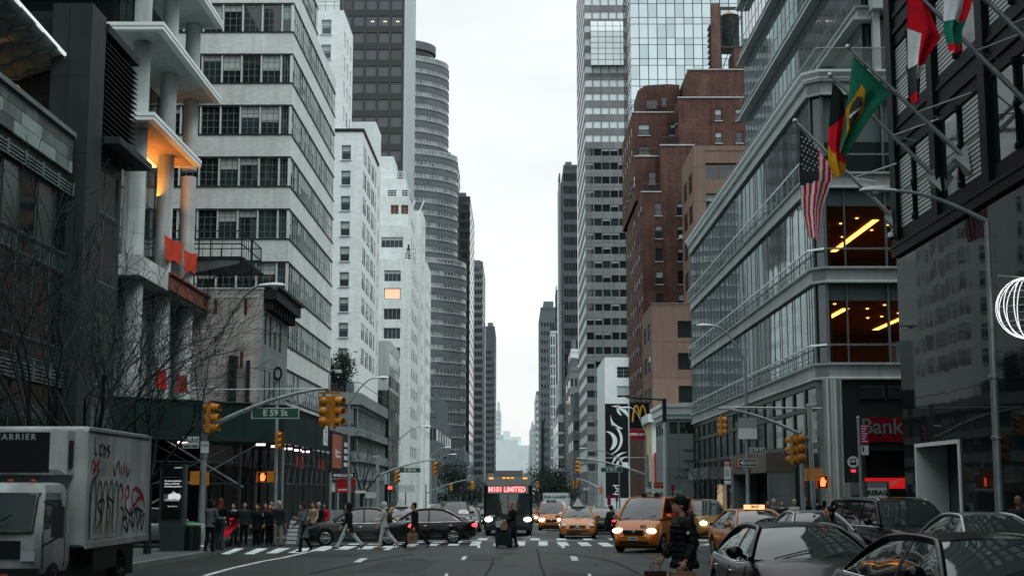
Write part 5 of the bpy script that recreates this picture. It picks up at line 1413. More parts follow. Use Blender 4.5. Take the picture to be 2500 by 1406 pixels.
    for px, py in ((1236,1351),(1010,1365)):
        q = gp(px, py); c = MB(); c.lathe((q.x,q.y,gz(q.y)), [(0,.003),(.36,.003),(.36,.012),(.3,.014),(0,.014)], 20); 
        solo('manhole_cover', c, m_['metal_dark'], 'round iron manhole cover in the near lanes %s' % ('below the bus' if px > 1200 else 'left of the lane dash'), 'manhole cover', smooth=30)
    return gp
gp = ground()
# ================================================================ street furniture
D('signal_yellow', (.58,.24,.018), .45, var=.18, scale=4, fine=.08, coat=.2)
D('signal_brown', (.36,.17,.035), .5, var=.2, scale=5)
D('lens_off', (.02,.012,.012), .2)
D('sign_green', (.006,.085,.055), .45, var=.1); D('sign_white', (.70,.72,.71), .5, var=.08); D('sign_black', (.01,.011,.012), .5)
D('kiosk_metal', (.10,.115,.12), .4, metal=.5, var=.1); D('sign_crimson', (.33,.012,.05), .5)
D('lamp_glass', (.38,.40,.40), .2, var=.1)
m_['hand_red'] = lit('hand_red', (1,.10,.03), 5); m_['hand_amber'] = lit('hand_amber', (1,.35,.06), 2.2)

def signal_head(k=1.0):
    """three section head, front towards -y, origin at its middle"""
    t = thing('traffic_signal', 'x', 'traffic light', (0,0,0))
    h = MB()
    for i in (-1,0,1):
        z = i*.35*k; h.box(-.17*k,-.1*k,z-.168*k,.17*k,.06*k,z+.168*k)
        h.ell((0,.05*k,z),(.165*k,.17*k,.17*k),14,8)
    h.box(-.03*k,-.03*k,-.62*k,.03*k,.03*k,-.52*k); h.box(-.03*k,-.03*k,.52*k,.03*k,.03*k,.62*k)
    h.build('housing', m_['signal_yellow'], t, smooth=40)
    for i in (-1,0,1):
        z = i*.35*k; v = MB(); n = 12
        a = [V((.155*k*cos(pi*(-.15+1.3*j/n)), -.101*k, z+.155*k*sin(pi*(-.15+1.3*j/n)))) for j in range(n+1)]
        b = [p + V((0,-.27*k,-.03*k)) for p in a]; c = [V((p.x*.93,p.y,z+(p.z-z)*.93)) for p in b]; d = [V((p.x*.93,p.y,z+(p.z-z)*.93)) for p in a]
        v.loft([a,b,c,d], 0, cap=False, closed=False)
        v.build('visor', m_['signal_yellow'], t)
        l = MB(); l.lathe((0,-.104*k,z), [(0,-.02),(.09*k,-.012),(.14*k,.0)], 12, 0, 'y'); l.build('lens', m_['lens_off'], t)
    return t
SH = signal_head(1.0); SH8 = signal_head(.70)
_first = {}
def put(root, label, loc, rz=0, group=None, scale=None):
    """first use moves the prototype itself, later uses copy it"""
    if root.name not in _first:
        _first[root.name] = 1; o = root; o.location = loc; o.rotation_euler.z = rz; o['label'] = label
        if scale: o.scale = (scale,)*3
    else:
        o = dup(root, label, loc, rz, scale)
        if not scale: o.scale = (1,1,1)
    if group: o['group'] = group
    elif 'group' in o: del o['group']
    return o
SG = 'yellow traffic signal heads'
def cobra(mb_pole, mb_head, mb_glass, top, tip, r=.05, rise=1.0):
    """curved arm from the pole top to a cobra head lamp"""
    top, tip = V(top), V(tip); pts = []
    for i in range(11):
        u = i/10; p = top.lerp(tip, u); p.z = top.z + (tip.z-top.z)*sin(u*pi/2)**rise
        pts.append(p)
    mb_pole.tube(pts, [r*(1-.35*i/10) for i in range(11)], 8)
    d = (tip-top); d.z = 0; d.normalize(); n = V((-d.y,d.x,0))
    prof = [(-.10,.05,.05),(.05,.09,.07),(.25,.14,.10),(.50,.17,.11),(.72,.14,.085),(.82,.05,.03)]
    rings = []
    for a, w, h in prof:
        c = tip + d*a
        rings.append([c + n*(w*cos(2*pi*j/12)) + V((0,0,h*sin(2*pi*j/12) if sin(2*pi*j/12) > 0 else .4*h*sin(2*pi*j/12))) for j in range(12)])
    mb_head.loft(rings)
    mb_glass.ell(tip + d*.45 + V((0,0,-.05)), (.14,.14,.10), 12, 6)
def lamp_post(label, base, top, tip, r0=.10, group='street lamps', extra=None, mat_='galv'):
    t = thing('street_lamp', label, 'street lamp', base, 0, group, world=True)
    p, h, g = MB(), MB(), MB(); b = V(base); tp = V(top)
    p.tube([b, tp], [r0, r0*.62], 10)
    p.lathe(base, [(r0*2.2,0),(r0*2.2,.08),(r0*1.5,.14),(r0*1.4,.75),(r0*1.02,.85)], 10)
    for z in (3.1, 4.6): 
        q = b.lerp(tp, z/max(z,(tp.z-b.z))); p.lathe((q.x,q.y,b.z+z), [(r0*.98,0),(r0*1.15,.01),(r0*1.15,.08),(r0*.98,.09)], 10)
    p.build('pole', m_[mat_], t, smooth=50)
    a = MB(); cobra(a, h, g, top, tip, r0*.55)
    a.build('lamp_arm', m_[mat_], t, smooth=50); h.build('lamp_head', m_['sign_white'], t, smooth=50); g.build('lamp_lens', m_['lamp_glass'], t, smooth=60)
    if extra: extra(t)
    return t
def mast(t, p0, p1, r=.075, wire=None):
    a = MB(); p0, p1 = V(p0), V(p1); pts = []
    for i in range(9):
        u = i/8; p = p0.lerp(p1, u); p.z = p0.z + (p1.z-p0.z)*(1-(1-u)**1.6); pts.append(p)
    a.tube(pts, [r*(1-.4*i/8) for i in range(9)], 8); a.build('mast_arm', m_['galv'], t, smooth=50)
    if wire:
        w = MB(); w.tube([wire, p1], .018, 4); w.build('stay_wire', m_['steel'], t)
    return pts
def street_sign(text, label, c, w, h, n=(0,-1,0), size=None, sub=None, group=None, hang=True, align='CENTER'):
    """green street name sign with a white rim"""
    c = V(c); n = V(n).normalized(); r = V((0,0,1)).cross(n)
    t = thing('street_sign', label, 'street sign', c, 0, group, world=True)
    M = face_mat(c, n)
    def plate(x0,y0,x1,y1,z0,z1): 
        q = MB().box(x0,y0,z0,x1,y1,z1); return MB().merge(q, M)
    plate(-w/2,-h/2,w/2,h/2,-.02,0).build('plate', m_['sign_white'], t)
    plate(-w/2+.03,-h/2+.03,w/2-.03,h/2-.03,.002,.006).build('green_face', m_['sign_green'], t)
    s = MB(); write(s, text, c + n*.009 + V((0,0,.0 if not sub else h*.2)), n, size or h*.72, depth=.003, bold=.006)
    if sub: write(s, sub, c + n*.009 - V((0,0,h*.22)), n, h*.24, depth=.003, bold=.003)
    s.build('lettering', m_['sign_white'], t)
    if hang:
        b = MB()
        b.merge(MB().box(-w/2,h/2+.1,-.02,w/2,h/2+.14,.0), M)
        for x in (-w*.32, w*.32): b.merge(MB().box(x-.02,h/2,-.02,x+.02,h/2+.3,.0), M)
        b.build('hanger', m_['steel'], t)
    return t
def ped_signal(label, c, rz, on=None, mb=None):
    t = thing('pedestrian_signal', label, 'pedestrian signal', c, rz)
    h = MB(); h.box(-.23,-.09,-.23,.23,.1,.23); h.box(-.25,-.22,.2,.25,-.09,.23); h.box(-.25,-.22,-.23,-.23,-.09,.2); h.box(.23,-.22,-.23,.25,-.09,.2)
    h.build('housing', m_['signal_yellow'], t)
    f = MB(); f.box(-.2,-.10,-.2,.2,-.092,.2); f.build('screen', m_['sign_black'], t)
    if on:
        q = MB(); q.extr([(-.10,-.112,-.16),(.07,-.112,-.16),(.11,-.112,-.02),(.13,-.112,.06),(.10,-.112,.07),(.07,-.112,.02),(.06,-.112,.15),(.03,-.112,.15),(.02,-.112,.17),(-.02,-.112,.17),(-.03,-.112,.15),(-.07,-.112,.15),(-.11,-.112,.08),(-.12,-.112,-.05)], (0,.01,0))
        q.build('lit_hand', m_['hand_red'], t)
    return t

def near_left_corner():
    Y = 49.5; g = gz(Y) + .14
    b = at(494, 1191, Y); b.z = g
    k = at(508, 948, Y)
    def extra(t):
        p0 = at(503, 1046, Y); p1 = at(803, 948, Y)
        mast(t, p0, p1, .085, wire=at(508, 951, Y))
        c = MB(); q0 = at(470, 950, Y); c.tube([q0, at(522, 946, Y)], .05, 6); c.build('cross_arm', m_['galv'], t)
    top = at(505, 890, Y)
    lamp_post('grey lamp post with signal mast arm by the kiosk on the near left corner', b, top, at(640, 697, Y), .125, extra=extra)
    zc = at(800, 1003, Y)
    put(SH, 'yellow signal head seen from behind at the end of the near left mast arm', zc + V((-.14,.12,0)), radians(160), SG)
    put(SH, 'yellow signal head turned right at the end of the near left mast arm', zc + V((.26,-.12,-.02)), radians(62), SG)
    hb = MB(); hb.tube([at(803,948,Y), zc+V((.05,0,.62))], .025, 6); hb.box(zc.x-.3,zc.y-.05,zc.z+.6,zc.x+.45,zc.y+.05,zc.z+.66); solo('signal_hanger', hb, m_['signal_brown'], 'short bracket hanging the two signal heads from the left mast arm', 'bracket')
    q = at(509, 1020, Y); put(SH, 'yellow signal head edge on against the left lamp post', q + V((.05,-.16,0)), radians(80), SG)
    street_sign('E 59 St', 'large green E 59 St sign hanging from the near left mast arm', at(672, 1008, Y), 1.66, .38, size=.30)
    street_sign('E 59 ST', 'small green E 59 ST sign on the left lamp post above a lower plate', at(466, 1072, Y-.1), .56, .19, size=.15, hang=False)
    street_sign('DECORATORS', 'small green DECORATORS WAY plate under the small E 59 ST sign', at(466, 1087, Y-.1), .56, .19, size=.085, sub='WAY', hang=False)
    nb = MB(); c = at(500, 1091, Y-.16); nb.box(c.x-.14,c.y-.02,c.z-.2,c.x+.14,c.y,c.z+.2,0); write(nb, '7AM', (c.x,c.y-.024,c.z+.05), (0,-1,0), .12, mi=1); tag(nb.build('parking_plate', [m_['sign_white'], m_['sign_black']]), 'little white parking plate clamped to the left lamp post', 'sign')
    ped_signal('orange pedestrian signal left of the near left lamp post', at(472, 1166, Y), radians(100))
    ped_signal('orange pedestrian signal close against the near left lamp post', at(488, 1168, Y+.3), radians(170))
    # dome camera on a gooseneck
    t = thing('dome_camera', 'white dome security camera on a gooseneck at the left mast arm tip', 'camera', at(812, 945, Y), world=True)
    p = MB(); a = at(803,948,Y); p.tube([a, at(803,918,Y), at(806,908,Y), at(814,903,Y), at(824,904,Y)], .025, 6); p.build('gooseneck', m_['galv'], t, smooth=60)
    p = MB(); c = at(826,909,Y); p.lathe((c.x,c.y,c.z), [(.0,.10),(.1,.09),(.13,.0),(.12,-.03)], 14); p.build('housing', m_['sign_white'], t, smooth=50)
    p = MB(); p.ell(c+V((0,0,-.03)), (.10,.10,.11), 12, 6); p.build('dome', m_['glass_dark'], t, smooth=60)
    # information kiosk
    Y = 47.3; g = gz(Y)+.14; a = at(424, 1191, Y)
    t = thing('info_kiosk', 'tall grey digital kiosk with a black and white advert on its screen', 'kiosk', (a.x, Y, g), radians(-8))
    hh = 2.82; w = .86
    m = MB(); prof = [(-w/2+.06,0),(w/2-.06,0),(w/2-.06,.4),(w/2,1.0),(w/2,hh),(-w/2,hh),(-w/2,1.0),(-w/2+.06,.4)]
    m.extr([(x,-.14,z) for x,z in prof], (0,.28,0)); m.build('body', m_['kiosk_metal'], t)
    m = MB(); m.box(-w/2+.09,-.155,1.02,w/2-.09,-.142,hh-.02); m.build('front_glass', m_['glass_dark'], t)
    m = MB(); m.box(-w/2+.15,-.162,1.35,w/2-.15,-.157,hh-.42); m.build('screen', m_['screen_grey'], t)
    m = MB(); m.box(-w/2+.16,-.168,1.85,w/2-.16,-.164,hh-.44,2); m.box(-w/2+.16,-.168,1.36,w/2-.16,-.164,1.62,2)
    for k, tx in enumerate(('She knows JavaScript,','Python, and Shirley',"Fukushima's grandson")): write(m, tx, (-.25,-.17,2.27-.09*k), (0,-1,0), .066, align='LEFT', depth=.001, bold=.002)
    write(m, 'LinkNYC', (.2,-.159,hh-.12), (0,-1,0), .07, depth=.001); write(m, 'Bepartofit.nyc', (.05,-.17,1.45), (0,-1,0), .06, depth=.001)
    for i in range(3): m.lathe((-.02+.12*i,-.172,1.76+.03*(i%2)), [(0,-.002),(.09,-.001),(.1,0)], 14, 0, 'y')
    m.extr([(-.25,-.170,1.62),(.28,-.170,1.62),(.28,-.170,1.80),(.05,-.170,1.95),(-.05,-.170,1.78)], (0,.002,0), 1)
    m.build('advert', [m_['screen_white'], m_['screen_mid'], m_['sign_black']], t)
    # bin with green lid
    Y = 47.8; g = gz(Y)+.14; a = at(472, 1191, Y)
    t = thing('litter_bin', 'black street bin with a green lid beside the lamp post', 'bin', (a.x, Y, g))
    m = MB(); m.lathe((0,0,0), [(.25,0),(.27,.02),(.29,.78),(.26,.79)], 16); 
    for j in range(16): m.box(-.01+.291*cos(j*pi/8),-.01+.291*sin(j*pi/8),.05,.01+.291*cos(j*pi/8),.01+.291*sin(j*pi/8),.75)
    m.build('basket', m_['black_metal'], t, smooth=40)
    m = MB(); m.lathe((0,0,.79), [(.31,0),(.32,.05),(.27,.10),(.12,.12),(.1,.10)], 16); m.build('lid', m_['bin_green'], t, smooth=40)
    # second pole across the street
    Y = 62.5; g = gz(Y); b = at(674, 1191, Y); b.z = g
    t = thing('signal_pole', 'slim grey signal pole with coiled cable at its top by the shed corner', 'signal pole', b, world=True)
    m = MB(); m.tube([b, at(678, 885, Y)], [.085,.065], 10); m.tube([at(678,885,Y), at(678,868,Y)], .03, 6); m.build('pole', m_['galv'], t, smooth=50)
    m = MB(); c = at(679, 912, Y)
    for r in (.22,.26,.3): m.tube([c+V((r*.6*sin(a*pi/8),-.1,r*cos(a*pi/8))) for a in range(17)], .02, 5)
    m.tube([c+V((0,-.1,-.2)), at(665,955,Y), at(640,985,Y)], .015, 4); m.build('cable', m_['rubber'], t)
    m = MB(); m.cyl(at(690,1191,Y+1).xy.to_3d()+V((0,0,g)), at(691,1090,Y+1), .05, n=8); m.build('conduit_pole', m_['galv'], t, smooth=50)
    q = at(679, 1075, Y-.2); put(SH8, 'small yellow signal head turned right on the slim pole by the shed', q, radians(55), SG)
    ped_signal('pedestrian signal showing a lit red hand by the slim pole', at(644, 1164, Y-.2), radians(-12), True)
    ped_signal('unlit pedestrian signal right of the red hand on the slim pole', at(662, 1163, Y), radians(80))
D('screen_grey', (.22,.23,.23), .25, var=.6, scale=3); D('bin_green', (.03,.22,.09), .45)
m_['screen_white'] = lit('screen_white', (.9,.95,1), .55); m_['screen_mid'] = lit('screen_mid', (.55,.58,.6), .3)
near_left_corner()

def right_corner():
    # near right tall lamp
    Y = 35.2; b = at(2437, 1191, Y); b.z = gz(Y)+.14
    lamp_post('tall grey lamp post at far right with its arm over the road', b, at(2409, 540, Y), at(2178, 466, Y), .115, extra=None)
    # middle lamp with signs
    Y = 70.0; b = at(1826, 1191, Y); b.z = gz(Y)+.14
    lamp_post('grey lamp post carrying the one way sign beside the glass building', b, at(1819, 880, Y), at(1741, 795, Y), .11)
    c = at(1825, 1045, Y-.2)
    t = thing('sign_plate', 'grey and white rectangular sign plate on the lamp post above the one way sign', 'sign', c, world=True)
    m = MB(); m.box(c.x-.46,c.y-.02,c.z-.0,c.x+.46,c.y,c.z+.52,0); m.box(c.x-.46,c.y-.02,c.z-.52,c.x+.46,c.y,c.z-.002,1); m.build('plate', [m_['frame_pale_dim'], m_['sign_white']], t)
    street_sign('E 59 ST', 'small green E 59 ST sign on the right lamp post under the white plate', at(1849, 1099, Y-.16), .78, .27, size=.2, hang=False)
    c = at(1826, 1129, Y-.2)
    t = thing('one_way_sign', 'black and white ONE WAY arrow sign on the right lamp post', 'sign', c, world=True)
    m = MB(); m.box(c.x-.47,c.y-.02,c.z-.17,c.x+.47,c.y,c.z+.17,1); m.box(c.x-.44,c.y-.026,c.z-.14,c.x+.44,c.y-.021,c.z+.14,0)
    m.extr([(c.x-.42,c.y-.032,c.z),(c.x-.2,c.y-.032,c.z+.11),(c.x-.2,c.y-.032,c.z+.07),(c.x+.42,c.y-.032,c.z+.07),(c.x+.42,c.y-.032,c.z-.07),(c.x-.2,c.y-.032,c.z-.07),(c.x-.2,c.y-.032,c.z-.11)], (0,.004,0), 1)
    write(m, 'ONE WAY', (c.x+.08,c.y-.035,c.z), (0,-1,0), .14, mi=0, depth=.002, bold=.004); m.build('plate', [m_['sign_black'], m_['sign_white']], t)
    # signal pole with mast arm over the avenue
    Y = 58.0; b = at(1986, 1191, Y); b.z = gz(Y)+.14
    t = thing('signal_pole', 'pale signal pole with a long mast arm over the right lanes', 'signal pole', b, world=True)
    m = MB(); m.tube([b, at(1975, 992, Y)], [.115,.09], 10); m.lathe(tuple(at(1975,992,Y)), [(.1,0),(.12,.02),(.1,.1),(0,.13)], 10); m.build('pole', m_['galv'], t, smooth=50)
    mast(t, at(1978,1072,Y), at(1753,996,Y), .075)
    m = MB(); m.tube([at(2006,996,Y), at(1762,993,Y)], .022, 4); m.tube([at(1975,999,Y), at(1755,997,Y)], .014, 4); m.build('stay_wire', m_['steel'], t)
    q = at(1761, 1039, Y); put(SH8, 'small yellow signal head hanging at the right mast arm tip', q, radians(62), SG)
    m = MB(); m.tube([at(1757,998,Y), q+V((0,0,.42))], .02, 5); solo('signal_hanger', m, m_['steel'], 'hook holding the small signal head on the right mast arm', 'bracket')
    # back view signal on a short pole
    Y = 53.5; b = at(1960, 1191, Y); b.z = gz(Y)
    t = thing('signal_pole', 'short grey pole holding the signal with round backs', 'signal pole', b, world=True)
    m = MB(); m.tube([b, at(1957, 1131, Y)], .085, 10); m.build('pole', m_['galv'], t, smooth=50)
    q = at(1951, 1094, Y)
    recolor(put(SH, 'yellow signal head with round backs on the short right pole', q+V((.08,0,0)), radians(182), SG), dict(housing=m_['signal_brown'], visor=m_['signal_brown']))
    recolor(put(SH, 'second yellow signal head peeping out left behind the round backs', q+V((-.10,.28,-.05)), radians(215), SG), dict(housing=m_['signal_brown'], visor=m_['signal_brown']))
    ped_signal('orange pedestrian signal seen from behind right of the short pole', at(1992, 1158, Y), radians(170))
    ped_signal('orange pedestrian signal edge on between short pole and lit one', at(1973, 1158, Y+.2), radians(90))
    ped_signal('right pedestrian signal showing a lit red hand', at(2013, 1176, Y-.1), radians(-40), True)
    m = MB(); m.box(*at(1962,1141,Y+.05), *(at(2000,1139,Y+.1))); solo('signal_bracket', m, m_['signal_brown'], 'orange bracket bar above the right pedestrian signals', 'bracket')
    # bus stop blade
    Y = 72; b = at(1788, 1191, Y); b.z = gz(Y)+.14
    t = thing('bus_stop_sign', 'bus stop blade with red head and white timetable beside the right lamp post', 'bus stop', b, world=True)
    m = MB(); m.tube([b, at(1786,1110,Y)], .045, 8); m.build('pole', m_['steel'], t)
    a, c = at(1767,1183,Y), at(1784,1122,Y); m = MB(); m.box(a.x,Y-.03,a.z,c.x,Y,c.z,0); m.box(a.x+.02,Y-.036,c.z-.34,c.x-.02,Y-.031,c.z-.03,1); m.box(a.x+.02,Y-.036,a.z+.28,c.x-.02,Y-.031,c.z-.36,2); m.box(a.x+.02,Y-.036,a.z+.03,c.x-.02,Y-.031,a.z+.22,2)
    for k in range(4): m.box(a.x+.06,Y-.04,c.z-.12-.07*k,c.x-.08,Y-.037,c.z-.09-.07*k,2)
    for k in range(5): m.box(a.x+.06,Y-.04,c.z-.5-.08*k,c.x-.1,Y-.037,c.z-.47-.08*k,0 if k else 1)
    m.build('panel', [m_['sign_black'], m_['sign_crimson'], m_['sign_white']], t)
    # near right bus pole
    Y = 54.5; b = at(2103, 1191, Y); b.z = gz(Y)+.14
    t = thing('bus_stop_sign', 'leaning grey pole with red parking plates in front of the bank', 'bus stop', b, world=True)
    m = MB(); m.tube([b, at(2095,1020,Y)], .055, 8); m.lathe(tuple(at(2095,1020,Y)), [(.06,0),(.07,.03),(0,.08)], 8); m.build('pole', m_['galv'], t)
    a, c = at(2102,1085,Y-.06), at(2119,1035,Y-.06); m = MB(); m.box(a.x,a.y-.02,a.z,c.x,a.y,c.z,0)
    for k in range(7): m.box(a.x+.03,a.y-.025,c.z-.10-.095*k,c.x-.03-.05*(k%3),a.y-.021,c.z-.06-.095*k,1)
    a, c = at(2103,1110,Y-.06), at(2120,1087,Y-.06); m.box(a.x,a.y-.02,a.z,c.x,a.y,c.z,1); m.box(a.x+.04,a.y-.025,a.z+.12,a.x+.1,a.y-.021,c.z-.05,2); m.build('plate', [m_['sign_crimson'], m_['sign_white'], m_['sign_black']], t)
    Y = 58.5; b = at(2085, 1191, Y); b.z = gz(Y)+.14
    t = thing('bus_stop_sign', 'round white bus sign on a dark pole left of the phone booth', 'bus stop', b, world=True)
    m = MB(); m.tube([b, at(2084,1135,Y)], .05, 8); m.build('pole', m_['black_metal'], t)
    c = at(2083,1127,Y-.08); m = MB(); m.lathe(tuple(c), [(0,0),(.28,0),(.28,.03),(0,.03)], 20, 0, 'y'); m.lathe((c.x,c.y-.004,c.z), [(0,0),(.24,0),(.24,.003)], 20, 1, 'y'); m.box(c.x-.12,c.y-.01,c.z-.12,c.x+.12,c.y-.005,c.z+.12,2); m.box(c.x-.08,c.y-.014,c.z-.02,c.x+.08,c.y-.011,c.z+.07,1)
    m.build('disc', [m_['sign_black'], m_['sign_white'], m_['frame_dark']], t)
    m = MB(); m.box(c.x-.1,c.y,c.z-.42,c.x+.1,c.y+.02,c.z-.3); m.build('red_tip', m_['red_light_dim'], t)
    # phone booth pair
    Y = 57.2; g = gz(Y)+.14; a = at(2075,1191,Y); b = at(2168,1191,Y)
    t = thing('phone_booth', 'grey street phone booth with white and black lettered advert', 'phone booth', ((a.x+b.x)/2, Y, g), world=True)
    m = MB(); m.box(a.x,Y,g,b.x-.0,Y+.9,Z(1177,Y,2140)); m.build('cabin', m_['stone_grey'], t)
    z = at(2140,1178,Y).z
    m = MB(); m.box(a.x+.55,Y-.10,g+.2,b.x+.02,Y-.003,Z(1174,Y,2140)); m.build('advert_case', m_['kiosk_metal'], t)
    m = MB(); m.box(a.x+.68,Y-.12,g+.4,b.x-.08,Y-.102,Z(1190,Y,2140),1); m.box(a.x+.68,Y-.12,Z(1189,Y,2140),b.x-.08,Y-.102,Z(1177,Y,2140),3)
    cx = (a.x+.68+b.x-.08)/2
    write(m, 'REBAG', (cx,Y-.125,Z(1203,Y,2140)), (0,-1,0), .26, mi=0, bold=.014, depth=.002); write(m, 'TITAN', (cx,Y-.125,Z(1183,Y,2140)), (0,-1,0), .2, mi=2, depth=.002); m.build('advert', [m_['sign_black'], m_['sign_white'], m_['frame_grey'], m_['frame_pale_dim']], t)
    m = MB(); m.box(a.x+.05,Y-.02,g+.9,a.x+.5,Y-.003,1.9); m.build('booth_window', m_['smoke_glass'], t)
    # wall camera
    t = thing('dome_camera', 'white dome security camera on the black store corner below the flags', 'camera', at(2176,575,53.0), world=True)
    c = at(2175,578,53.0); m = MB(); m.tube([(XR,53,c.z+.25),(c.x+.1,53,c.z+.28),(c.x,53,c.z+.15)], .03, 6); m.build('bracket', m_['galv'], t)
    m = MB(); m.lathe(tuple(c), [(0,.16),(.1,.15),(.13,.02),(.12,-.02)], 12); m.build('housing', m_['sign_white'], t, smooth=50)
    m = MB(); m.ell(c+V((0,0,-.03)), (.1,.1,.12), 12, 6); m.build('dome', m_['glass_dark'], t, smooth=60)
    # light sphere
    Y = 34.0; c = at(2510,752,Y); R = .74
    t = thing('light_globe', 'large wire globe decoration of white lit strips hung at right edge', 'decoration', c, world=True)
    m = MB()
    for k in range(8):
        a = pi*k/8; m.tube([c + V((R*sin(2*pi*j/28)*cos(a), R*sin(2*pi*j/28)*sin(a), R*cos(2*pi*j/28))) for j in range(29)], .012, 5)
    m.build('lit_strip', m_['globe_light'], t)
    m = MB()
    for z in (-.6,-.35,0,.35,.6): m.tube([c + V((sqrt(R*R*.98-z*z)*cos(2*pi*j/28), sqrt(R*R*.98-z*z)*sin(2*pi*j/28), z)) for j in range(29)], .009, 4)
    m.tube([c+V((0,0,R)), c+V((-.7,0,R+.05)), at(2436,712,35.2)], .015, 4); m.build('frame', m_['steel'], t)
D('frame_pale_dim', (.33,.34,.34), .6, var=.1); m_['red_light_dim'] = lit('red_light_dim', (1,.05,.08), .9); m_['globe_light'] = lit('globe_light', (.95,.97,1), 1.1)
right_corner()

def far_furniture():
    # left lamps along the avenue
    for i, (px, Y, ytop, hx, hy, lab) in enumerate(((852,88,985,918,922,'lamp post rising behind the salmon sign board'),(972,126,1075,1030,1041,'lamp post in front of the cream stepped block'),(1066,170,1128,1098,1109,'lamp post at the foot of the elliptical tower'),(1052,186,1112,1085,1092,'slightly farther lamp post at the foot of the elliptical tower'),(1125,300,1150,1140,1140,'small far lamp post on the left, near the bus top'))):
        b = at(px, 1191, Y); b.z = gz(Y)+.14
        lamp_post('grey ' + lab, b, at(px, ytop, Y), at(hx, hy, Y), .1)
    # right lamps
    for px, Y, ytop, hx, hy, lab in ((1578,128,1060,1538,995,'lamp post arching in front of the ornament banner'),(1512,160,1118,1432,1095,'lamp post behind the E 58 St sign'),(1440,250,1150,1425,1130,'small far lamp post left of the black banner'),(1405,330,1160,1385,1148,'smallest lamp post on the right before the far blocks')):
        b = at(px, 1191, Y); b.z = gz(Y)+.14
        lamp_post('grey ' + lab, b, at(px, ytop, Y), at(hx, hy, Y), .1)
    # E 58 left
    Y = 126; b = at(923,1191,Y); b.z = gz(Y)
    t = thing('signal_pole', 'thick signal pole with mast arm at the left side of E 58 St', 'signal pole', b, world=True)
    m = MB(); m.tube([b, at(921,1112,Y)], [.16,.12], 8); m.tube([at(908,1116,Y), at(928,1114,Y)], .08, 6); m.build('pole', m_['galv'], t); mast(t, at(925,1160,Y), at(1062,1122,Y), .09, at(1012,1119,Y))
    put(SH, 'yellow signal head at the tip of the left E 58 St mast arm', at(1062,1143,Y), radians(40), SG)
    put(SH, 'yellow signal head left of the E 58 St sign', at(968,1163,Y-1), radians(40), SG)
    street_sign('E 58 St', 'green E 58 St sign on the left mast arm in the distance', at(1001,1147,Y), 1.9, .46, size=.36)
    # E 58 right
    Y = 126; b = at(1582,1191,Y); b.z = gz(Y)
    t = thing('signal_pole', 'signal pole with mast arm at the right side of E 58 St', 'signal pole', b, world=True)
    m = MB(); m.tube([b, at(1580,1110,Y)], [.14,.11], 8); m.build('pole', m_['galv'], t); mast(t, at(1580,1160,Y), at(1408,1118,Y), .09, at(1580,1116,Y))
    put(SH, 'yellow signal head at the tip of the right E 58 St mast arm', at(1410,1139,Y), radians(150), SG)
    street_sign('E 58 St', 'green E 58 St sign on the right mast arm before the black banner', at(1493,1146,Y), 1.9, .42, size=.34)
    # E 57 masts
    Y = 206
    for s, (bx, px0, px1, y0, y1, lab) in enumerate(((1040,1042,1152,1203,1170,'left'),(1470,1468,1405,1195,1168,'right'))):
        b = at(bx,1191,Y); b.z = gz(Y)
        t = thing('signal_pole', 'small signal pole with mast arm at the %s side of E 57 St' % lab, 'signal pole', b, world=True)
        m = MB(); m.tube([b, at(bx,y0-22,Y)], [.15,.12], 8); m.build('pole', m_['galv'], t); mast(t, at(px0,y0,Y), at(px1,y1,Y), .1)
    street_sign('E 57 St', 'tilted green E 57 St sign far down the left side', at(1076,1198,Y), 2.0, .55, size=.4, n=(.3,-1,0))
    for px, py, lab, r in ((1101,1188,'seen from behind on the left E 57 St arm',170),(1152,1182,'at the tip of the left E 57 St arm',160),(1172,1213,'low on the left beside the bus mirror',60),(1398,1181,'left of a pair on the right E 57 St arm',-20),(1410,1181,'right of a pair on the right E 57 St arm',20)):
        put(SH, 'far yellow signal head ' + lab, at(px,py,Y), radians(r), SG)
    put(SH8, 'small yellow signal head right behind the bus roof', at(1311,1183,150), radians(40), SG)
    put(SH8, 'small yellow signal head below the E 58 St sign on the right', at(1466,1196,150), radians(60), SG)
    put(SH8, 'yellow signal head at the far left corner beside the bus', at(1152,1186,140), radians(60), SG)
    # pole with dark bar and white thin pole beside the burger banner
    Y = 112; b = at(1622,1191,Y); b.z = gz(Y)
    t = thing('utility_pole', 'thin white pole with a dark top and lamp arm left of the pavilion', 'pole', b, world=True)
    m = MB(); m.tube([b, at(1622,1000,Y)], .09, 8); m.build('pole', m_['sign_white'], t); m = MB(); m.box(*at(1618,1030,Y-.1), *at(1626,973,Y+.1)); m.tube([at(1622,976,Y), at(1585,973,Y), at(1530,970,Y)], .07, 6); m.build('arm', m_['frame_dark'], t)
    # banners
    Y = 150; t = thing('wall_banner', 'black hanging banner with yellow arches and a crimson OPEN 24 HRS strip', 'banner', at(1560,1025,Y), world=True)
    a, b = at(1537,1045,Y), at(1585,982,Y)
    D('banner_black', (.010,.011,.012), .8, var=.2); D('arch_yellow', (.62,.36,.03), .6); D('banner_crimson', (.30,.012,.035), .7)
    dx, dz = b.x-a.x, b.z-a.z; m = MB(); m.grid(lambda u, v: (a.x+dx*u, Y+.12*sin(7*u+2*v), a.z+dz*v), 12, 8); m.build('cloth', m_['banner_black'], t, smooth=60)
    a2, b2 = at(1537,1069,Y), at(1586,1046,Y); m = MB(); m.grid(lambda u, v: (a2.x+(b2.x-a2.x)*u, Y+.10*sin(7*u+2*v)-.03, a2.z+(b2.z-a2.z)*v-.25*u), 12, 4); m.build('strip', m_['banner_crimson'], t, smooth=60)
    m = MB(); write(m, 'OPEN 24 HRS', ((a2.x+b2.x)/2, Y-.16, (a2.z+b2.z)/2-.12), (0,-1,0), .36, bold=.012); m.build('lettering', m_['sign_white'], t)
    m = MB()
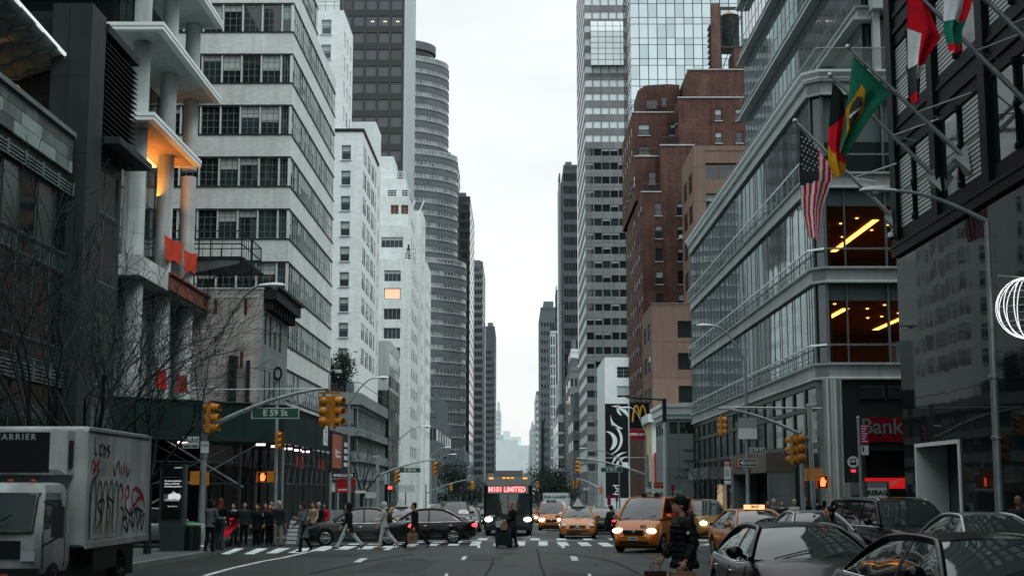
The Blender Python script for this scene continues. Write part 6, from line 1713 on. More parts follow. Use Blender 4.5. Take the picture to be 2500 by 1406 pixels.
    for s in (-1, 1):
        pts = [(0, -.0),(0,.3),(.0,.75),(.12,1.25),(.28,1.5),(.46,1.3),(.58,.85),(.66,.3),(.70,-.15)] if False else [(.0,.25),(.08,.85),(.2,1.3),(.34,1.5),(.5,1.3),(.62,.85),(.70,.3),(.75,-.15)]
        m.tube([V((a.x+dx*.5+s*x, Y-.2, a.z+dz*.30+z*1.05)) for x, z in pts], [.09]*8, 6)
    m.build('arches', m_['arch_yellow'], t)
    Y = 228; t = thing('ornament_banner', 'tall black banner with white scroll ornament on the white building', 'banner', at(1505,1080,Y), world=True)
    a, b = at(1479,1215,Y), at(1533,985,Y); m = MB(); m.box(a.x,Y,a.z,b.x,Y+.1,b.z); m.build('cloth', m_['banner_black'], t)
    W_, H_ = b.x-a.x, b.z-a.z; m = MB()
    def swirl(cx, cz, r, a0, a1, w0, w1, ex=1.0):
        n = 18; A = []; Bv = []
        for i in range(n+1):
            q = i/n; an = radians(a0+(a1-a0)*q); w = (w0+(w1-w0)*q)*(sin(pi*min(1,max(.0,q)))*.85+.15)
            A.append(V((a.x+W_*(cx+(r-w)*cos(an)*ex), Y-.02, a.z+W_*(cz+(r-w)*sin(an))))); Bv.append(V((a.x+W_*(cx+(r+w)*cos(an)*ex), Y-.02, a.z+W_*(cz+(r+w)*sin(an)))))
        m.loft([A, Bv], 0, cap=False, closed=False)
    hh = H_/W_
    swirl(.02, hh*.62, .68, -75, 70, .05, .06); swirl(.0, hh*.60, .42, -60, 85, .13, .06); swirl(.75, hh*.86, .5, 170, 270, .02, .10); swirl(.35, hh*.80, .7, 95, 20, .04, .12)
    swirl(.9, hh*.95, .35, 150, 240, .03, .07); swirl(1.0, hh*.30, .55, 95, 190, .05, .05); swirl(1.0, hh*.30, .75, 95, 160, .03, .07); swirl(1.0, hh*.40, .3, 180, 300, .04, .06)
    m.box(a.x+W_*.72,Y-.03,a.z+W_*1.33,a.x+W_*.98,Y-.025,a.z+W_*1.53)
    mm = MB(); write(mm, 'pq', (0,0,0), (0,-1,0), 1.7); mm2 = MB(); mm2.merge(mm, Matrix.Translation((a.x+W_*.55,Y-.02,a.z+W_*.35)) @ Matrix.Rotation(pi/2,4,'Y')); m.merge(mm2)
    m.build('ornament', m_['sign_white'], t)
    # burger shop signs and small signs at street level
    for i, (px, py, w, h, Y, mm_, lab, txt) in enumerate(((1603,1184,12,14,118,'banner_crimson','small red square sign with yellow arches, left of two','M'),(1616,1184,12,14,117,'banner_crimson','small red square sign with yellow arches, right of two','M'),(1601,1196,44,9,115,'sign_white','low white fascia board under the red square signs',''),(1487,1220,9,24,120,'sign_crimson','thin crimson blade sign low on the right',''),(1506,1215,6,16,121,'sign_crimson','smaller crimson blade sign right of the thin one',''),(1655,1199,18,6,112,'sign_white','small ONE WAY sign right of the red square signs','ONE WAY'),(1432,1193,16,6,170,'sign_white','small white sign plate below the far right signals',''),(1643,1190,9,14,110,'sign_crimson','small dark red street sign at the pavilion corner',''),
            (840,1195,40,14,104,'painted_red_bright','red shop fascia low on the left','CRATE&LEWIS'),(845,1178,44,20,106,'painted_red','dark red shop window panel on the left under the white lettering',''),(952,1190,9,7,118,'red_light','small glowing red sign beside the left E 58 St pole',''),(893,1190,17,7,113,'sign_white','white ONE WAY arrow plate on the left of E 58 St','ONE WAY'),(990,1192,44,16,140,'frame_pale','pale low kiosk roof at the foot of the cream block',''),(905,1208,26,14,108,'frame_pale','pale shop window strip on the left',''),(880,1200,26,6,109,'sign_white','thin white sign strip on the left',''))):
        c = at(px,py,Y); s = Y/F
        t = thing('shop_sign', lab, 'sign', c, world=True)
        m = MB(); m.box(c.x-w*s/2,Y,c.z-h*s/2,c.x+w*s/2,Y+.12,c.z+h*s/2); m.build('board', m_[mm_], t)
        p = MB(); p.cyl((c.x,Y+.2,gz(Y)),(c.x,Y+.2,c.z),.05,n=6); p.build('post', m_['frame_dark'], t)
        if txt:
            m = MB(); write(m, txt, (c.x,Y-.02,c.z), (0,-1,0), h*s*.8 if txt == 'M' else min(h*s*.8, w*s/len(txt)*1.3), bold=.01); m.build('lettering', m_['arch_yellow'] if txt == 'M' else m_['sign_black' if mm_ == 'sign_white' else 'sign_white'], t)
    Y = 105; t = thing('shop_sign', 'white shop lettering over the red window', 'sign', at(838,1160,Y), world=True)
    c = at(838,1160,Y); t['label'] = 'white shop lettering on black over the dark red window on the left'
    m = MB(); m.box(c.x-.85,Y,c.z-.2,c.x+.85,Y+.1,c.z+.2); m.build('board', m_['sign_black'], t)
    m = MB(); write(m, 'ENSE-LEWIS', (c.x,Y-.02,c.z), (0,-1,0), .27, bold=.012); m.build('lettering', m_['sign_white'], t)
    # warning barrier by the crowd
    Y = 58.0; c = at(714,1191,Y); t = thing('barrier_board', 'striped grey and white plastic barrier board leaning beside the grey car', 'barrier', (c.x,Y,gz(Y)), radians(-15))
    m = MB()
    for k in range(6): m.box(-.22+.02*k,-.04+.03*k,.08+.16*k,.22+.02*k,.02+.03*k,.19+.16*k)
    m.build('board', m_['sign_white'], t); m = MB()
    for s in (-.2,.2): m.tube([(s,-.02,0),(s+.12,.2,1.05)], .025, 6)
    m.box(-.3,-.12,0,.3,.2,.06); m.build('foot', m_['frame_grey'], t)
far_furniture()

def flags():
    bases = [(2200,537,1941,296), (2312,440,2027,184), (2386,392,2070,116), (2560,270,2183,-70), (2650,200,2277,-130)]
    D('flag_red', (.74,.012,.03), .85, var=.2, scale=2, fine=.04); D('flag_white', (.88,.88,.88), .85, var=.12, scale=2); D('flag_blue', (.035,.045,.055), .85, var=.2, scale=2)
    D('flag_green', (.02,.20,.12), .85, var=.2, scale=2); D('flag_gold', (.68,.36,.015), .85, var=.15, scale=2); D('flag_black', (.018,.02,.021), .85, var=.2); D('flag_grey', (.07,.075,.078), .85, var=.2)
    labs = ['flagpole bearing the stars and stripes on the black store', 'flagpole bearing the black red and gold flag', 'flagpole bearing the green flag with a yellow diamond', 'flagpole bearing the red white and grey flag, upper right', 'topmost flagpole bearing the red white and green flag']
    P = []
    for (bx, by, tx, ty), lb in zip(bases, labs):
        Y = XR*F/(bx-1260); b = at(bx, by, Y); b.x = XR; tp = at(tx, ty, Y); P.append((b, tp, Y))
        t = thing('flagpole', lb, 'flagpole', b, 0, 'flagpoles on the black store', world=True)
        m = MB(); m.tube([b, tp], [.085,.05], 10)
        for q in (.2,.45,.6): 
            c = b.lerp(tp, q); d = (tp-b).normalized(); m.tube([c-d*.06, c+d*.06], .085, 10)
        m.build('pole', m_['galv'], t, smooth=50)
        m = MB(); m.ell(tp, (.1,.1,.1), 12, 8); m.build('finial', m_['steel'], t, smooth=60)
        m = MB(); m.extr([(b.x-.02,Y-.35,b.z-.45),(b.x-.02,Y+.35,b.z-.45),(b.x-.32,Y,b.z+.35)], (.0,0,.03)) if False else m.add([(b.x,Y-.32,b.z-.45),(b.x,Y+.32,b.z-.45),(b.x,Y,b.z+.55),(b.x-.42,Y,b.z+.1)], [(0,1,3),(1,2,3),(2,0,3),(0,1,2)]); m.build('bracket', m_['frame_pale_dim'], t)
        m = MB(); c = b.lerp(tp, .42)
        for dy, dz in ((-1.6,.2),(1.5,.2)): m.tube([c, (XR-.3,Y+dy,c.z+dz)], .028, 6)
        m.build('stay', m_['steel'], t)
    def cloth(name, label, Y, L_, R_, mats, pick, nu=36, nv=44, wav=.10, ph=0):
        """flag grid: u from the left edge polyline to the right edge polyline, v downwards"""
        def poly(ps, v):
            k = v*(len(ps)-1); i = min(int(k), len(ps)-2); f = k-i
            f = f
            a, b = V(ps[i]), V(ps[i+1]); return a.lerp(b, f)
        def fn(u, v):
            a, b = poly(L_, v), poly(R_, v)
            p = a.lerp(b, u)
            q = at(p.x, p.y, Y)
            w = wav*(.15+v)*sin(2*pi*(1.15*u+.25*v)+ph) + .04*sin(15*u+5*v+ph)*v
            return (q.x, q.y + w*1.6 + .45*(u-.5)*v, q.z)
        m = MB(); m.grid(fn, nu, nv)
        m.m = [pick((i+.5)/nu, (j+.5)/nv) for i in range(nu) for j in range(nv)]
        o = m.build(name, [m_[k] for k in mats], None, smooth=80); tag(o, label, 'flag', 'flags on the black store')
        return o
    Y = P[0][2]
    def us(u, v):
        # stripes run from the pole side down; canton at the upper left
        if v < .44 - .10*u and u < .56: return 2
        s = int((u*1.0 + .15*(v))*11) 
        return s % 2
    cloth('flag', 'stars and stripes flag hanging lowest at left', Y, [(1952,313),(1951,425),(1957,520),(1972,580)], [(2030,405),(2034,436),(2013,500),(2006,590)], ['flag_red','flag_white','flag_blue'], us, 44, 44, .08)
    st = MB(); 
    for r_ in range(8):
        for c_ in range(6 if r_ % 2 == 0 else 5):
            px = 1958 + c_*9.0 + (4.5 if r_ % 2 else 0); py = 335 + r_*11 + c_*4.6
            if px > 1955 + (py-310)*.9 or py > 420 - (px-1952)*.1: continue
            q = at(px, py, Y-.28); R = .048
            pts = [(q.x+R*(1 if k % 2 == 0 else .4)*sin(k*pi/5), q.y, q.z+R*(1 if k % 2 == 0 else .4)*cos(k*pi/5)) for k in range(10)]
            st.add(pts, [tuple(range(10))])
    fl = [o for o in COL.objects if o.name == 'flag'][0]
    st.build('stars', m_['flag_white'], fl)
    Y = P[1][2]
    def ger(u, v): 
        k = v*1.0 + .42*(u-.5)*-1.0
        return 0 if v < .30 + .0*u - .22*(u-.4) else (1 if v < .66 + .28*(u-.35) else 2)
    cloth('flag', 'black red and gold flag hanging behind the green one', Y, [(2033,200),(2026,280),(2021,340),(2020,400),(2036,440)], [(2062,232),(2066,300),(2060,370),(2068,385),(2068,416)], ['flag_black','flag_red','flag_gold'], ger, 24, 40, .10, 1)
    Y = P[2][2]
    def bra(u, v):
        # disc, then diamond
        x, y = u-.30, v-.60
        if abs(x)/.30 + abs(y)/.30 < 1.05:
            if (x/.17)**2 + (y/.17)**2 < 1: return 2 if abs(y - .02 + .35*x) > .022 else 3
            return 1
        return 0
    cloth('flag', 'green flag with yellow diamond and dark disc, hanging over the corner', Y, [(2082,136),(2073,215),(2060,290),(2044,375)], [(2088,142),(2176,226),(2130,280),(2068,378)], ['flag_green','flag_gold','flag_grey','flag_white'], bra, 40, 44, .09, 2.2)
    Y = P[3][2]
    def f4(u, v):
        if u < .42: return 0 if v < .32 else (1 if v < .58 else (2 if v < .9 else 0))
        return 0 if v < .62 - .0*u else (1 if v < .78 else (2 if v < .93 else 0))
    cloth('flag', 'red white and grey flag hanging long at the upper right', Y, [(2216,-70),(2215,40),(2216,150),(2216,205),(2222,256)], [(2226,-80),(2300,92),(2270,132),(2254,175),(2252,244)], ['flag_red','flag_white','flag_grey'], f4, 30, 44, .10, .5)
    Y = P[4][2]
    cloth('flag', 'white green and red flag cut by the top edge of the photo', Y, [(2308,-80),(2304,20),(2300,80),(2312,134)], [(2384,-60),(2372,20),(2354,70),(2350,120)], ['flag_red','flag_white','flag_green'], lambda u, v: (0 if u > .72 else 1) if v < .52 else (2 if v < .90 else 0), 24, 36, .10, 1.4)
flags()

# ================================================================ trees
D('bark', (.030,.029,.027), .9, var=.3, scale=6); D('twig', (.038,.038,.037), .9, var=.4, scale=2); D('twig_dark', (.016,.016,.015), .9)
def bare_tree(label, base, h, seed, spread=1.0, lean=(0,0), n0=5, depth=5, twm='twig', r0=.11, group='bare street trees'):
    rs = random.Random(seed)
    t = thing('bare_tree', label, 'tree', base, 0, group)
    tr, cr = MB(), MB()
    def branch(p, d, ln, r, lv):
        pts = [p.copy()]; q = p.copy(); dd = d.copy()
        k = 4 if lv < 3 else 3
        for i in range(k):
            dd = (dd + V((rs.uniform(-.16,.16), rs.uniform(-.16,.16), rs.uniform(-.04,.10)))).normalized()
            q = q + dd*ln/k; pts.append(q.copy())
        rad = [max(.0075, r*(1-.45*i/k)) for i in range(k+1)]
        (tr if lv < 2 else cr).tube(pts, rad, 6 if lv < 2 else (4 if lv < 4 else 3), cap=False)
        if lv >= depth: return
        nb = rs.choice((3,4)) if lv < 3 else rs.choice((2,3,3))
        for j in range(nb):
            f = rs.uniform(.35,1.0) if j else 1.0
            ix = min(k, max(1, int(round(f*k)))); a = rs.uniform(0, 2*pi); e = rs.uniform(.35,.85)*spread
            b1 = dd.cross(V((.3,.2,1))).normalized(); b2 = dd.cross(b1)
            nd = (dd + (b1*cos(a)+b2*sin(a))*e + V((0,0,.06))).normalized()
            branch(pts[ix], nd, ln*rs.uniform(.58,.78), rad[ix]*.62, lv+1)
    tp = [V((0,0,0)), V((lean[0]*.3,lean[1]*.3,h*.12)), V((lean[0],lean[1],h*.26))]
    tr.tube(tp, [r0*1.25, r0, r0*.92], 8, cap=False)
    for j in range(n0):
        a = 2*pi*j/n0 + rs.uniform(-.4,.4); e = rs.uniform(.25,.7)*spread
        branch(tp[-1], V((cos(a)*e, sin(a)*e, 1)).normalized(), h*.30, r0*.62, 1)
    tr.build('trunk', m_['bark' if twm != 'twig_dark' else 'twig_dark'], t, smooth=60); cr.build('crown', m_[twm], t)
    return t
for i, (x, y, h, s, sp_, lb) in enumerate(((-11.2,33.2,9.4,3,1.1,'bare winter tree at far left behind the truck cab'),(-11.1,37.2,9.2,8,1.2,'bare winter tree spreading over the truck box'),(-11.4,44.6,8.4,21,1.25,'bare winter tree between the truck and the kiosk'),(-12.4,41.0,8.6,33,1.15,'bare winter tree close to the dark glass wall'))):
    bare_tree(lb, (x, y, gz(y)+.14), h, s, sp_, n0=5, depth=5, r0=.10)
bare_tree('thin bare tree in front of the showroom windows on the left', (X(885,112), 112, gz(112)), 9, 5, .9, depth=4, twm='twig', r0=.1)
bare_tree('small bare tree before the dark bank windows on the right', (X(1722,84), 84, gz(84)), 5, 6, .9, depth=4, twm='twig', r0=.07)
def leafy(name, label, base, h, w, seed, n, mat1, mat2, cone=False, trunk=True):
    rs = random.Random(seed); t = thing(name, label, 'tree', base)
    if trunk: 
        m = MB(); m.tube([(0,0,0),(.03*h,0,h*.3),(0,.02,h*.7)], [.05*w+.03,.04*w+.02,.02], 6); m.build('trunk', m_['bark'], t)
    m = MB()
    cl = [V((rs.uniform(-1,1)*w*.6*(1-.0), rs.uniform(-1,1)*w*.5, h*(.3+.6*rs.random()))) for _ in range(14)]
    for i in range(n):
        if cone:
            z = rs.random(); r = w*(1-z)*.9*sqrt(rs.random())+.02; a = rs.uniform(0,2*pi); p = V((r*cos(a), r*sin(a), h*(.08+.92*z)))
        else:
            c = rs.choice(cl); p = c + V((rs.gauss(0,.24*w), rs.gauss(0,.24*w), rs.gauss(0,.13*h)))
        s = (.05 if cone or h < 5 else .026)*h*rs.uniform(.5,1.2); u = V((rs.gauss(0,1),rs.gauss(0,1),rs.gauss(0,1))).normalized(); v = u.orthogonal().normalized()
        m.add([p-u*s-v*s*.4, p+u*s-v*s*.4, p+u*s+v*s*.4, p-u*s+v*s*.4], [(0,1,2,3)], rs.choice((0,0,1)))
    m.build('crown', [m_[mat1], m_[mat2]], t)
    return t
D('leaf_dark', (.012,.022,.017), .8, var=.3); D('leaf_mid', (.03,.048,.036), .8, var=.3); D('hedge', (.03,.036,.032), .9, var=.4)
p = at(828, 948, 127.5); leafy('terrace_tree', 'dark evergreen growing on the showroom terrace', p, 3.0, 1.35, 4, 900, 'leaf_dark', 'leaf_mid')
p = at(997, 633, 196.0); leafy('potted_conifer', 'small pointed conifer on a cream block terrace', p, 2.1, .5, 5, 300, 'leaf_dark', 'leaf_dark', cone=True)
for i, (px, Y, h, w, lb) in enumerate(((1085,260,9,5,'dark street tree mass low on the left before the elliptical tower'),(1125,320,9,6,'second dark street tree low on the left, nearer the bus'),(1330,300,9,6,'dark street tree low right of the bus roof'),(1345,420,11,8,'farther dark street tree low right of the bus'),(1362,250,7,4,'dark street tree low before the right side blocks'))):
    leafy('street_tree', lb, (X(px,Y), Y, gz(Y)), h, w, 30+i, 1900, 'hedge', 'leaf_dark')
# ================================================================ vehicles (front towards local -y)
def paint(name, col, metal=0.0, rough=.28, coat=1.0, var=.05, spec=.5):
    D(name, col, rough, metal=metal, var=var, scale=1.2, fine=.02, coat=coat, spec=spec)
paint('taxi_paint', (.47,.135,.003), .0, .3, .5); paint('taxi_gold', (.21,.115,.02), .0, .35, .4); paint('black_paint', (.004,.005,.006), .0, .22, .16, spec=.16); paint('graphite_paint', (.013,.015,.016), .2, .3, .35, spec=.3)
paint('silver_paint', (.30,.31,.31), .6, .3); paint('white_van', (.55,.57,.57)); paint('bus_white', (.16,.175,.18)); paint('bus_dark', (.009,.012,.013), .0, .3, .6); paint('dark_blue_paint', (.012,.016,.02), .2, .3, .4, spec=.3)
D('car_glass', (.012,.015,.016), .03, var=0, fine=0, spec=1.0, coat=.6); D('car_glass_pale', (.04,.046,.048), .05, metal=.13, var=.0, fine=0, spec=.8, coat=.35)
D('tyre', (.012,.012,.012), .85, var=.1); D('rim', (.33,.34,.345), .3, metal=.8, var=.1); D('rim_dark', (.08,.085,.088), .4, metal=.6)
D('trim_black', (.010,.011,.012), .45); D('chrome', (.62,.64,.64), .12, metal=1, var=0, fine=0); D('plate', (.48,.42,.25), .5, var=.1); D('lamp_clear', (.45,.48,.5), .08, metal=.3, var=0)
D('tail_red', (.28,.012,.014), .15, coat=1); m_['tail_lit'] = lit('tail_lit', (1,.06,.08), 2.2); m_['head_lit'] = lit('head_lit', (1,.93,.8), 26); m_['head_warm'] = lit('head_warm', (1,.72,.42), 5); m_['roof_lit'] = lit('roof_lit', (1,.55,.25), 1.4); m_['marker_amber'] = lit('marker_amber', (1,.35,.03), 2)
m_['led_red'] = lit('led_red', (1,.10,.10), 6)
def spl(keys, y):
    """smooth interpolation of (y, value...) rows"""
    if y <= keys[0][0]: return keys[0][1:]
    if y >= keys[-1][0]: return keys[-1][1:]
    for i in range(len(keys)-1):
        a, b = keys[i], keys[i+1]
        if a[0] <= y <= b[0]:
            t = (y-a[0])/(b[0]-a[0]) if b[0] > a[0] else 0
            p = keys[i-1] if i else a; n = keys[i+2] if i+2 < len(keys) else b
            out = []
            for k in range(1, len(a)):
                da = (b[k]-p[k])/max(1e-6,(b[0]-p[0])); db = (n[k]-a[k])/max(1e-6,(n[0]-a[0])); h = b[0]-a[0]
                if (b[k]-a[k])*(a[k]-p[k]) <= 0: da = 0
                if (b[k]-a[k])*(n[k]-b[k]) <= 0: db = 0
                out.append((2*t**3-3*t**2+1)*a[k] + (t**3-2*t**2+t)*h*da + (-2*t**3+3*t**2)*b[k] + (t**3-t**2)*h*db)
            return out
def wheel(root, x, y, r, w, rim='rim', spokes=5):
    s = 1 if x > 0 else -1
    t = MB(); t.lathe((x,y,r), [(r*.62,-w/2),(r*.9,-w/2),(r,-w*.36),(r,w*.36),(r*.9,w/2),(r*.62,w/2)], 28, 0, 'x'); o = t.build('wheel', m_['tyre'], root, smooth=50)
    t = MB(); e = x + s*w*.40
    t.lathe((e,y,r), [(r*.66,-.02),(r*.66,.02),(r*.60,.03),(r*.58,-.03)], 24, 0, 'x')
    for k in range(spokes):
        a = 2*pi*k/spokes
        c, sn = cos(a), sin(a)
        for d in (-.10,.10):
            c2, s2 = cos(a+d), sin(a+d)
            t.extr([(e+s*.005,y+r*.08*c,r+r*.08*sn),(e+s*.012,y+r*.12*cos(a+d*2.5),r+r*.12*sin(a+d*2.5)),(e+s*.012,y+r*.62*c2,r+r*.62*s2),(e+s*.005,y+r*.62*c,r+r*.62*sn)], (s*.02,0,0))
    t.lathe((e+s*.01,y,r), [(0,-.02),(r*.16,-.02),(r*.16,.02),(0,.03)], 12, 0, 'x')
    t.build('rim', m_[rim], o)
    t = MB(); t.lathe((e-s*.05,y,r), [(0,-.01),(r*.6,-.01),(r*.6,.01),(0,.01)], 20, 0, 'x'); t.build('brake', m_['rim_dark'], o)
def car(name, label, cat, loc, rz, pnt, L_=4.6, Wd=1.82, H=1.46, kind='sedan', lights='off', tails='off', rim='rim', glass='car_glass', group=None, spokes=5, plate_='plate', hood=None, belt=None, gl_side='car_glass'):
    t = thing(name, label, cat, loc, rz, group)
    h = Wd/2; F0, R0 = -L_/2, L_/2; r = .33 if kind != 'suv' else .39
    if kind == 'van': r = .31
    bl = belt or {'sedan':.90,'van':1.12,'suv':1.12}[kind]
    hd = hood or {'sedan':.74,'van':.86,'suv':.98}[kind]
    fa, ra_ = F0 + (.95 if kind != 'van' else .78), R0 - (.98 if kind != 'van' else .85)
    gc = .20 if kind != 'suv' else .27
    if kind == 'sedan':
        wy0, wy1 = F0+1.30, F0+2.08; ry1, ry0 = R0-1.42, R0-.62; wt = .60*h
        top = [(F0,.50),(F0+.10,hd-.10),(F0+.30,hd),(wy0-.25,bl+.06),(wy0+.2,bl+.05),(0,bl),(ry0-.1,bl+.04),(R0-.25,bl+.07),(R0-.05,bl-.02),(R0,.62)]
    elif kind == 'van':
        wy0, wy1 = F0+.72, F0+1.50; ry1, ry0 = R0-.16, R0-.06; wt = .74*h
        top = [(F0,.55),(F0+.09,hd-.16),(F0+.25,hd),(wy0-.1,bl-.02),(wy0+.3,bl),(0,bl),(R0-.2,bl),(R0-.04,bl-.02),(R0,.7)]
    else:
        wy0, wy1 = F0+1.45, F0+2.05; ry1, ry0 = R0-.35, R0-.10; wt = .70*h
        top = [(F0,.60),(F0+.08,hd-.10),(F0+.25,hd),(wy0-.2,bl+.02),(wy0+.3,bl),(0,bl),(R0-.3,bl),(R0-.05,bl-.03),(R0,.8)]
    wid = [(F0,h*.62),(F0+.08,h*.80),(F0+.28,h*.93),(F0+.75,h),(0,h),(R0-.8,h*.99),(R0-.25,h*.92),(R0-.06,h*.82),(R0,h*.66)]
    low = [(F0,.36),(F0+.10,gc+.03),(F0+.5,gc),(R0-.6,gc),(R0-.1,gc+.08),(R0,.42)]
    body = MB(); rings = []
    ys = sorted(set([F0,F0+.03,F0+.07,F0+.12,F0+.2,F0+.3,F0+.45] + [F0+.6+i*(L_-1.1)/18 for i in range(19)] + [R0-.4,R0-.28,R0-.16,R0-.08,R0-.03,R0]))
    for y in ys:
        zt = spl(top,y)[0]; w = spl(wid,y)[0]; zl = spl(low,y)[0]
        hh = zt - zl
        half = [(0,zl),(.80*w,zl),(.95*w,zl+.10*hh),(.985*w,zl+.30*hh),(w,zl+.55*hh),(.985*w,zl+.74*hh),(.955*w,zl+.90*hh),(.90*w,zl+.975*hh),(.74*w,zt+.005),(.40*w,zt+.028),(0,zt+.036)]
        rings.append([V((x,y,z)) for x,z in half] + [V((-x,y,z)) for x,z in half[-2:0:-1]])
    body.loft(rings)
    # wheel arches cut out of the shell
    cut = MB()
    for y in (fa, ra_):
        for s in (-1,1): cut.lathe((s*(h-.08),y,r+.01), [(0,-.16),(r*1.17,-.16),(r*1.17,.2),(0,.2)], 28, 0, 'x')
    co = bpy.data.objects.new('cut', cut.data('cut', [])); TMP.collection.objects.link(co)
    me = evaluated(body, 'body', [m_[pnt]], [('BOOLEAN', dict(object=co, operation='DIFFERENCE', solver='EXACT'))])
    bpy.data.objects.remove(co)
    me.set_sharp_from_angle(angle=radians(38)); link('body', me, t)
    u = MB(); u.box(-h*.86,F0+.3,gc-.05,h*.86,R0-.3,gc+.05)
    for y in (fa, ra_): u.box(-h+.10,y-r,gc,h-.10,y+r,r*1.9)
    u.build('underbody', m_['trim_black'], t)
    # greenhouse
    zb = lambda y: spl(top,y)[0]+.01
    wb = lambda y: spl(wid,y)[0]*.90
    zA0, zC0 = zb(wy0), zb(ry0); zR = H - .05
    def roofz(y):
        k = (y-wy1)/max(.01,(ry1-wy1)); return zR + .05*sin(pi*min(1,max(0,k*.8+.1)))
    A0, A1 = (wb(wy0),wy0,zA0), (wt,wy1,roofz(wy1)); C1, C0 = (wt,ry1,roofz(ry1)), (wb(ry0)*.94,ry0,zC0)
    def screen(P0, P1, dirn, bulge):
        def fn(u, v):
            x = (2*u-1); w_ = P0[0]+(P1[0]-P0[0])*v
            return (x*w_, P0[1]+(P1[1]-P0[1])*v + dirn*bulge*(1-x*x), P0[2]+(P1[2]-P0[2])*(v+.10*sin(pi*v)*1.0) + .03*(1-x*x)*v)
        return fn
    m = MB(); m.grid(screen(A0,A1,-1,.13), 14, 8); m.build('windscreen', m_[glass], t, smooth=60)
    m = MB(); m.grid(screen(C0,C1,1,.08), 12, 6); m.build('rear_window', m_[glass], t, smooth=60)
    # side glass
    def topc(y):
        if y < wy1: k = (y-wy0)/(wy1-wy0); return (A0[0]+(A1[0]-A0[0])*k, A0[2]+(A1[2]-A0[2])*(k+.10*sin(pi*k)))
        if y > ry1: k = (y-ry0)/(ry1-ry0); return (C0[0]+(C1[0]-C0[0])*k, C0[2]+(C1[2]-C0[2])*(k+.10*sin(pi*k)))
        return (wt, roofz(y))
    for s in (-1,1):
        def fn(u, v):
            y = wy0+(ry0-wy0)*u; x1,z1 = topc(y); x0,z0 = wb(y)*.995, zb(y)-.03
            z0 = min(z0, z1); b = .025*sin(pi*v)
            return (s*(x0+(x1-x0)*v+b), y, z0+(z1-z0)*v)
        m = MB(); m.grid(fn, 24, 6); m.build('side_window', m_[gl_side], t, smooth=60)
        # pillars and roof rail
        pts = [V((s*(topc(y)[0]+.008), y, topc(y)[1]+.005)) for y in [wy0+(ry0-wy0)*i/30 for i in range(31)]]
        m = MB(); m.tube(pts, .042 if kind == 'sedan' else .05, 8); m.build('roof_pillar', m_[pnt], t, smooth=60)
        bs = [(.47,.05)] if kind == 'sedan' else [(.36,.05),(.70,.07)]
        for f, w_ in bs:
            y = wy0+(ry0-wy0)*f; m = MB(); q = []
            for v in (0,.25,.5,.75,1):
                u0, u1 = f-w_/(ry0-wy0)*.8, f+w_/(ry0-wy0)*.8
                a, b = V(fn(u0,v)), V(fn(u1,v)); a.x += s*.007; b.x += s*.007; q.append([a,b])
            m.loft(q, 0, cap=False, closed=False); m.build('door_pillar', m_['trim_black' if kind == 'sedan' else pnt], t)
        # belt trim, seams, handles
        m = MB(); m.tube([V((s*(wb(y)+.025),y,zb(y)-.015)) for y in [wy0+.1+(ry0-wy0-.15)*i/16 for i in range(17)]], .012, 5); m.build('belt_trim', m_['chrome' if kind != 'van' else 'trim_black'], t)
        m = MB()
        W = lambda y: spl(wid,y)[0]
        for f in ((.06,.47,.90) if kind == 'sedan' else (.10,.38,.70)):
            y = wy0+(ry0-wy0)*f; zt_ = spl(top,y)[0]; zl = spl(low,y)[0]; hh = zt_-zl
            m.tube([V((s*(W(y)*k+.002),y,zl+hh*q)) for k,q in ((.985,.30),(1,.55),(.985,.74),(.955,.90))], .006, 4)
        y = wy0+(ry0-wy0)*.3; m.tube([V((s*(W(yy)*.99+.002), yy, gc+.14)) for yy in (fa+r+.1, 0, ra_-r-.1)], .008, 4)
        m.build('door_seam', m_['trim_black'], t)
        for f in (.41,.82):
            y = wy0+(ry0-wy0)*f; zt_ = spl(top,y)[0]; zl = spl(low,y)[0]; m = MB(); m.ell((s*(W(y)*.985),y,zl+(zt_-zl)*.80), (.025,.09,.018), 10, 6); m.build('door_handle', m_['chrome' if kind == 'sedan' else pnt], t, smooth=60)
        # mirror
        y = wy0+.34; m = MB(); c = V((s*(wb(y)+.17),y,zb(y)+.10)); m.ell(c, (.12,.075,.085), 12, 8); m.tube([c, (s*wb(y),y+.02,zb(y)+.02)], .03, 6); m.build('mirror', m_[pnt], t, smooth=60)
    m = MB()
    def rf(u, v):
        y = wy1+(ry1-wy1)*v; x = (2*u-1); return (x*wt, y, roofz(y)+.055*(1-x**4)*(.6+.4*sin(pi*v)))
    m.grid(rf, 12, 10); m.build('roof', m_[pnt], t, smooth=60)
    # face
    zf = hd-.13
    for s in (-1,1):
        m = MB(); y = F0+.15; w = spl(wid,y)[0]
        m.ell((s*w*.80, F0+.17, zf+.02), (.21,.15,.075 if kind == 'sedan' else .10), 14, 8, M=Matrix.Rotation(-s*.5,3,'Z')); m.build('headlight', m_['head_lit' if lights == 'on' else ('head_warm' if lights == 'warm' else 'lamp_clear')], t, smooth=60)
        m = MB(); w = spl(wid,R0-.14)[0]; m.ell((s*w*.86, R0-.13, bl-.12), (.15,.14,.09), 12, 8, M=Matrix.Rotation(s*.5,3,'Z')); m.build('tail_light', m_['tail_lit' if tails == 'on' else 'tail_red'], t, smooth=60)
        m = MB(); m.ell((s*h*.68,F0+.10,.36), (.10,.06,.05), 10, 6); m.build('fog_lamp', m_['trim_black'], t)
    m = MB(); m.box(-h*.42,F0-.012,zf-.10,h*.42,F0+.12,zf+.03)
    m.build('grille', m_['trim_black'], t)
    m = MB(); m.box(-h*.43,F0-.02,zf+.031,h*.43,F0+.1,zf+.05); m.ell((0,F0-.02,zf-.02),(.075,.02,.055),12,6); m.build('grille_trim', m_['chrome'], t)
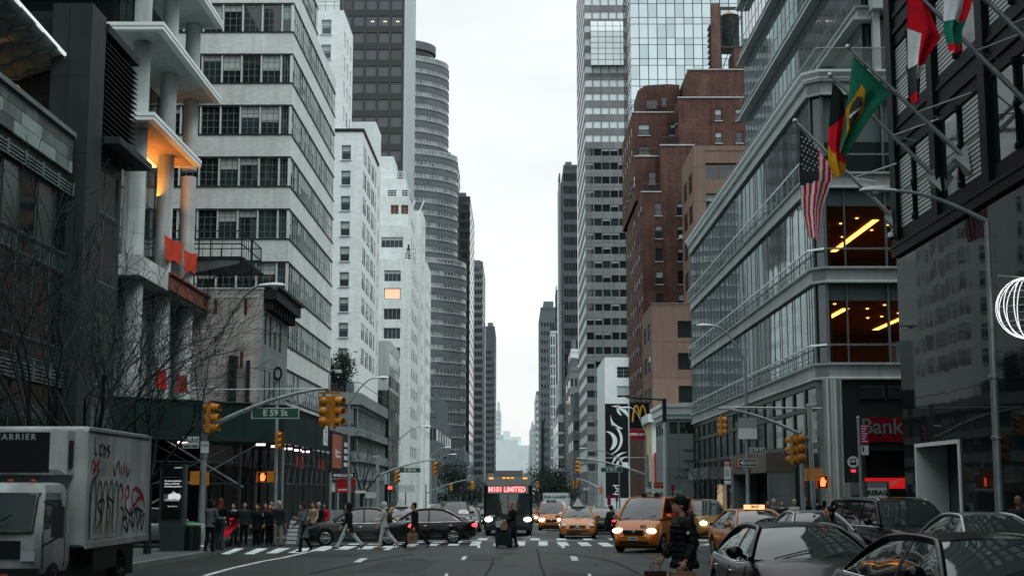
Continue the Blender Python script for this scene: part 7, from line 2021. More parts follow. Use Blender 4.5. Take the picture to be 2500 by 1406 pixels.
    m = MB(); m.box(-h*.6,F0-.006,.30,h*.6,F0+.16,.41); m.build('air_intake', m_['trim_black'], t)
    m = MB(); m.box(-.16,F0-.035,.44,.16,F0-.01,.55,0); m.box(-.13,F0-.038,.475,.13,F0-.036,.52,1); m.build('number_plate', [m_[plate_], m_['dark_blue_paint']], t)
    m = MB(); m.box(-.16,R0+.002,.66,.16,R0+.02,.77); m.build('number_plate', m_[plate_], t)
    m = MB(); 
    for s in (-.35,.25): m.tube([(s-.2,wy0+.01-.10,zA0+.02),(s+.35,wy0+.14-.12,zA0+.14)], .01, 4)
    m.build('wiper', m_['trim_black'], t)
    for y in (fa, ra_):
        for s in (-1,1): wheel(t, s*(h-.13), y, r, .21, rim, spokes)
    t['_roof'] = H
    return t
def roof_sign(root, H, kind, num='', y=.0):
    if kind == 'flat':
        m = MB(); m.box(-.32,y-.12,H+.01,.32,y+.12,H+.16); m.build('roof_sign', m_['trim_black'], root)
        m = MB(); write(m, num, (0,y-.125,H+.085), (0,-1,0), .13, depth=.002, bold=.004); m.build('sign_lettering', m_['sign_white'], root)
    if kind == 'lit':
        m = MB(); m.box(-.30,y-.1,H+.01,.30,y+.1,H+.15); m.build('roof_sign', m_['roof_lit'], root)
        m = MB(); m.box(-.31,y-.08,H-.01,.31,y+.08,H+.012); write(m, num, (0,y-.105,H+.08), (0,-1,0), .12, depth=.002, bold=.004); m.build('sign_base', m_['trim_black'], root)
    if kind == 'ad':
        m = MB(); m.extr([(-.28,y-.45,H+.03),(.28,y-.45,H+.03),(0,y-.45,H+.48)], (0,1.0,0)); m.build('roof_sign', m_['sign_white'], root)
        m = MB(); m.box(-.36,y-.4,H-.01,.36,y+.5,H+.028); m.build('sign_base', m_['trim_black'], root)
def hood_text(root, txt, c, size=.12):
    m = MB(); write(m, txt, c, (0,-1,.35), size, depth=.002, bold=.004); m.build('number', m_['trim_black'], root)
def P2(px, Y): return (X(px, Y), Y, gz(Y))

# taxis
a = car('taxi_van', 'large orange taxi van turning in the right lanes before the crossing', 'taxi', (5.0,52.0,gz(51)), radians(-24), 'taxi_paint', 4.73, 1.75, 1.87, 'van', 'warm', glass='car_glass_pale', plate_='sign_white'); roof_sign(a, 1.87, 'flat', '1N56', -.35); hood_text(a, '885', (.3,-2.16,.90), .15)
b = car('taxi_sedan', 'orange taxi sedan with white triangular roof advert stopped beside the bus', 'taxi', (3.1,72.2,gz(71)), radians(-3), 'taxi_paint', 4.8, 1.84, 1.47, 'sedan', 'off', glass='car_glass_pale'); roof_sign(b, 1.49, 'ad')
c = car('taxi_van', 'smaller orange taxi van with lit headlights between bus and white truck', 'taxi', P2(1346,98), radians(-2), 'taxi_paint', 4.73, 1.75, 1.87, 'van', 'on', glass='car_glass_pale'); roof_sign(c, 1.87, 'flat', '2G14', -.35)
d = car('taxi_van', 'dull gold taxi van with bright headlight behind the man in the puffer jacket', 'taxi', (9.1,72.0,gz(71)), radians(16), 'taxi_gold', 4.6, 1.85, 1.82, 'van', 'on', glass='car_glass_pale')
e = car('taxi_sedan', 'orange taxi sedan with lit red roof sign behind the black sedan', 'taxi', (7.25,44.2,gz(44)), radians(7), 'taxi_paint', 4.8, 1.84, 1.47, 'sedan', 'off'); roof_sign(e, 1.49, 'lit', '9K47', -.2)
f_ = car('taxi_sedan', 'yellow taxi with white triangular roof advert behind the grey sedan', 'taxi', (-6.4,80,gz(80)), radians(8), 'taxi_gold', 4.8, 1.84, 1.47, 'sedan', 'off'); roof_sign(f_, 1.49, 'ad')
# private cars
car('parked_car', 'graphite sedan crossing leftward behind the walkers on the left', 'car', (-6.45,58.6,gz(58.6)), radians(-84), 'graphite_paint', 4.45, 1.78, 1.49, 'sedan', 'off', 'on', glass='car_glass_pale', spokes=10)
car('parked_car', 'black sedan crossing leftward with red tail light right of the graphite one', 'car', (-3.95,61.6,gz(61.6)), radians(-90), 'black_paint', 4.55, 1.78, 1.44, 'sedan', 'off', 'on', spokes=9)
car('black_sedan', 'black sedan in the foreground with sky mirrored in its windscreen', 'car', (4.02,20.9,gz(20.9)), radians(2), 'black_paint', 4.85, 1.88, 1.39, 'sedan', glass='car_glass_pale', spokes=7)
car('black_sedan', 'nearest black car filling the lower right corner', 'car', (5.05,15.9,gz(15.9)), radians(7), 'black_paint', 4.9, 1.92, 1.39, 'sedan', glass='car_glass_pale', spokes=7)
s = car('black_suv', 'tall black off-road wagon with chrome window line near the bank', 'car', (9.85,37.6,gz(37.6)), radians(11), 'black_paint', 5.1, 2.0, 1.76, 'suv', glass='car_glass_pale', spokes=6)
m = MB()
for q in (-.66,.66): m.tube([(q,-.6,1.76),(q,-.4,1.82),(q,1.6,1.82),(q,1.8,1.76)], .022, 6)
m.build('roof_rail', m_['chrome'], s, smooth=60)
car('silver_car', 'silver car mostly hidden between the lit taxi and black wagon', 'car', (7.95,38.6,gz(38.6)), radians(4), 'silver_paint', 4.5, 1.8, 1.45, 'sedan', glass='car_glass_pale')
car('silver_car', 'silver car at the right edge behind the nearest black car', 'car', (9.3,28.6,gz(28.6)), radians(6), 'silver_paint', 4.5, 1.8, 1.47, 'sedan', glass='car_glass_pale')
car('silver_car', 'pale silver car waiting behind the kiosk on the left', 'car', (-14.2,57.0,gz(57)), radians(88), 'silver_paint', 4.6, 1.8, 1.48, 'sedan')
car('dark_suv', 'grey utility wagon behind the black crossing sedan', 'car', P2(1110,84), radians(5), 'graphite_paint', 4.7, 1.88, 1.78, 'suv', glass='car_glass_pale')
car('dark_car', 'dark sedan immediately left of the bus front', 'car', (-3.1,92,gz(92)), radians(0), 'dark_blue_paint', 4.6, 1.8, 1.45, 'sedan', 'off', glass='car_glass_pale')
car('dark_car', 'dark car showing red tail lights right of the taxi sedan', 'car', P2(1468,84), radians(176), 'dark_blue_paint', 4.6, 1.8, 1.46, 'sedan', 'off', 'on')
pos = [(-5.8,108,'white_van','suv',''),(-2.4,122,'black_paint','sedan',''),(5.9,118,'black_paint','suv',''),(-7.9,98,'dark_blue_paint','sedan',''),(7.8,104,'silver_paint','sedan',''),(-5.2,150,'silver_paint','suv',''),(1.4,150,'taxi_paint','sedan',''),(4.9,165,'white_van','van',''),(-1.6,172,'black_paint','suv',''),(-5.4,190,'taxi_paint','sedan','')]
labs = ['pale wagon in the left lanes beyond the crossing cars','black sedan farther off left of the bus','black wagon beyond the right taxi sedan','dark sedan at the left kerb beyond the graphite sedan','silver sedan at the right kerb beyond the gold taxi','far silver wagon in the left lanes','far orange taxi behind the small taxi van','far white van in the right lanes','far black wagon hidden beyond the bus','farthest orange taxi in the left lanes']
for (x, y, p_, k, _), lb in zip(pos, labs):
    car('distant_car', lb, 'car', (x,y,gz(y)), radians(0), p_, 4.6, 1.82, {'suv':1.75,'van':1.87,'sedan':1.46}[k], k, 'on' if y in (108,122,150) and x != -5.2 else 'off', group='cars farther down the avenue', glass='car_glass_pale')

def bus():
    Y = 75.4; t = thing('city_bus', 'dark city bus facing us with red LIMITED display in the middle lanes', 'bus', (-.42,Y,gz(Y)), radians(0))
    h = 1.28; L_ = 12.0; H = 3.02
    b = MB(); rings = []
    prof = lambda w, z0, z1, r: [(-w,z0),(w,z0),(w,z1-r),(w-r*.3,z1-r*.3),(w-r,z1),(-w+r,z1),(-w+r*.3,z1-r*.3),(-w,z1-r)]
    for y, w, z1 in ((.0,h-.16,H-.22),(.06,h-.06,H-.1),(.2,h,H-.02),(.6,h,H),(L_-.3,h,H),(L_,h-.1,H-.1)): rings.append([V((x,y,z)) for x,z in prof(w,.32,z1,.28)])
    b.loft(rings); b.build('body', m_['bus_dark'], t, smooth=40)
    b = MB(); b.loft([[V((x,y,z)) for x,z in ((-w,2.62),(w,2.62),(w,2.80),(w-.16,H+.01),(w-.4,H+.05),(-w+.4,H+.05),(-w+.16,H+.01),(-w,2.80))] for y, w in ((-.03,h-.12),(.05,h-.03),(.25,h+.02),(1.2,h+.02))]); b.build('brow', m_['bus_white'], t, smooth=40)
    b = MB(); b.grid(lambda u, v: ((2*u-1)*(h-.12), -.05-.10*(1-(2*u-1)**2)*(1-v*.4), 1.16+1.02*v), 12, 6); b.build('windscreen', m_['car_glass_pale'], t, smooth=60)
    b = MB(); b.box(-.02,-.165,1.16,.02,-.10,2.18); b.build('windscreen_bar', m_['trim_black'], t)
    b = MB(); b.box(-1.06,-.12,2.2,1.06,-.03,2.60); b.build('display_case', m_['car_glass'], t)
    b = MB(); write(b, 'M101 LIMITED', (-.06,-.135,2.40), (0,-1,0), .36, sx=.88, bold=.008, depth=.004); b.build('display_lettering', m_['led_red'], t)
    b = MB(); b.box(-h+.10,-.06,.42,h-.10,-.01,1.12); b.build('front_panel', m_['bus_dark'], t)
    b = MB(); b.box(-h+.03,-.20,.30,h-.03,.05,.52); b.build('bumper', m_['trim_black'], t)
    for s in (-1,1):
        m = MB(); m.ell((s*(h-.26),-.08,.86), (.19,.08,.11), 14, 8); m.build('headlight', m_['head_lit'], t, smooth=60)
        m = MB(); m.tube([(s*(h-.1),.05,2.55),(s*(h+.18),-.22,2.5),(s*(h+.2),-.25,2.3)], .025, 6); m.box(s*(h+.09),-.30,1.75,s*(h+.31),-.2,2.32); m.build('mirror', m_['trim_black'], t)
        for y in (2.6, 8.6): wheel(t, s*(h-.18), y, .48, .28, 'rim_dark', 8)
        m = MB(); m.box(s*(h+.002),1.3,1.2,s*(h+.01),L_-.6,2.3); m.build('side_window', m_['car_glass'], t)
        m = MB(); m.box(s*(h-.5),-.09,2.95,s*(h-.28),.02,3.02); m.build('marker_lamp', m_['marker_amber'], t)
    for x in (-.22,0,.22): 
        m = MB(); m.box(x-.07,-.09,2.97,x+.07,.02,3.03); m.build('marker_lamp', m_['marker_amber'], t)
    m = MB(); m.extr([(-.8,.6,H+.05),(.8,.6,H+.05),(.75,.7,H+.38),(-.75,.7,H+.38)], (0,4.5,0)); m.build('roof_unit', m_['bus_dark'], t)
    m = MB(); 
    for s in (-1,1): m.box(s*.82,.7,H+.02,s*1.1,3.5,H+.24)
    m.build('roof_fairing', m_['bus_white'], t)
    m = MB(); m.tube([(-.7,-.2,1.2),(-.25,-.2,1.75)], .014, 4); m.tube([(.25,-.2,1.2),(.7,-.2,1.72)], .014, 4); m.build('wiper', m_['trim_black'], t)
    m = MB(); write(m, '6067', (-.86,-.075,1.02), (0,-1,0), .16, bold=.004); m.build('number', m_['sign_white'], t)
    m = MB(); m.box(-.9,-.33,.52,.9,-.25,.56); 
    for x in (-.9,-.3,.3,.9): m.box(x-.02,-.3,.56,x+.02,-.26,.95)
    m.build('bike_rack', m_['trim_black'], t)
bus()
D('cab_white', (.36,.365,.37), .5, var=.3, scale=1.5, streak=.3)
D('truck_glass', (.035,.043,.044), .25, var=.15, scale=1.5, spec=.10)
def box_truck():
    t = thing('box_truck', 'white box truck with graffiti and dark refrigeration unit at lower left', 'truck', (-8.55,24.9,gz(24.9)), radians(0)); t.scale = (.94,.94,.94)
    h = 1.16
    D('truck_white', (.44,.44,.445), .6, var=.32, scale=1.1, streak=.30, fine=.08, panel=(1.2,4), seam=.008); D('graffiti_dark', (.02,.03,.03), .7, var=.3); D('graffiti_red', (.34,.02,.05), .7); D('graffiti_brown', (.24,.07,.045), .7); D('graffiti_teal', (.09,.13,.13), .7, var=.4); D('graffiti_fill', (.40,.40,.35), .75, var=.25, scale=2); D('truck_dark', (.012,.014,.015), .5, var=.2)
    b = MB(); rings = []
    for y, w, z0, z1 in ((0,h-.05,1.05,3.17),(.05,h,1.0,3.22),(4.5,h,1.0,3.22)): rings.append([V((x,y,z)) for x,z in ((-w,z0),(w,z0),(w,z1-.06),(w-.06,z1),(-w+.06,z1),(-w,z1-.06))])
    b.loft(rings); b.build('cargo_box', m_['truck_white'], t)
    for s in (-1,1):
        e = MB(); e.box(s*h,0.02,.98,s*(h+.03),4.52,1.10); e.box(s*h,.03,3.14,s*(h+.02),4.5,3.2); e.box(s*h,4.42,1.1,s*(h+.02),4.52,3.14); e.build('edge_rail', m_['galv'], t)
    # refrigeration unit
    u = MB(); u.loft([[V((x,y,z)) for x,z in ((-w,2.32+d),(w,2.32+d),(w,3.12),(-w,3.12))] for y, w, d in ((-.52,.80,.10),(-.44,.92,0),(-.002,.92,0))]); u.build('cooling_unit', m_['truck_white'], t)
    u = MB(); u.box(-.94,-.56,2.36,.62,-.50,3.09); u.build('unit_grille', m_['truck_dark'], t)
    u = MB(); write(u, 'CARRIER', (.0,-.565,3.0), (0,-1,0), .15, spacing=1.35, depth=.002, bold=.004); u.build('unit_lettering', m_['frame_pale_dim'], t)
    u = MB(); u.box(.925,-.36,2.45,.935,-.12,2.95); u.build('unit_vent', m_['truck_dark'], t)
    # cab
    cw = 1.0; c = MB(); y0, y1 = -2.05, -.35
    rings = []
    for z, yf, w in ((.62,y0+.06,cw-.04),(.80,y0,cw),(1.28,y0+.02,cw),(1.36,y0+.05,cw),(2.0,y0+.36,cw-.08),(2.14,y0+.50,cw-.14),(2.18,y0+.75,cw-.25)):
        r = .14; rings.append([V((-w,yf+r,z)),V((-w+r*.6,yf+r*.2,z)),V((-w+r*1.6,yf,z)),V((w-r*1.6,yf,z)),V((w-r*.6,yf+r*.2,z)),V((w,yf+r,z)),V((w,y1,z)),V((-w,y1,z))])
    c.loft(rings); c.build('cab', m_['cab_white'], t, smooth=35)
    g = MB(); g.grid(lambda u, v: ((2*u-1)*(cw-.14-.03*v), y0+.02+.33*v-.02-.05*(1-(2*u-1)**2), 1.36+.62*v), 10, 5); g.build('windscreen', m_['truck_glass'], t, smooth=60)
    g = MB()
    for z_, f_ in ((1.345,-.02),(1.985,.36)): g.tube([(-cw+.12,y0+f_+.05,z_),(-.5,y0+f_-.03,z_),(.5,y0+f_-.03,z_),(cw-.12,y0+f_+.05,z_)], .022, 6)
    for s in (-1,1): g.tube([(s*(cw-.12),y0+.04,1.345),(s*(cw-.16),y0+.40,1.985)], .022, 6)
    g.build('windscreen_seal', m_['trim_black'], t)
    g = MB(); g.box(-.8,y0+.13,1.375,-.1,y0+.3,1.52,0); g.build('dashboard_papers', m_['screen_grey'], t)
    for s in (-1,1):
        g = MB(); g.add([(s*(cw+.004),y0+.22,1.40),(s*(cw+.004),y1-.35,1.40),(s*(cw-.075),y1-.35,2.0),(s*(cw-.075),y0+.50,2.0)], [(0,1,2,3)]); g.build('door_window', m_['car_glass'], t)
        g = MB(); g.tube([(s*(cw+.0),y0+.25,.7),(s*(cw+.006),y0+.2,1.35)], .008, 4); g.tube([(s*cw,y1-.28,.7),(s*(cw+.006),y1-.28,2.0)], .008, 4); g.build('door_seam', m_['trim_black'], t)
        g = MB(); g.box(s*(cw+.2),y0+.02,1.25,s*(cw+.40),y0+.09,1.78,0); g.tube([(s*(cw-.03),y0+.3,1.85),(s*(cw+.3),y0+.06,1.78)], .018, 5); g.tube([(s*(cw-.0),y0+.2,1.1),(s*(cw+.3),y0+.06,1.25)], .018, 5); g.build('mirror', m_['trim_black'], t)
        g = MB(); g.box(s*.72,y0-.03,.86,s*.95,y0+.02,1.02); g.build('headlight', m_['lamp_clear'], t)
        for y in (y0+.85, 3.1): wheel(t, s*(cw-.12), y, .42, .25, 'rim_dark', 6)
        g = MB(); g.box(s*h*.98,.6,.55,s*h,2.2,.95); g.build('side_guard', m_['truck_dark'], t)
    g = MB(); g.box(-.7,y0-.03,.90,.7,y0-.005,1.20); g.build('front_grille', m_['truck_dark'], t)
    g = MB(); g.box(-cw,y0-.12,.48,cw,y0+.1,.74); g.build('bumper', m_['truck_dark'], t)
    g = MB(); g.box(.2,y0-.14,.52,.55,y0-.12,.66); g.build('number_plate', m_['graffiti_brown'], t)
    g = MB(); g.box(-.9,y0+.3,.3,.9,4.4,.98); g.build('chassis', m_['truck_dark'], t)
    for x in (-.6,-.2,.2,.6):
        g = MB(); g.ell((x,y0+.78,2.2), (.06,.05,.04), 8, 6); g.build('roof_marker', m_['graffiti_brown'], t)
    g = MB(); g.tube([(-.75,y0-.06,1.34),(-.2,y0-.10,1.62)], .014, 4); g.tube([(0,y0-.10,1.34),(.55,y0-.06,1.64)], .014, 4); g.build('wiper', m_['trim_black'], t)
    # graffiti painted on the box side: strokes lie on the flat panel
    fx = h+.004
    def stroke(mb, pts, w, off=0.0):
        P = [V((0,p[0],p[1])) for p in pts]; Q = []
        n = len(P)
        for i in range(n-1):
            for k in range(5):
                f = k/5; a = P[max(0,i-1)]; b = P[i]; c = P[i+1]; d = P[min(n-1,i+2)]
                Q.append(.5*((2*b)+(c-a)*f+(2*a-5*b+4*c-d)*f*f+(3*b-a-3*c+d)*f**3))
        Q.append(P[-1]); A, B_ = [], []
        for i, q in enumerate(Q):
            d = (Q[min(i+1,len(Q)-1)]-Q[max(0,i-1)]); d = d.normalized() if d.length > 0 else V((0,1,0)); nn = V((0,-d.z,d.y))*w/2*(.6+.4*sin(pi*i/len(Q)))
            A.append(V((fx+off,q.y+nn.y,q.z+nn.z))); B_.append(V((fx+off,q.y-nn.y,q.z-nn.z)))
        mb.loft([A,B_], 0, cap=False, closed=False)
    U, Vv = (lambda y: .15+4.2*y), (lambda z: 1.1+2.05*z)
    S_ = lambda *p: [(U(a),Vv(b)) for a,b in p]
    dk, rd, br, tl, fl = MB(), MB(), MB(), MB(), MB()
    fl.add([(fx,U(.03),Vv(.02)),(fx,U(.45),Vv(.02)),(fx,U(.50),Vv(.40)),(fx,U(.36),Vv(.56)),(fx,U(.20),Vv(.60)),(fx,U(.03),Vv(.52))], [(0,1,2,3,4,5)])
    for q in (S_((.06,.95),(.07,.80),(.10,.79)), S_((.13,.86),(.17,.88),(.14,.80),(.18,.79)), S_((.20,.90),(.21,.78),(.24,.84),(.20,.87)), S_((.30,.88),(.26,.86),(.30,.81),(.26,.77))): stroke(dk, q, .055, .004)
    for q in (S_((.02,.62),(.05,.74),(.08,.68),(.06,.62),(.11,.70),(.14,.74),(.12,.62),(.16,.66)), S_((.55,.72),(.57,.62)), S_((.60,.70),(.62,.60),(.66,.68)), S_((.50,.70),(.52,.60))): stroke(br, q, .075, .004)
    for q in (S_((.37,.70),(.40,.60),(.43,.72)), S_((.42,.66),(.46,.74),(.48,.62))): stroke(dk, q, .055, .004)
    for k in range(5): stroke(tl, S_((.04+.09*k,.05),(.03+.09*k,.30),(.06+.09*k,.52),(.10+.09*k,.50),(.11+.09*k,.28),(.09+.09*k,.06)), .075, .004)
    for q in (S_((.03,.02),(.02,.30),(.03,.52),(.12,.60)), S_((.12,.10),(.20,.22),(.14,.34),(.24,.36),(.20,.18)), S_((.30,.08),(.34,.26),(.28,.40),(.40,.34)), S_((.46,.40),(.50,.52),(.55,.44),(.52,.36))): stroke(dk, q, .05, .008)
    for q in (S_((.62,.22),(.60,.44),(.64,.50),(.66,.42),(.62,.38)), S_((.72,.46),(.80,.48),(.92,.40),(.96,.28)), S_((.72,.46),(.74,.30),(.84,.38),(.93,.38))): stroke(rd, q, .075, .004)
    for q in (S_((.55,.04),(.60,.22),(.66,.06),(.58,.12)), S_((.66,.05),(.70,.28),(.75,.10),(.68,.18)), S_((.75,.04),(.80,.26),(.84,.08)), S_((.84,.05),(.88,.24),(.92,.06),(.96,.22),(.86,.14)), S_((.52,.30),(.58,.26),(.56,.18),(.64,.20)), S_((.60,.30),(.70,.22),(.80,.28),(.94,.24))): stroke(dk, q, .055, .004)
    fl.build('graffiti_patch', m_['graffiti_fill'], t); tl.build('graffiti', m_['graffiti_teal'], t); dk.build('graffiti', m_['graffiti_dark'], t); rd.build('graffiti', m_['graffiti_red'], t); br.build('graffiti', m_['graffiti_brown'], t)
box_truck()
def laundry_truck():
    Y = 132; t = thing('delivery_truck', 'white delivery truck with dark lettering on its box behind the small taxi van', 'truck', (X(1356,Y),Y,gz(Y)), radians(-4))
    b = MB(); b.box(-1.15,0,.9,1.15,5.5,2.95); b.build('cargo_box', m_['white_van'], t)
    m = MB(); write(m, 'STAR LAUNDRY', (0,-.015,2.55), (0,-1,0), .30, bold=.01); m.build('lettering', m_['graffiti_dark'], t)
    c = MB(); rings = []
    for z, yf, w in ((.5,-1.55,.98),(.8,-1.6,1.0),(1.3,-1.55,1.0),(2.0,-1.2,.9),(2.12,-.9,.8)): rings.append([V((-w,yf+.1,z)),V((-w+.15,yf,z)),V((w-.15,yf,z)),V((w,yf+.1,z)),V((w,-.02,z)),V((-w,-.02,z))])
    c.loft(rings); c.build('cab', m_['white_van'], t, smooth=35)
    g = MB(); g.add([(-.85,-1.57,1.32),(.85,-1.57,1.32),(.78,-1.24,1.96),(-.78,-1.24,1.96)], [(0,1,2,3)]); g.build('windscreen', m_['car_glass'], t)
    g = MB(); g.box(-.6,-1.63,.75,.6,-1.58,1.05); g.build('front_grille', m_['trim_black'], t)
    for s in (-1,1):
        for y in (-.9,4.2): wheel(t, s*.92, y, .42, .24, 'rim_dark', 6)
laundry_truck()
def stroller():
    Y = 55.8; t = thing('stroller', 'red child stroller standing among the crowd on the left', 'stroller', (X(561,Y),Y,gz(Y)+.02), radians(-30))
    m = MB(); m.tube([(-.22,.35,1.0),(-.22,.1,.6),(-.22,-.3,.15)], .018, 6); m.tube([(.22,.35,1.0),(.22,.1,.6),(.22,-.3,.15)], .018, 6); m.tube([(-.22,.35,1.0),(.22,.35,1.0)], .02, 6); m.tube([(-.22,.35,.15),(-.22,-.05,.62)], .016, 6); m.tube([(.22,.35,.15),(.22,-.05,.62)], .016, 6); m.build('frame', m_['frame_dark'], t)
    m = MB(); m.grid(lambda u, v: ((2*u-1)*.24, .25-.45*v-.1*sin(pi*v), .82-.42*v), 6, 6); m.build('seat', m_['stroller_red'], t, smooth=60)
    m = MB(); m.grid(lambda u, v: ((2*u-1)*.26, .28*cos(pi*.62*v)-.02, .72+.38*sin(pi*.62*v+.25)), 8, 8); m.build('canopy', m_['stroller_red'], t, smooth=60)
    for x, y in ((-.24,-.32),(.24,-.32),(-.24,.36),(.24,.36)):
        m = MB(); m.lathe((x,y,.13), [(.08,-.02),(.13,-.02),(.13,.02),(.08,.02)], 14, 0, 'x'); m.build('wheel', m_['tyre'], t)
m_['stroller_red'] = mat('stroller_red', (.50,.012,.03), .7, var=.1)
stroller()
# ================================================================ people (facing local -y)
D('skin', (.42,.25,.185), .55, var=.06, fine=.03); D('skin_dark', (.20,.11,.08), .55, var=.06); D('hair_black', (.010,.009,.009), .6, var=.3, scale=30); D('hair_brown', (.05,.027,.016), .6, var=.3, scale=30); D('hair_blond', (.26,.16,.08), .6, var=.3, scale=30); D('hair_red', (.14,.035,.014), .6)
for k, c in dict(coat_black=(.009,.010,.011), coat_grey=(.12,.125,.13), coat_char=(.03,.032,.034), coat_navy=(.012,.016,.022), tracksuit=(.46,.45,.42), beige=(.33,.27,.17), red_jacket=(.42,.012,.03), jeans=(.03,.042,.058), trouser_black=(.010,.010,.011), trouser_pale=(.40,.41,.41), trouser_tan=(.24,.22,.18), shoe_black=(.012,.012,.012), shoe_white=(.5,.5,.5), bag_paper=(.24,.155,.09), bag_tan=(.30,.22,.13), bag_white=(.6,.6,.6), suitcase=(.035,.038,.04), beanie_pale=(.38,.36,.31), fur_trim=(.03,.028,.026), stripe_red=(.22,.02,.04), card=(.28,.20,.12)).items(): D(k, c, .8, var=.18, scale=6, bump=.2, bscale=60)
D('puffer', (.009,.011,.013), .6, var=.15, scale=4); D('eye', (.02,.015,.012), .2, var=0); D('eye_white', (.55,.53,.5), .3, var=0)
def rot_x(a): return Matrix.Rotation(a, 3, 'X')
def ering(c, rx, ry, tilt=0, n=16):
    R = rot_x(tilt); return [V(c) + R @ V((rx*cos(2*pi*j/n), ry*sin(2*pi*j/n), 0)) for j in range(n)]
REM = lambda v: [('REMESH', dict(mode='VOXEL', voxel_size=v)), ('SMOOTH', dict(iterations=3, factor=.5))]
def person(label, loc, rz, h=1.72, legs=(0,0,0,0), arms=(5,15,5,15), ab=(8,8), lean=0, yaw=0, nod=0, top='coat_black', bottom='trouser_black', shoe='shoe_black', hem=.05, hair='hair_black', hairlen='short', hat=None, hood=None, skin='skin', group=None, bulk=1.0, near=False, quilt=False, scarf=None, flare=0.0, seated=False, arm_in=(0,0), sleeve=.92):
    """hem: how far below the hips the top reaches (m); legs = hip/knee left, hip/knee right in degrees; arms = shoulder/elbow"""
    t = thing('person', label, 'person', loc, rz, group)
    k = h/1.75; f = V((0,-1,0)); dn = V((0,0,-1))
    Lr = radians(lean)
    up = V((0,-sin(Lr),cos(Lr)))
    def seg(a): return dn*cos(a) + f*sin(a)
    J = {}
    for i, s in ((0,1),(2,-1)):       # left of the figure is +x when facing -y
        hp, kn = radians(legs[i]), radians(legs[i+1])
        H0 = V((s*.095*k,0,0)); K = H0 + seg(hp)*.43*k; A = K + seg(hp-kn)*.42*k
        J[s] = [H0, K, A, hp-kn]
    zmin = min(J[s][2].z for s in (1,-1)) - .085*k
    for s in (1,-1):
        for i in range(3): J[s][i] = J[s][i] + V((0,0,-zmin))
    pel = V((0,0,-zmin)); 
    at_ = lambda q, dx=0, dy=0: pel + up*q*k + V((dx*k, dy*k, 0))
    neck = at_(.50); hc = at_(.50) + (up*.6 + V((0,-.15,1))*.4).normalized()*.185*k + V((0,-.02*k,0))
    Mh = Matrix.Translation(hc) @ Matrix.Rotation(radians(yaw), 4, 'Z') @ Matrix.Rotation(radians(nod), 4, 'X') @ Matrix.Scale(k, 4)
    arm = {}
    for i, s in ((0,1),(1,-1)):
        sh, el = radians(arms[2*i]), radians(arms[2*i+1]); a = radians(ab[i])
        S0 = at_(.445, s*.185)
        d1 = (seg(sh-Lr*.5) + V((s*tan(a),0,0))).normalized(); E = S0 + d1*.29*k
        d2 = (seg(sh+el-Lr*.5) + V((s*tan(a)*.5 - s*arm_in[i],0,0))).normalized(); Wp = E + d2*.255*k
        arm[s] = [S0, E, Wp, d2]
    # ---- body, one continuous surface
    b = MB()
    sp_ = [(-.05,.135,.095),(.06,.15,.105),(.18,.13,.10),(.32,.155,.115),(.42,.17,.11),(.48,.11,.08),(.505,.06,.06)]
    b.loft([ering(at_(q), rx*k*.93, ry*k*.93, Lr) for q, rx, ry in sp_])
    b.tube([at_(.46), at_(.50)+V((0,0,.02)), hc+V((0,.015*k,-.06*k))], [.062*k,.056*k,.056*k], 12)
    for s in (1,-1):
        H0,K,A,an = J[s]
        b.tube([H0+V((0,0,.06*k)), H0.lerp(K,.35), K, K.lerp(A,.3), A], [.085*k,.078*k,.052*k,.054*k,.036*k], 12)
        S0,E,Wp,d2 = arm[s]
        b.tube([at_(.44,s*.12), S0, E, E.lerp(Wp,.3), Wp, Wp+d2*.03*k], [.055*k,.052*k,.040*k,.040*k,.028*k,.027*k], 10)
    hd = MB()
    hd.ell((0,.012,.02), (.076,.096,.105), 18, 12); hd.ell((0,-.028,-.045), (.060,.062,.072), 14, 10); hd.ell((0,-.050,-.095), (.030,.028,.020), 10, 6)
    hd.tube([(0,-.086,.022),(0,-.104,-.012),(0,-.112,-.026)], [.010,.013,.016], 8); hd.ell((0,-.10,-.030), (.019,.013,.010), 8, 6)
    hd.ell((0,-.086,-.062), (.026,.012,.010), 10, 6); hd.ell((0,-.072,.036), (.052,.022,.012), 10, 6)
    for s in (1,-1): hd.ell((s*.077,.012,-.005), (.012,.022,.032), 8, 6); hd.ell((s*.042,-.062,-.022), (.022,.02,.02), 8, 6)
    b.merge(hd, Mh)
    me = evaluated(b, 'body', [m_[skin]], REM(.0095 if near else .014))
    # hands: palm, four unequal curled fingers and a thumb from the side of the palm, joined into the body mesh
    hm = MB()
    for s in (1,-1):
        S0,E,Wp,d2 = arm[s]
        side = V((s,0,0)); side = (side - d2*side.dot(d2)).normalized(); pal = d2.cross(side).normalized()
        if pal.dot(V((-s,0,0))) < 0: pal = -pal
        # palm faces inward; fingers spread along the forward axis
        fw = d2.cross(V((s,0,0))); fw = fw.normalized() if fw.length > .1 else f
        if fw.dot(f) < 0: fw = -fw
        inn = V((-s,0,0)); inn = (inn - d2*inn.dot(d2)).normalized()
        c0 = Wp + d2*.02*k
        rings = []
        for q, w_, th in ((0,.026,.020),(.035,.038,.017),(.075,.042,.014),(.092,.038,.011)):
            cc = c0 + d2*q*k; rings.append([cc + fw*w_*k*cos(2*pi*j/10) + inn*th*k*sin(2*pi*j/10) for j in range(10)])
        hm.loft(rings)
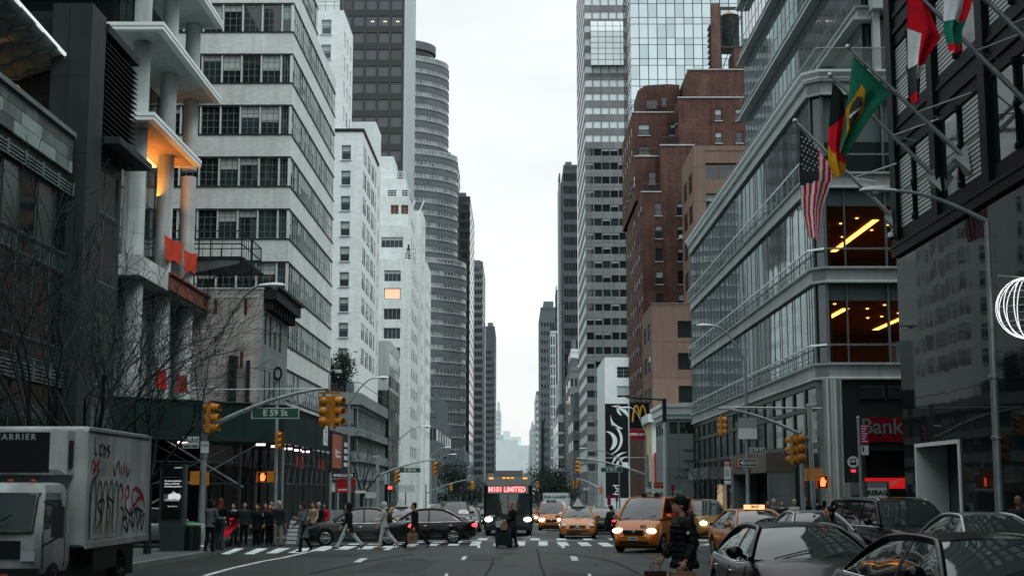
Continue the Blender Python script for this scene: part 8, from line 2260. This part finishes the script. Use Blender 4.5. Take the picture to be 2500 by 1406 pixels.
        for j, ln in enumerate((.072,.080,.074,.058)):
            r0 = c0 + d2*.086*k + fw*k*(.030-.020*j); cur = .55+.12*j
            p1 = r0 + (d2*.85+inn*.35).normalized()*ln*.45*k; p2 = p1 + (d2*.6+inn*cur).normalized()*ln*.33*k; p3 = p2 + (d2*.2+inn*.9).normalized()*ln*.28*k
            hm.tube([r0-d2*.01*k,p1,p2,p3], [.0092*k,.0088*k,.0080*k,.0062*k], 7)
        r0 = c0 + d2*.022*k + fw*.030*k; p1 = r0 + (d2*.55+fw*.65+inn*.3).normalized()*.038*k; p2 = p1 + (d2*.8+fw*.15+inn*.45).normalized()*.030*k
        hm.tube([r0-fw*.012*k,p1,p2], [.0125*k,.0105*k,.0075*k], 7)
    tm = hm.data('h', [], None); bm = bmesh.new(); bm.from_mesh(me); bm.from_mesh(tm); bm.to_mesh(me); bm.free(); bpy.data.meshes.remove(tm); me.shade_smooth()
    link('body', me, t)
    vox = .011 if near else .016
    B = bulk
    # ---- trousers and shoes
    tr = MB()
    tr.loft([ering(at_(q), rx*k, ry*k, Lr) for q, rx, ry in ((-.09,.135,.105),(.0,.163,.12),(.10,.155,.118),(.16,.145,.112))])
    for s in (1,-1):
        H0,K,A,an = J[s]
        tr.tube([H0+V((0,0,.05*k)), H0.lerp(K,.4), K, K.lerp(A,.4), A+ (A-K).normalized()*.03*k], [.102*k,.092*k,.070*k,.068*k,.060*k], 12)
        sh_ = MB(); fd = V((0,-cos(max(-.9,min(.5,an*.8))),sin(max(-.9,min(.5,an*.8)))));
        an2 = max(-1.0, min(.4, an)); fd = V((0,-cos(an2),sin(an2))); ud = V((0,sin(an2),cos(an2)))
        rings = []
        for q, w_, hh in ((-.075,.026,.05),(-.06,.034,.075),(.0,.038,.085),(.07,.042,.06),(.13,.046,.045),(.175,.038,.032),(.195,.018,.018)):
            cc = A - ud*.085*k + fd*q*k; rings.append([cc+V((-w_*k,0,0)), cc+V((w_*k,0,0)), cc+V((w_*.95*k,0,0))+ud*hh*.6*k, cc+V((w_*.45*k,0,0))+ud*hh*k, cc+V((-w_*.45*k,0,0))+ud*hh*k, cc+V((-w_*.95*k,0,0))+ud*hh*.6*k])
        sh_.loft(rings); sh_.build('shoe', m_[shoe], t, smooth=70)
    me = evaluated(tr, 'trousers', [m_[bottom]], REM(vox)); link('trousers', me, t)
    # ---- coat or jacket
    c = MB()
    prof = [(.0,.168,.128),(.10,.165,.126),(.20,.158,.124),(.32,.178,.138),(.42,.190,.132),(.475,.135,.100),(.505,.075,.075)]
    rings = []
    spread = max(abs(J[1][1].y-J[1][0].y), abs(J[-1][1].y-J[-1][0].y))
    nh = max(1, int(hem/.09))
    if hem > 0:
        for i in range(nh, 0, -1):
            q = hem*i/nh; grow = 1 + (.10+flare)*i/nh
            cy = (J[1][1].y+J[-1][1].y)/2*min(1,q/.43)
            rings.append(ering(pel + V((0,cy,-q*k)) , .172*k*B*grow, (.130*k*B*grow + spread*min(1,q/.43)*.52)))
    rings += [ering(at_(q), rx*k*B, ry*k*B, Lr) for q, rx, ry in prof]
    if quilt:
        full = []
        for a, b2 in zip(rings, rings[1:]):
            n_ = 4
            for j in range(n_): full.append([p.lerp(q, j/n_) for p, q in zip(a, b2)])
        full.append(rings[-1]); out = []
        for i, r_ in enumerate(full):
            cc = sum(r_, V())/len(r_); w_ = 1.05 if (i % 3) else .955
            out.append([cc+(p-cc)*w_ for p in r_])
        rings = out
    c.loft(rings)
    for s in (1,-1):
        S0,E,Wp,d2 = arm[s]
        pts = [at_(.43,s*.10), S0, S0.lerp(E,.5), E, E.lerp(Wp,.5), E.lerp(Wp,sleeve)]; rr = [.085*k*B,.078*k*B,.070*k*B,.060*k*B,.056*k*B,.047*k*B]
        if quilt:
            q2, r2 = [], []
            for i in range(len(pts)-1):
                for j in range(5): q2.append(pts[i].lerp(pts[i+1], j/5)); r2.append((rr[i]+(rr[i+1]-rr[i])*j/5)*(1.06 if (5*i+j) % 4 else .93))
            pts, rr = q2+[pts[-1]], r2+[rr[-1]]
        c.tube(pts, rr, 12)
    if hood == 'down':
        c.ell(at_(.50)+V((0,.085*k,.02*k)), (.135*k,.075*k,.085*k), 14, 8); c.ell(at_(.485), (.12*k,.11*k,.06*k), 14, 8)
    if hood == 'up':
        q = MB(); q.ell((0,.035,.02), (.115,.125,.145), 16, 10); q.tube([(0,.03,-.08),(0,.06,-.16)], [.10,.12], 12); c.merge(q, Mh @ Matrix.Translation((0,.02,0)))
    me = evaluated(c, 'coat', [m_[top]], REM(vox*.9 if quilt else vox)); co = link('coat', me, t)
    if scarf:
        q = MB(); q.tube([at_(.50)+V((.085*k*cos(a),.08*k*sin(a),.01*sin(3*a))) for a in [2*pi*i/14 for i in range(15)]], .035*k, 8); q.build('scarf', m_[scarf], t, smooth=70)
    # ---- hair and hats
    q = MB()
    if hood != 'up':
        q.ell((0,.026,.038), (.084,.098,.100), 16, 10)
        q.ell((0,.055,-.01), (.078,.066,.095), 14, 8)
        if hairlen in ('long','mid'):
            z1 = -.30 if hairlen == 'long' else -.14
            q.loft([[V((x_*w_, y_+dy, z)) for x_, y_ in ((.09,-.02),(.075,.06),(.03,.10),(-.03,.10),(-.075,.06),(-.09,-.02),(-.07,.02),(.07,.02))] for z, w_, dy in ((.05,.95,0),(-.05,1.02,.0),(-.15,1.1,.015),(z1,.8,.03))])
        if hairlen == 'bun': q.ell((0,.12,.07), (.05,.05,.05), 10, 8)
        hb = MB(); hb.merge(q, Mh); hb.build('hair', m_[hair], t, smooth=80)
    if hat:
        q = MB(); q.loft([[V((r_*.93*cos(2*pi*j/18), .014+r_*1.10*sin(2*pi*j/18), z_ + .035*max(0,-sin(2*pi*j/18))*(z_ < .05))) for j in range(18)] for r_, z_ in ((.090,.0),(.0945,.012),(.0955,.05),(.092,.085),(.076,.12),(.045,.143),(.0,.150))])
        if hat == 'cap': q.loft([[V((x_, -.085+y_, .05+z_)) for x_, y_, z_ in ((-.07,0,0),(0,-.02,.012),(.07,0,0),(0,-.01,-.004))], [V((x_, -.15+y_, .04+z_)) for x_, y_, z_ in ((-.05,.02,0),(0,-.01,.008),(.05,.02,0),(0,.0,-.004))]])
        hb = MB(); hb.merge(q, Mh); hb.build('hat', m_['beanie_pale' if hat == 'pale' else 'coat_black'], t, smooth=70)
    for s in (1,-1):
        q = MB(); q.ell((s*.031,-.079,.012), (.013,.008,.007), 8, 6, 0); q.ell((s*.031,-.085,.012), (.006,.005,.006), 8, 6, 1)
        hb = MB(); hb.merge(q, Mh); hb.build('eye', [m_['eye_white'], m_['eye']], t, smooth=80)
    M = Matrix.Translation(loc) @ Matrix.Rotation(rz, 4, 'Z')
    return dict(root=t, hand={s: M @ (arm[s][2] + arm[s][3]*.11*k) for s in (1,-1)}, sh={s: M @ arm[s][0] for s in (1,-1)}, M=M, neck=M @ neck, pel=M @ pel, Mh=M @ Mh, k=k)
def bag(name, label, top, w, h, d, mm, rz=0, text=None, handle=.12):
    t = thing(name, label, 'bag', (top.x, top.y, top.z-handle-h), rz)
    m = MB(); m.loft([[V((x*w/2*q, y*d/2*q, z)) for x,y in ((-1,-1),(1,-1),(1,1),(-1,1))] for z, q in ((0,.96),(h*.5,1.02),(h,1.0))]); m.build('bag_body', m_[mm], t)
    m = MB()
    for y in (-d/2, d/2): m.tube([V((w*.22*cos(pi*i/8)*1.0, y*.8, h+handle*sin(pi*i/8))) for i in range(9)], .006, 5)
    m.build('handle', m_[mm], t)
    if text:
        m = MB(); write(m, text, (0,-d/2*1.03-.003,h*.55), (0,-1,0), h*.22, depth=.001, bold=.002); m.build('lettering', m_['hair_brown'], t)
    return t
def on(px, Y, dz=0): p = P2(px, Y); return (p[0], p[1], p[2]+dz)
LEFT = radians(-90); RIGHT = radians(90)
WALK = (24,6,-22,18); WALK2 = (-20,22,26,4)
# ---- foreground man
fm = person('man in black quilted jacket and dark cap walking left in the foreground', (2.44,21.0,gz(21)), radians(-78), 1.83, (14,6,-16,22), (-14,44,10,30), (10,9), 2, yaw=-4, top='puffer', bottom='jeans', hem=.17, hair='hair_black', hat='beanie', hood='down', bulk=1.28, near=True, quilt=True)
q = fm['hand'][1]; bag('paper_bag', 'brown paper shopping bag with printed word in the left hand of the foreground man', q + V((0,-.02,.02)), .36, .30, .15, 'bag_paper', radians(8), 'medium', handle=.07)
q = fm['hand'][-1]; bag('paper_bag', 'dark brown carrier bag in the far hand of the foreground man', q + V((-.05,0,.02)), .30, .34, .12, 'hair_brown', radians(20))
m = MB(); mm = fm['M']; c = mm @ V((.02,-.0,0)); bd = fm['sh'][1]; m.lathe((bd.x+.0,bd.y-.115,bd.z-.13), [(0,-.004),(.02,-.002),(.022,.0)], 12, 0, 'y'); o = m.build('badge', m_['sign_white'], None); o.parent = fm['root']; o.matrix_parent_inverse = fm['M'].inverted()
# ---- woman between the cars
person('dark haired woman in a black coat passing between the parked cars', (6.05,27.6,gz(27.6)), radians(-80), 1.70, WALK, (5,15,5,15), (8,8), 3, top='coat_black', hair='hair_black', hairlen='mid', near=True, scarf='coat_char', hem=.3)
# ---- walkers on the crossing
person('woman in long grey coat walking on the left end of the crossing with phone', on(742,50.6), radians(-50), 1.72, (16,10,-18,20), (30,80,10,40), (8,8), 4, nod=14, top='coat_grey', bottom='trouser_black', hem=.42, hair='hair_black', hairlen='mid', hood='down', bulk=1.05, flare=.1)
person('walker in black hooded coat and pale trousers striding on the crossing', on(853,54.0), LEFT, 1.80, (30,4,-28,14), (-12,20,14,30), (6,6), 2, top='coat_black', bottom='trouser_pale', hem=.26, hood='up', bulk=1.12)
w3 = person('walker in cream hooded tracksuit with a dark backpack', on(940,54.6), LEFT, 1.74, (14,4,-20,26), (22,60,10,30), (7,7), 4, nod=8, top='tracksuit', bottom='tracksuit', shoe='bag_tan', hem=.12, hood='up', bulk=1.04)
wm = w3['root']
def backpack(P_, label, mm):
    c = P_['neck'] + V((.22,0,-.26)); t = thing('backpack', label, 'backpack', (c.x, c.y, c.z-.2))
    m = MB(); m.ell((0,0,.2), (.10,.15,.22), 12, 8); m.build('bag_body', m_[mm], t, smooth=70)
    m = MB(); m.ell((.08,0,.12), (.05,.11,.11), 10, 6); m.build('pocket', m_[mm], t, smooth=70)
    for s in (-.1,.1):
        m = MB(); m.tube([(-.06,s,.40),(-.24,s,.42),(-.36,s,.30),(-.34,s,.08),(-.1,s,.02)], .018, 5); m.build('strap', m_[mm], t)
backpack(w3, 'dark backpack on the back of the cream tracksuit walker', 'hair_brown')
m = MB(); p = w3['pel']; m.tube([p+V((.155*cos(a)*1.05, .14*sin(a), -.14)) for a in [2*pi*i/14 for i in range(15)]], .022, 5); o = m.build('red_band', m_['stripe_red'], None); o.parent = wm; o.matrix_parent_inverse = w3['M'].inverted()
w4 = person('man in black coat walking left on the crossing with a paper bag', on(1014,55.2), LEFT, 1.80, (26,4,-30,12), (-4,10,-2,16), (6,6), 2, top='coat_black', bottom='trouser_black', hem=.40, hair='hair_black', bulk=1.06, flare=.06)
bag('paper_bag', 'brown paper bag carried low by the black coated man on the crossing', w4['hand'][1] + V((-.05,-.06,.02)), .38, .36, .16, 'bag_paper', radians(0), 'bag')
w5 = person('woman with blond hair in a long black coat before the bus', on(1252,56.4), radians(-75), 1.76, (10,6,-8,8), (20,50,6,20), (8,8), 3, top='coat_black', bottom='jeans', hem=.52, hair='hair_blond', hairlen='mid', bulk=1.04)
bag('handbag', 'tan leather handbag hanging from the arm of the blond woman', w5['hand'][1] + V((.02,-.05,.12)), .26, .24, .12, 'bag_tan', handle=.18)
bag('carrier_bag', 'small white carrier bag held forward by the blond woman', w5['hand'][1] + V((-.16,-.03,.16)), .26, .24, .1, 'bag_white')
def suitcase():
    p = on(1229,56.2); t = thing('suitcase', 'large dark rolling suitcase standing beside the blond woman', 'suitcase', p, radians(-10))
    m = MB(); m.loft([[V((x*q*.30, y*q*.16, z)) for x,y in ((-1,-.8),(-.85,-1),(.85,-1),(1,-.8),(1,.8),(.85,1),(-.85,1),(-1,.8))] for z, q in ((.06,.93),(.10,1),(.74,1),(.78,.93))]); m.build('case', m_['suitcase'], t, smooth=40)
    m = MB()
    for s in (-.1,.1): m.tube([(s,.1,.78),(s,.1,1.02)], .012, 6)
    m.tube([(-.11,.1,1.02),(.11,.1,1.02)], .018, 6); m.build('handle', m_['steel'], t)
    m = MB()
    for k in range(5): m.box(-.22+.11*k-.012,-.172,.12,-.22+.11*k+.012,-.159,.72)
    m.build('rib', m_['trim_black'], t)
    for x in (-.24,.24):
        for y in (-.1,.1):
            m = MB(); m.lathe((x,y,.035), [(0,-.015),(.035,-.015),(.035,.015),(0,.015)], 10, 0, 'x'); m.build('wheel', m_['tyre'], t)
suitcase()
person('figure in black running behind the taxi sedan with one leg kicked back', on(1482,66), radians(120), 1.75, (34,10,-30,60), (30,70,-30,60), (8,8), 22, top='coat_black', bottom='trouser_black', hem=.1, hair='hair_black', bulk=1.1)
# ---- crowd at the left corner
LC = 'people waiting at the left corner'
crowd = [
 (516,46.6,.14,150,1.68,'coat_grey','trouser_black','hair_black','long',None,'woman in grey jacket seen from behind nearest the lamp post',(-4,6,6,8),(20,70,20,70)),
 (539,48.6,.14,165,1.72,'coat_black','jeans','hair_red','long',None,'person in black with long red hair left of the stroller',(3,4,-3,4),(10,40,10,40)),
 (573,57.5,0,-10,1.70,'coat_black','trouser_black','hair_black','mid',None,'dark coated woman with pale face behind the stroller',(2,3,-2,3),(5,60,5,60)),
 (598,58.5,0,20,1.74,'coat_char','trouser_black','hair_black','short',None,'shadowed figure just right of the stroller',(2,3,-2,3),(5,15,5,15)),
 (629,57.2,0,12,1.68,'coat_black','trouser_black','hair_black','long',None,'woman in open black coat looking at a phone in the crowd',(4,6,-4,6),(25,95,10,20)),
 (649,60.5,0,5,1.70,'coat_char','trouser_black','hair_brown','mid',None,'shadowed woman between phone woman and the shorter pair',(2,3,-2,3),(5,15,5,15)),
 (633,59.8,0,0,1.62,'coat_black','trouser_black','hair_black','mid',None,'short figure in black half hidden behind the phone woman',(2,3,-2,3),(5,15,5,15)),
 (660,58.0,0,15,1.66,'coat_black','trouser_black','hair_black','mid',None,'slim woman in black left of the bearded man',(2,3,-2,3),(8,30,8,30)),
 (668,60.3,0,10,1.60,'coat_black','trouser_black','hair_brown','mid',None,'small woman in black with brown hair near the pole',(2,3,-2,3),(8,30,8,30)),
 (664,62.0,0,-5,1.80,'coat_char','trouser_black','hair_black','short',None,'tall bearded man in black standing by the slim pole',(2,3,-2,3),(5,15,5,15)),
 (681,57.6,0,40,1.78,'coat_navy','trouser_tan','hair_black','short','pale','man in pale beanie and light trousers at the crowd edge',(3,4,-3,4),(4,20,4,20)),
 (767,63.5,0,-30,1.74,'beige','trouser_black','hair_brown','short',None,'person in beige hooded top behind the graphite sedan',(2,3,-2,3),(5,40,5,40)),
 (780,64.2,0,-20,1.72,'coat_black','trouser_black','hair_black','short','pale','person in black with a pale cap behind the graphite sedan',(2,3,-2,3),(5,20,5,20)),
 (796,64.8,0,-40,1.70,'red_jacket','trouser_black','hair_black','mid',None,'person in bright red jacket behind the graphite sedan',(2,3,-2,3),(5,40,5,40)),
]
for px, Y, dz, r, h, tp, bt, hr, hl, ht, lb, lg, ar in crowd:
    person(lb, on(px,Y,dz), radians(r), h, lg, ar, (7,7), 2, yaw=(px*7%50)-25, nod=(px%3)*5, scarf={573:'bag_white',649:'red_jacket',668:'coat_grey'}.get(px), top=tp, bottom=bt, hair=hr, hairlen=hl, hat=ht, hem=.28 if 'coat' in lb else .12, group=LC, bulk=1.05)
RC = 'people on the right pavement'
crowd2 = [
 (1871,59.5,12,1.66,'coat_black','hair_black','mid',None,'dark woman leftmost on the right pavement behind the taxi'),
 (1887,61,20,1.72,'coat_grey','hair_brown','short','pale','person in grey coat with a pale hat on the right pavement'),
 (1908,60,-8,1.64,'coat_char','hair_brown','long',None,'woman with long brown hair in a scarf on the right pavement'),
 (1938,59,0,1.70,'tracksuit','hair_brown','short','pale','pale coated figure carrying a cardboard box on the right pavement'),
 (1966,58,-40,1.76,'coat_black','hair_blond','mid',None,'fair haired person in black beside the cardboard box'),
 (1993,62,160,1.80,'coat_black','hair_black','short',None,'tall man in black seen from behind at the fluted column'),
 (2010,58,100,1.66,'coat_char','hair_black','mid',None,'short figure in charcoal right of the tall man'),
 (2034,60,-60,1.74,'coat_black','hair_blond','long',None,'fair haired woman in black next to the fluted column'),
 (2046,57,170,1.68,'coat_black','hair_black','long',None,'dark haired woman from behind left of the phone booth'),
]
for px, Y, r, h, tp, hr, hl, ht, lb in crowd2:
    w = person(lb, on(px,Y,.14), radians(r), h, (4,6,-4,6), (10,75,10,75) if 'box' in lb else (5,25,5,25), (7,7), 2, top=tp, bottom='trouser_black', hair=hr, hairlen=hl, hat=ht, hem=.3, group=RC, bulk=1.06, scarf='bag_white' if 'scarf' in lb else None)
    if 'carrying' in lb:
        c = (w['hand'][1]+w['hand'][-1])/2; tb = thing('cardboard_box', 'brown cardboard box held by the pale figure on the right pavement', 'box', (c.x,c.y-.12,c.z-.08), radians(14))
        m = MB(); m.box(-.30,-.2,0,.30,.2,.30); m.build('carton', m_['card'], tb); m = MB(); m.box(-.04,-.203,.0,.04,-.2005,.303); m.box(-.04,-.2005,.3005,.04,.2,.303); m.build('tape', m_['bag_tan'], tb)
person('bald man in dark clothes at the right edge of the photo', on(2484,33.0,.14), radians(165), 1.72, (4,6,-4,6), (5,15,5,15), (7,7), 0, top='coat_navy', bottom='trouser_black', hair='skin_dark', hem=.1, bulk=1.1, skin='skin_dark')

bpy.data.scenes.remove(TMP)
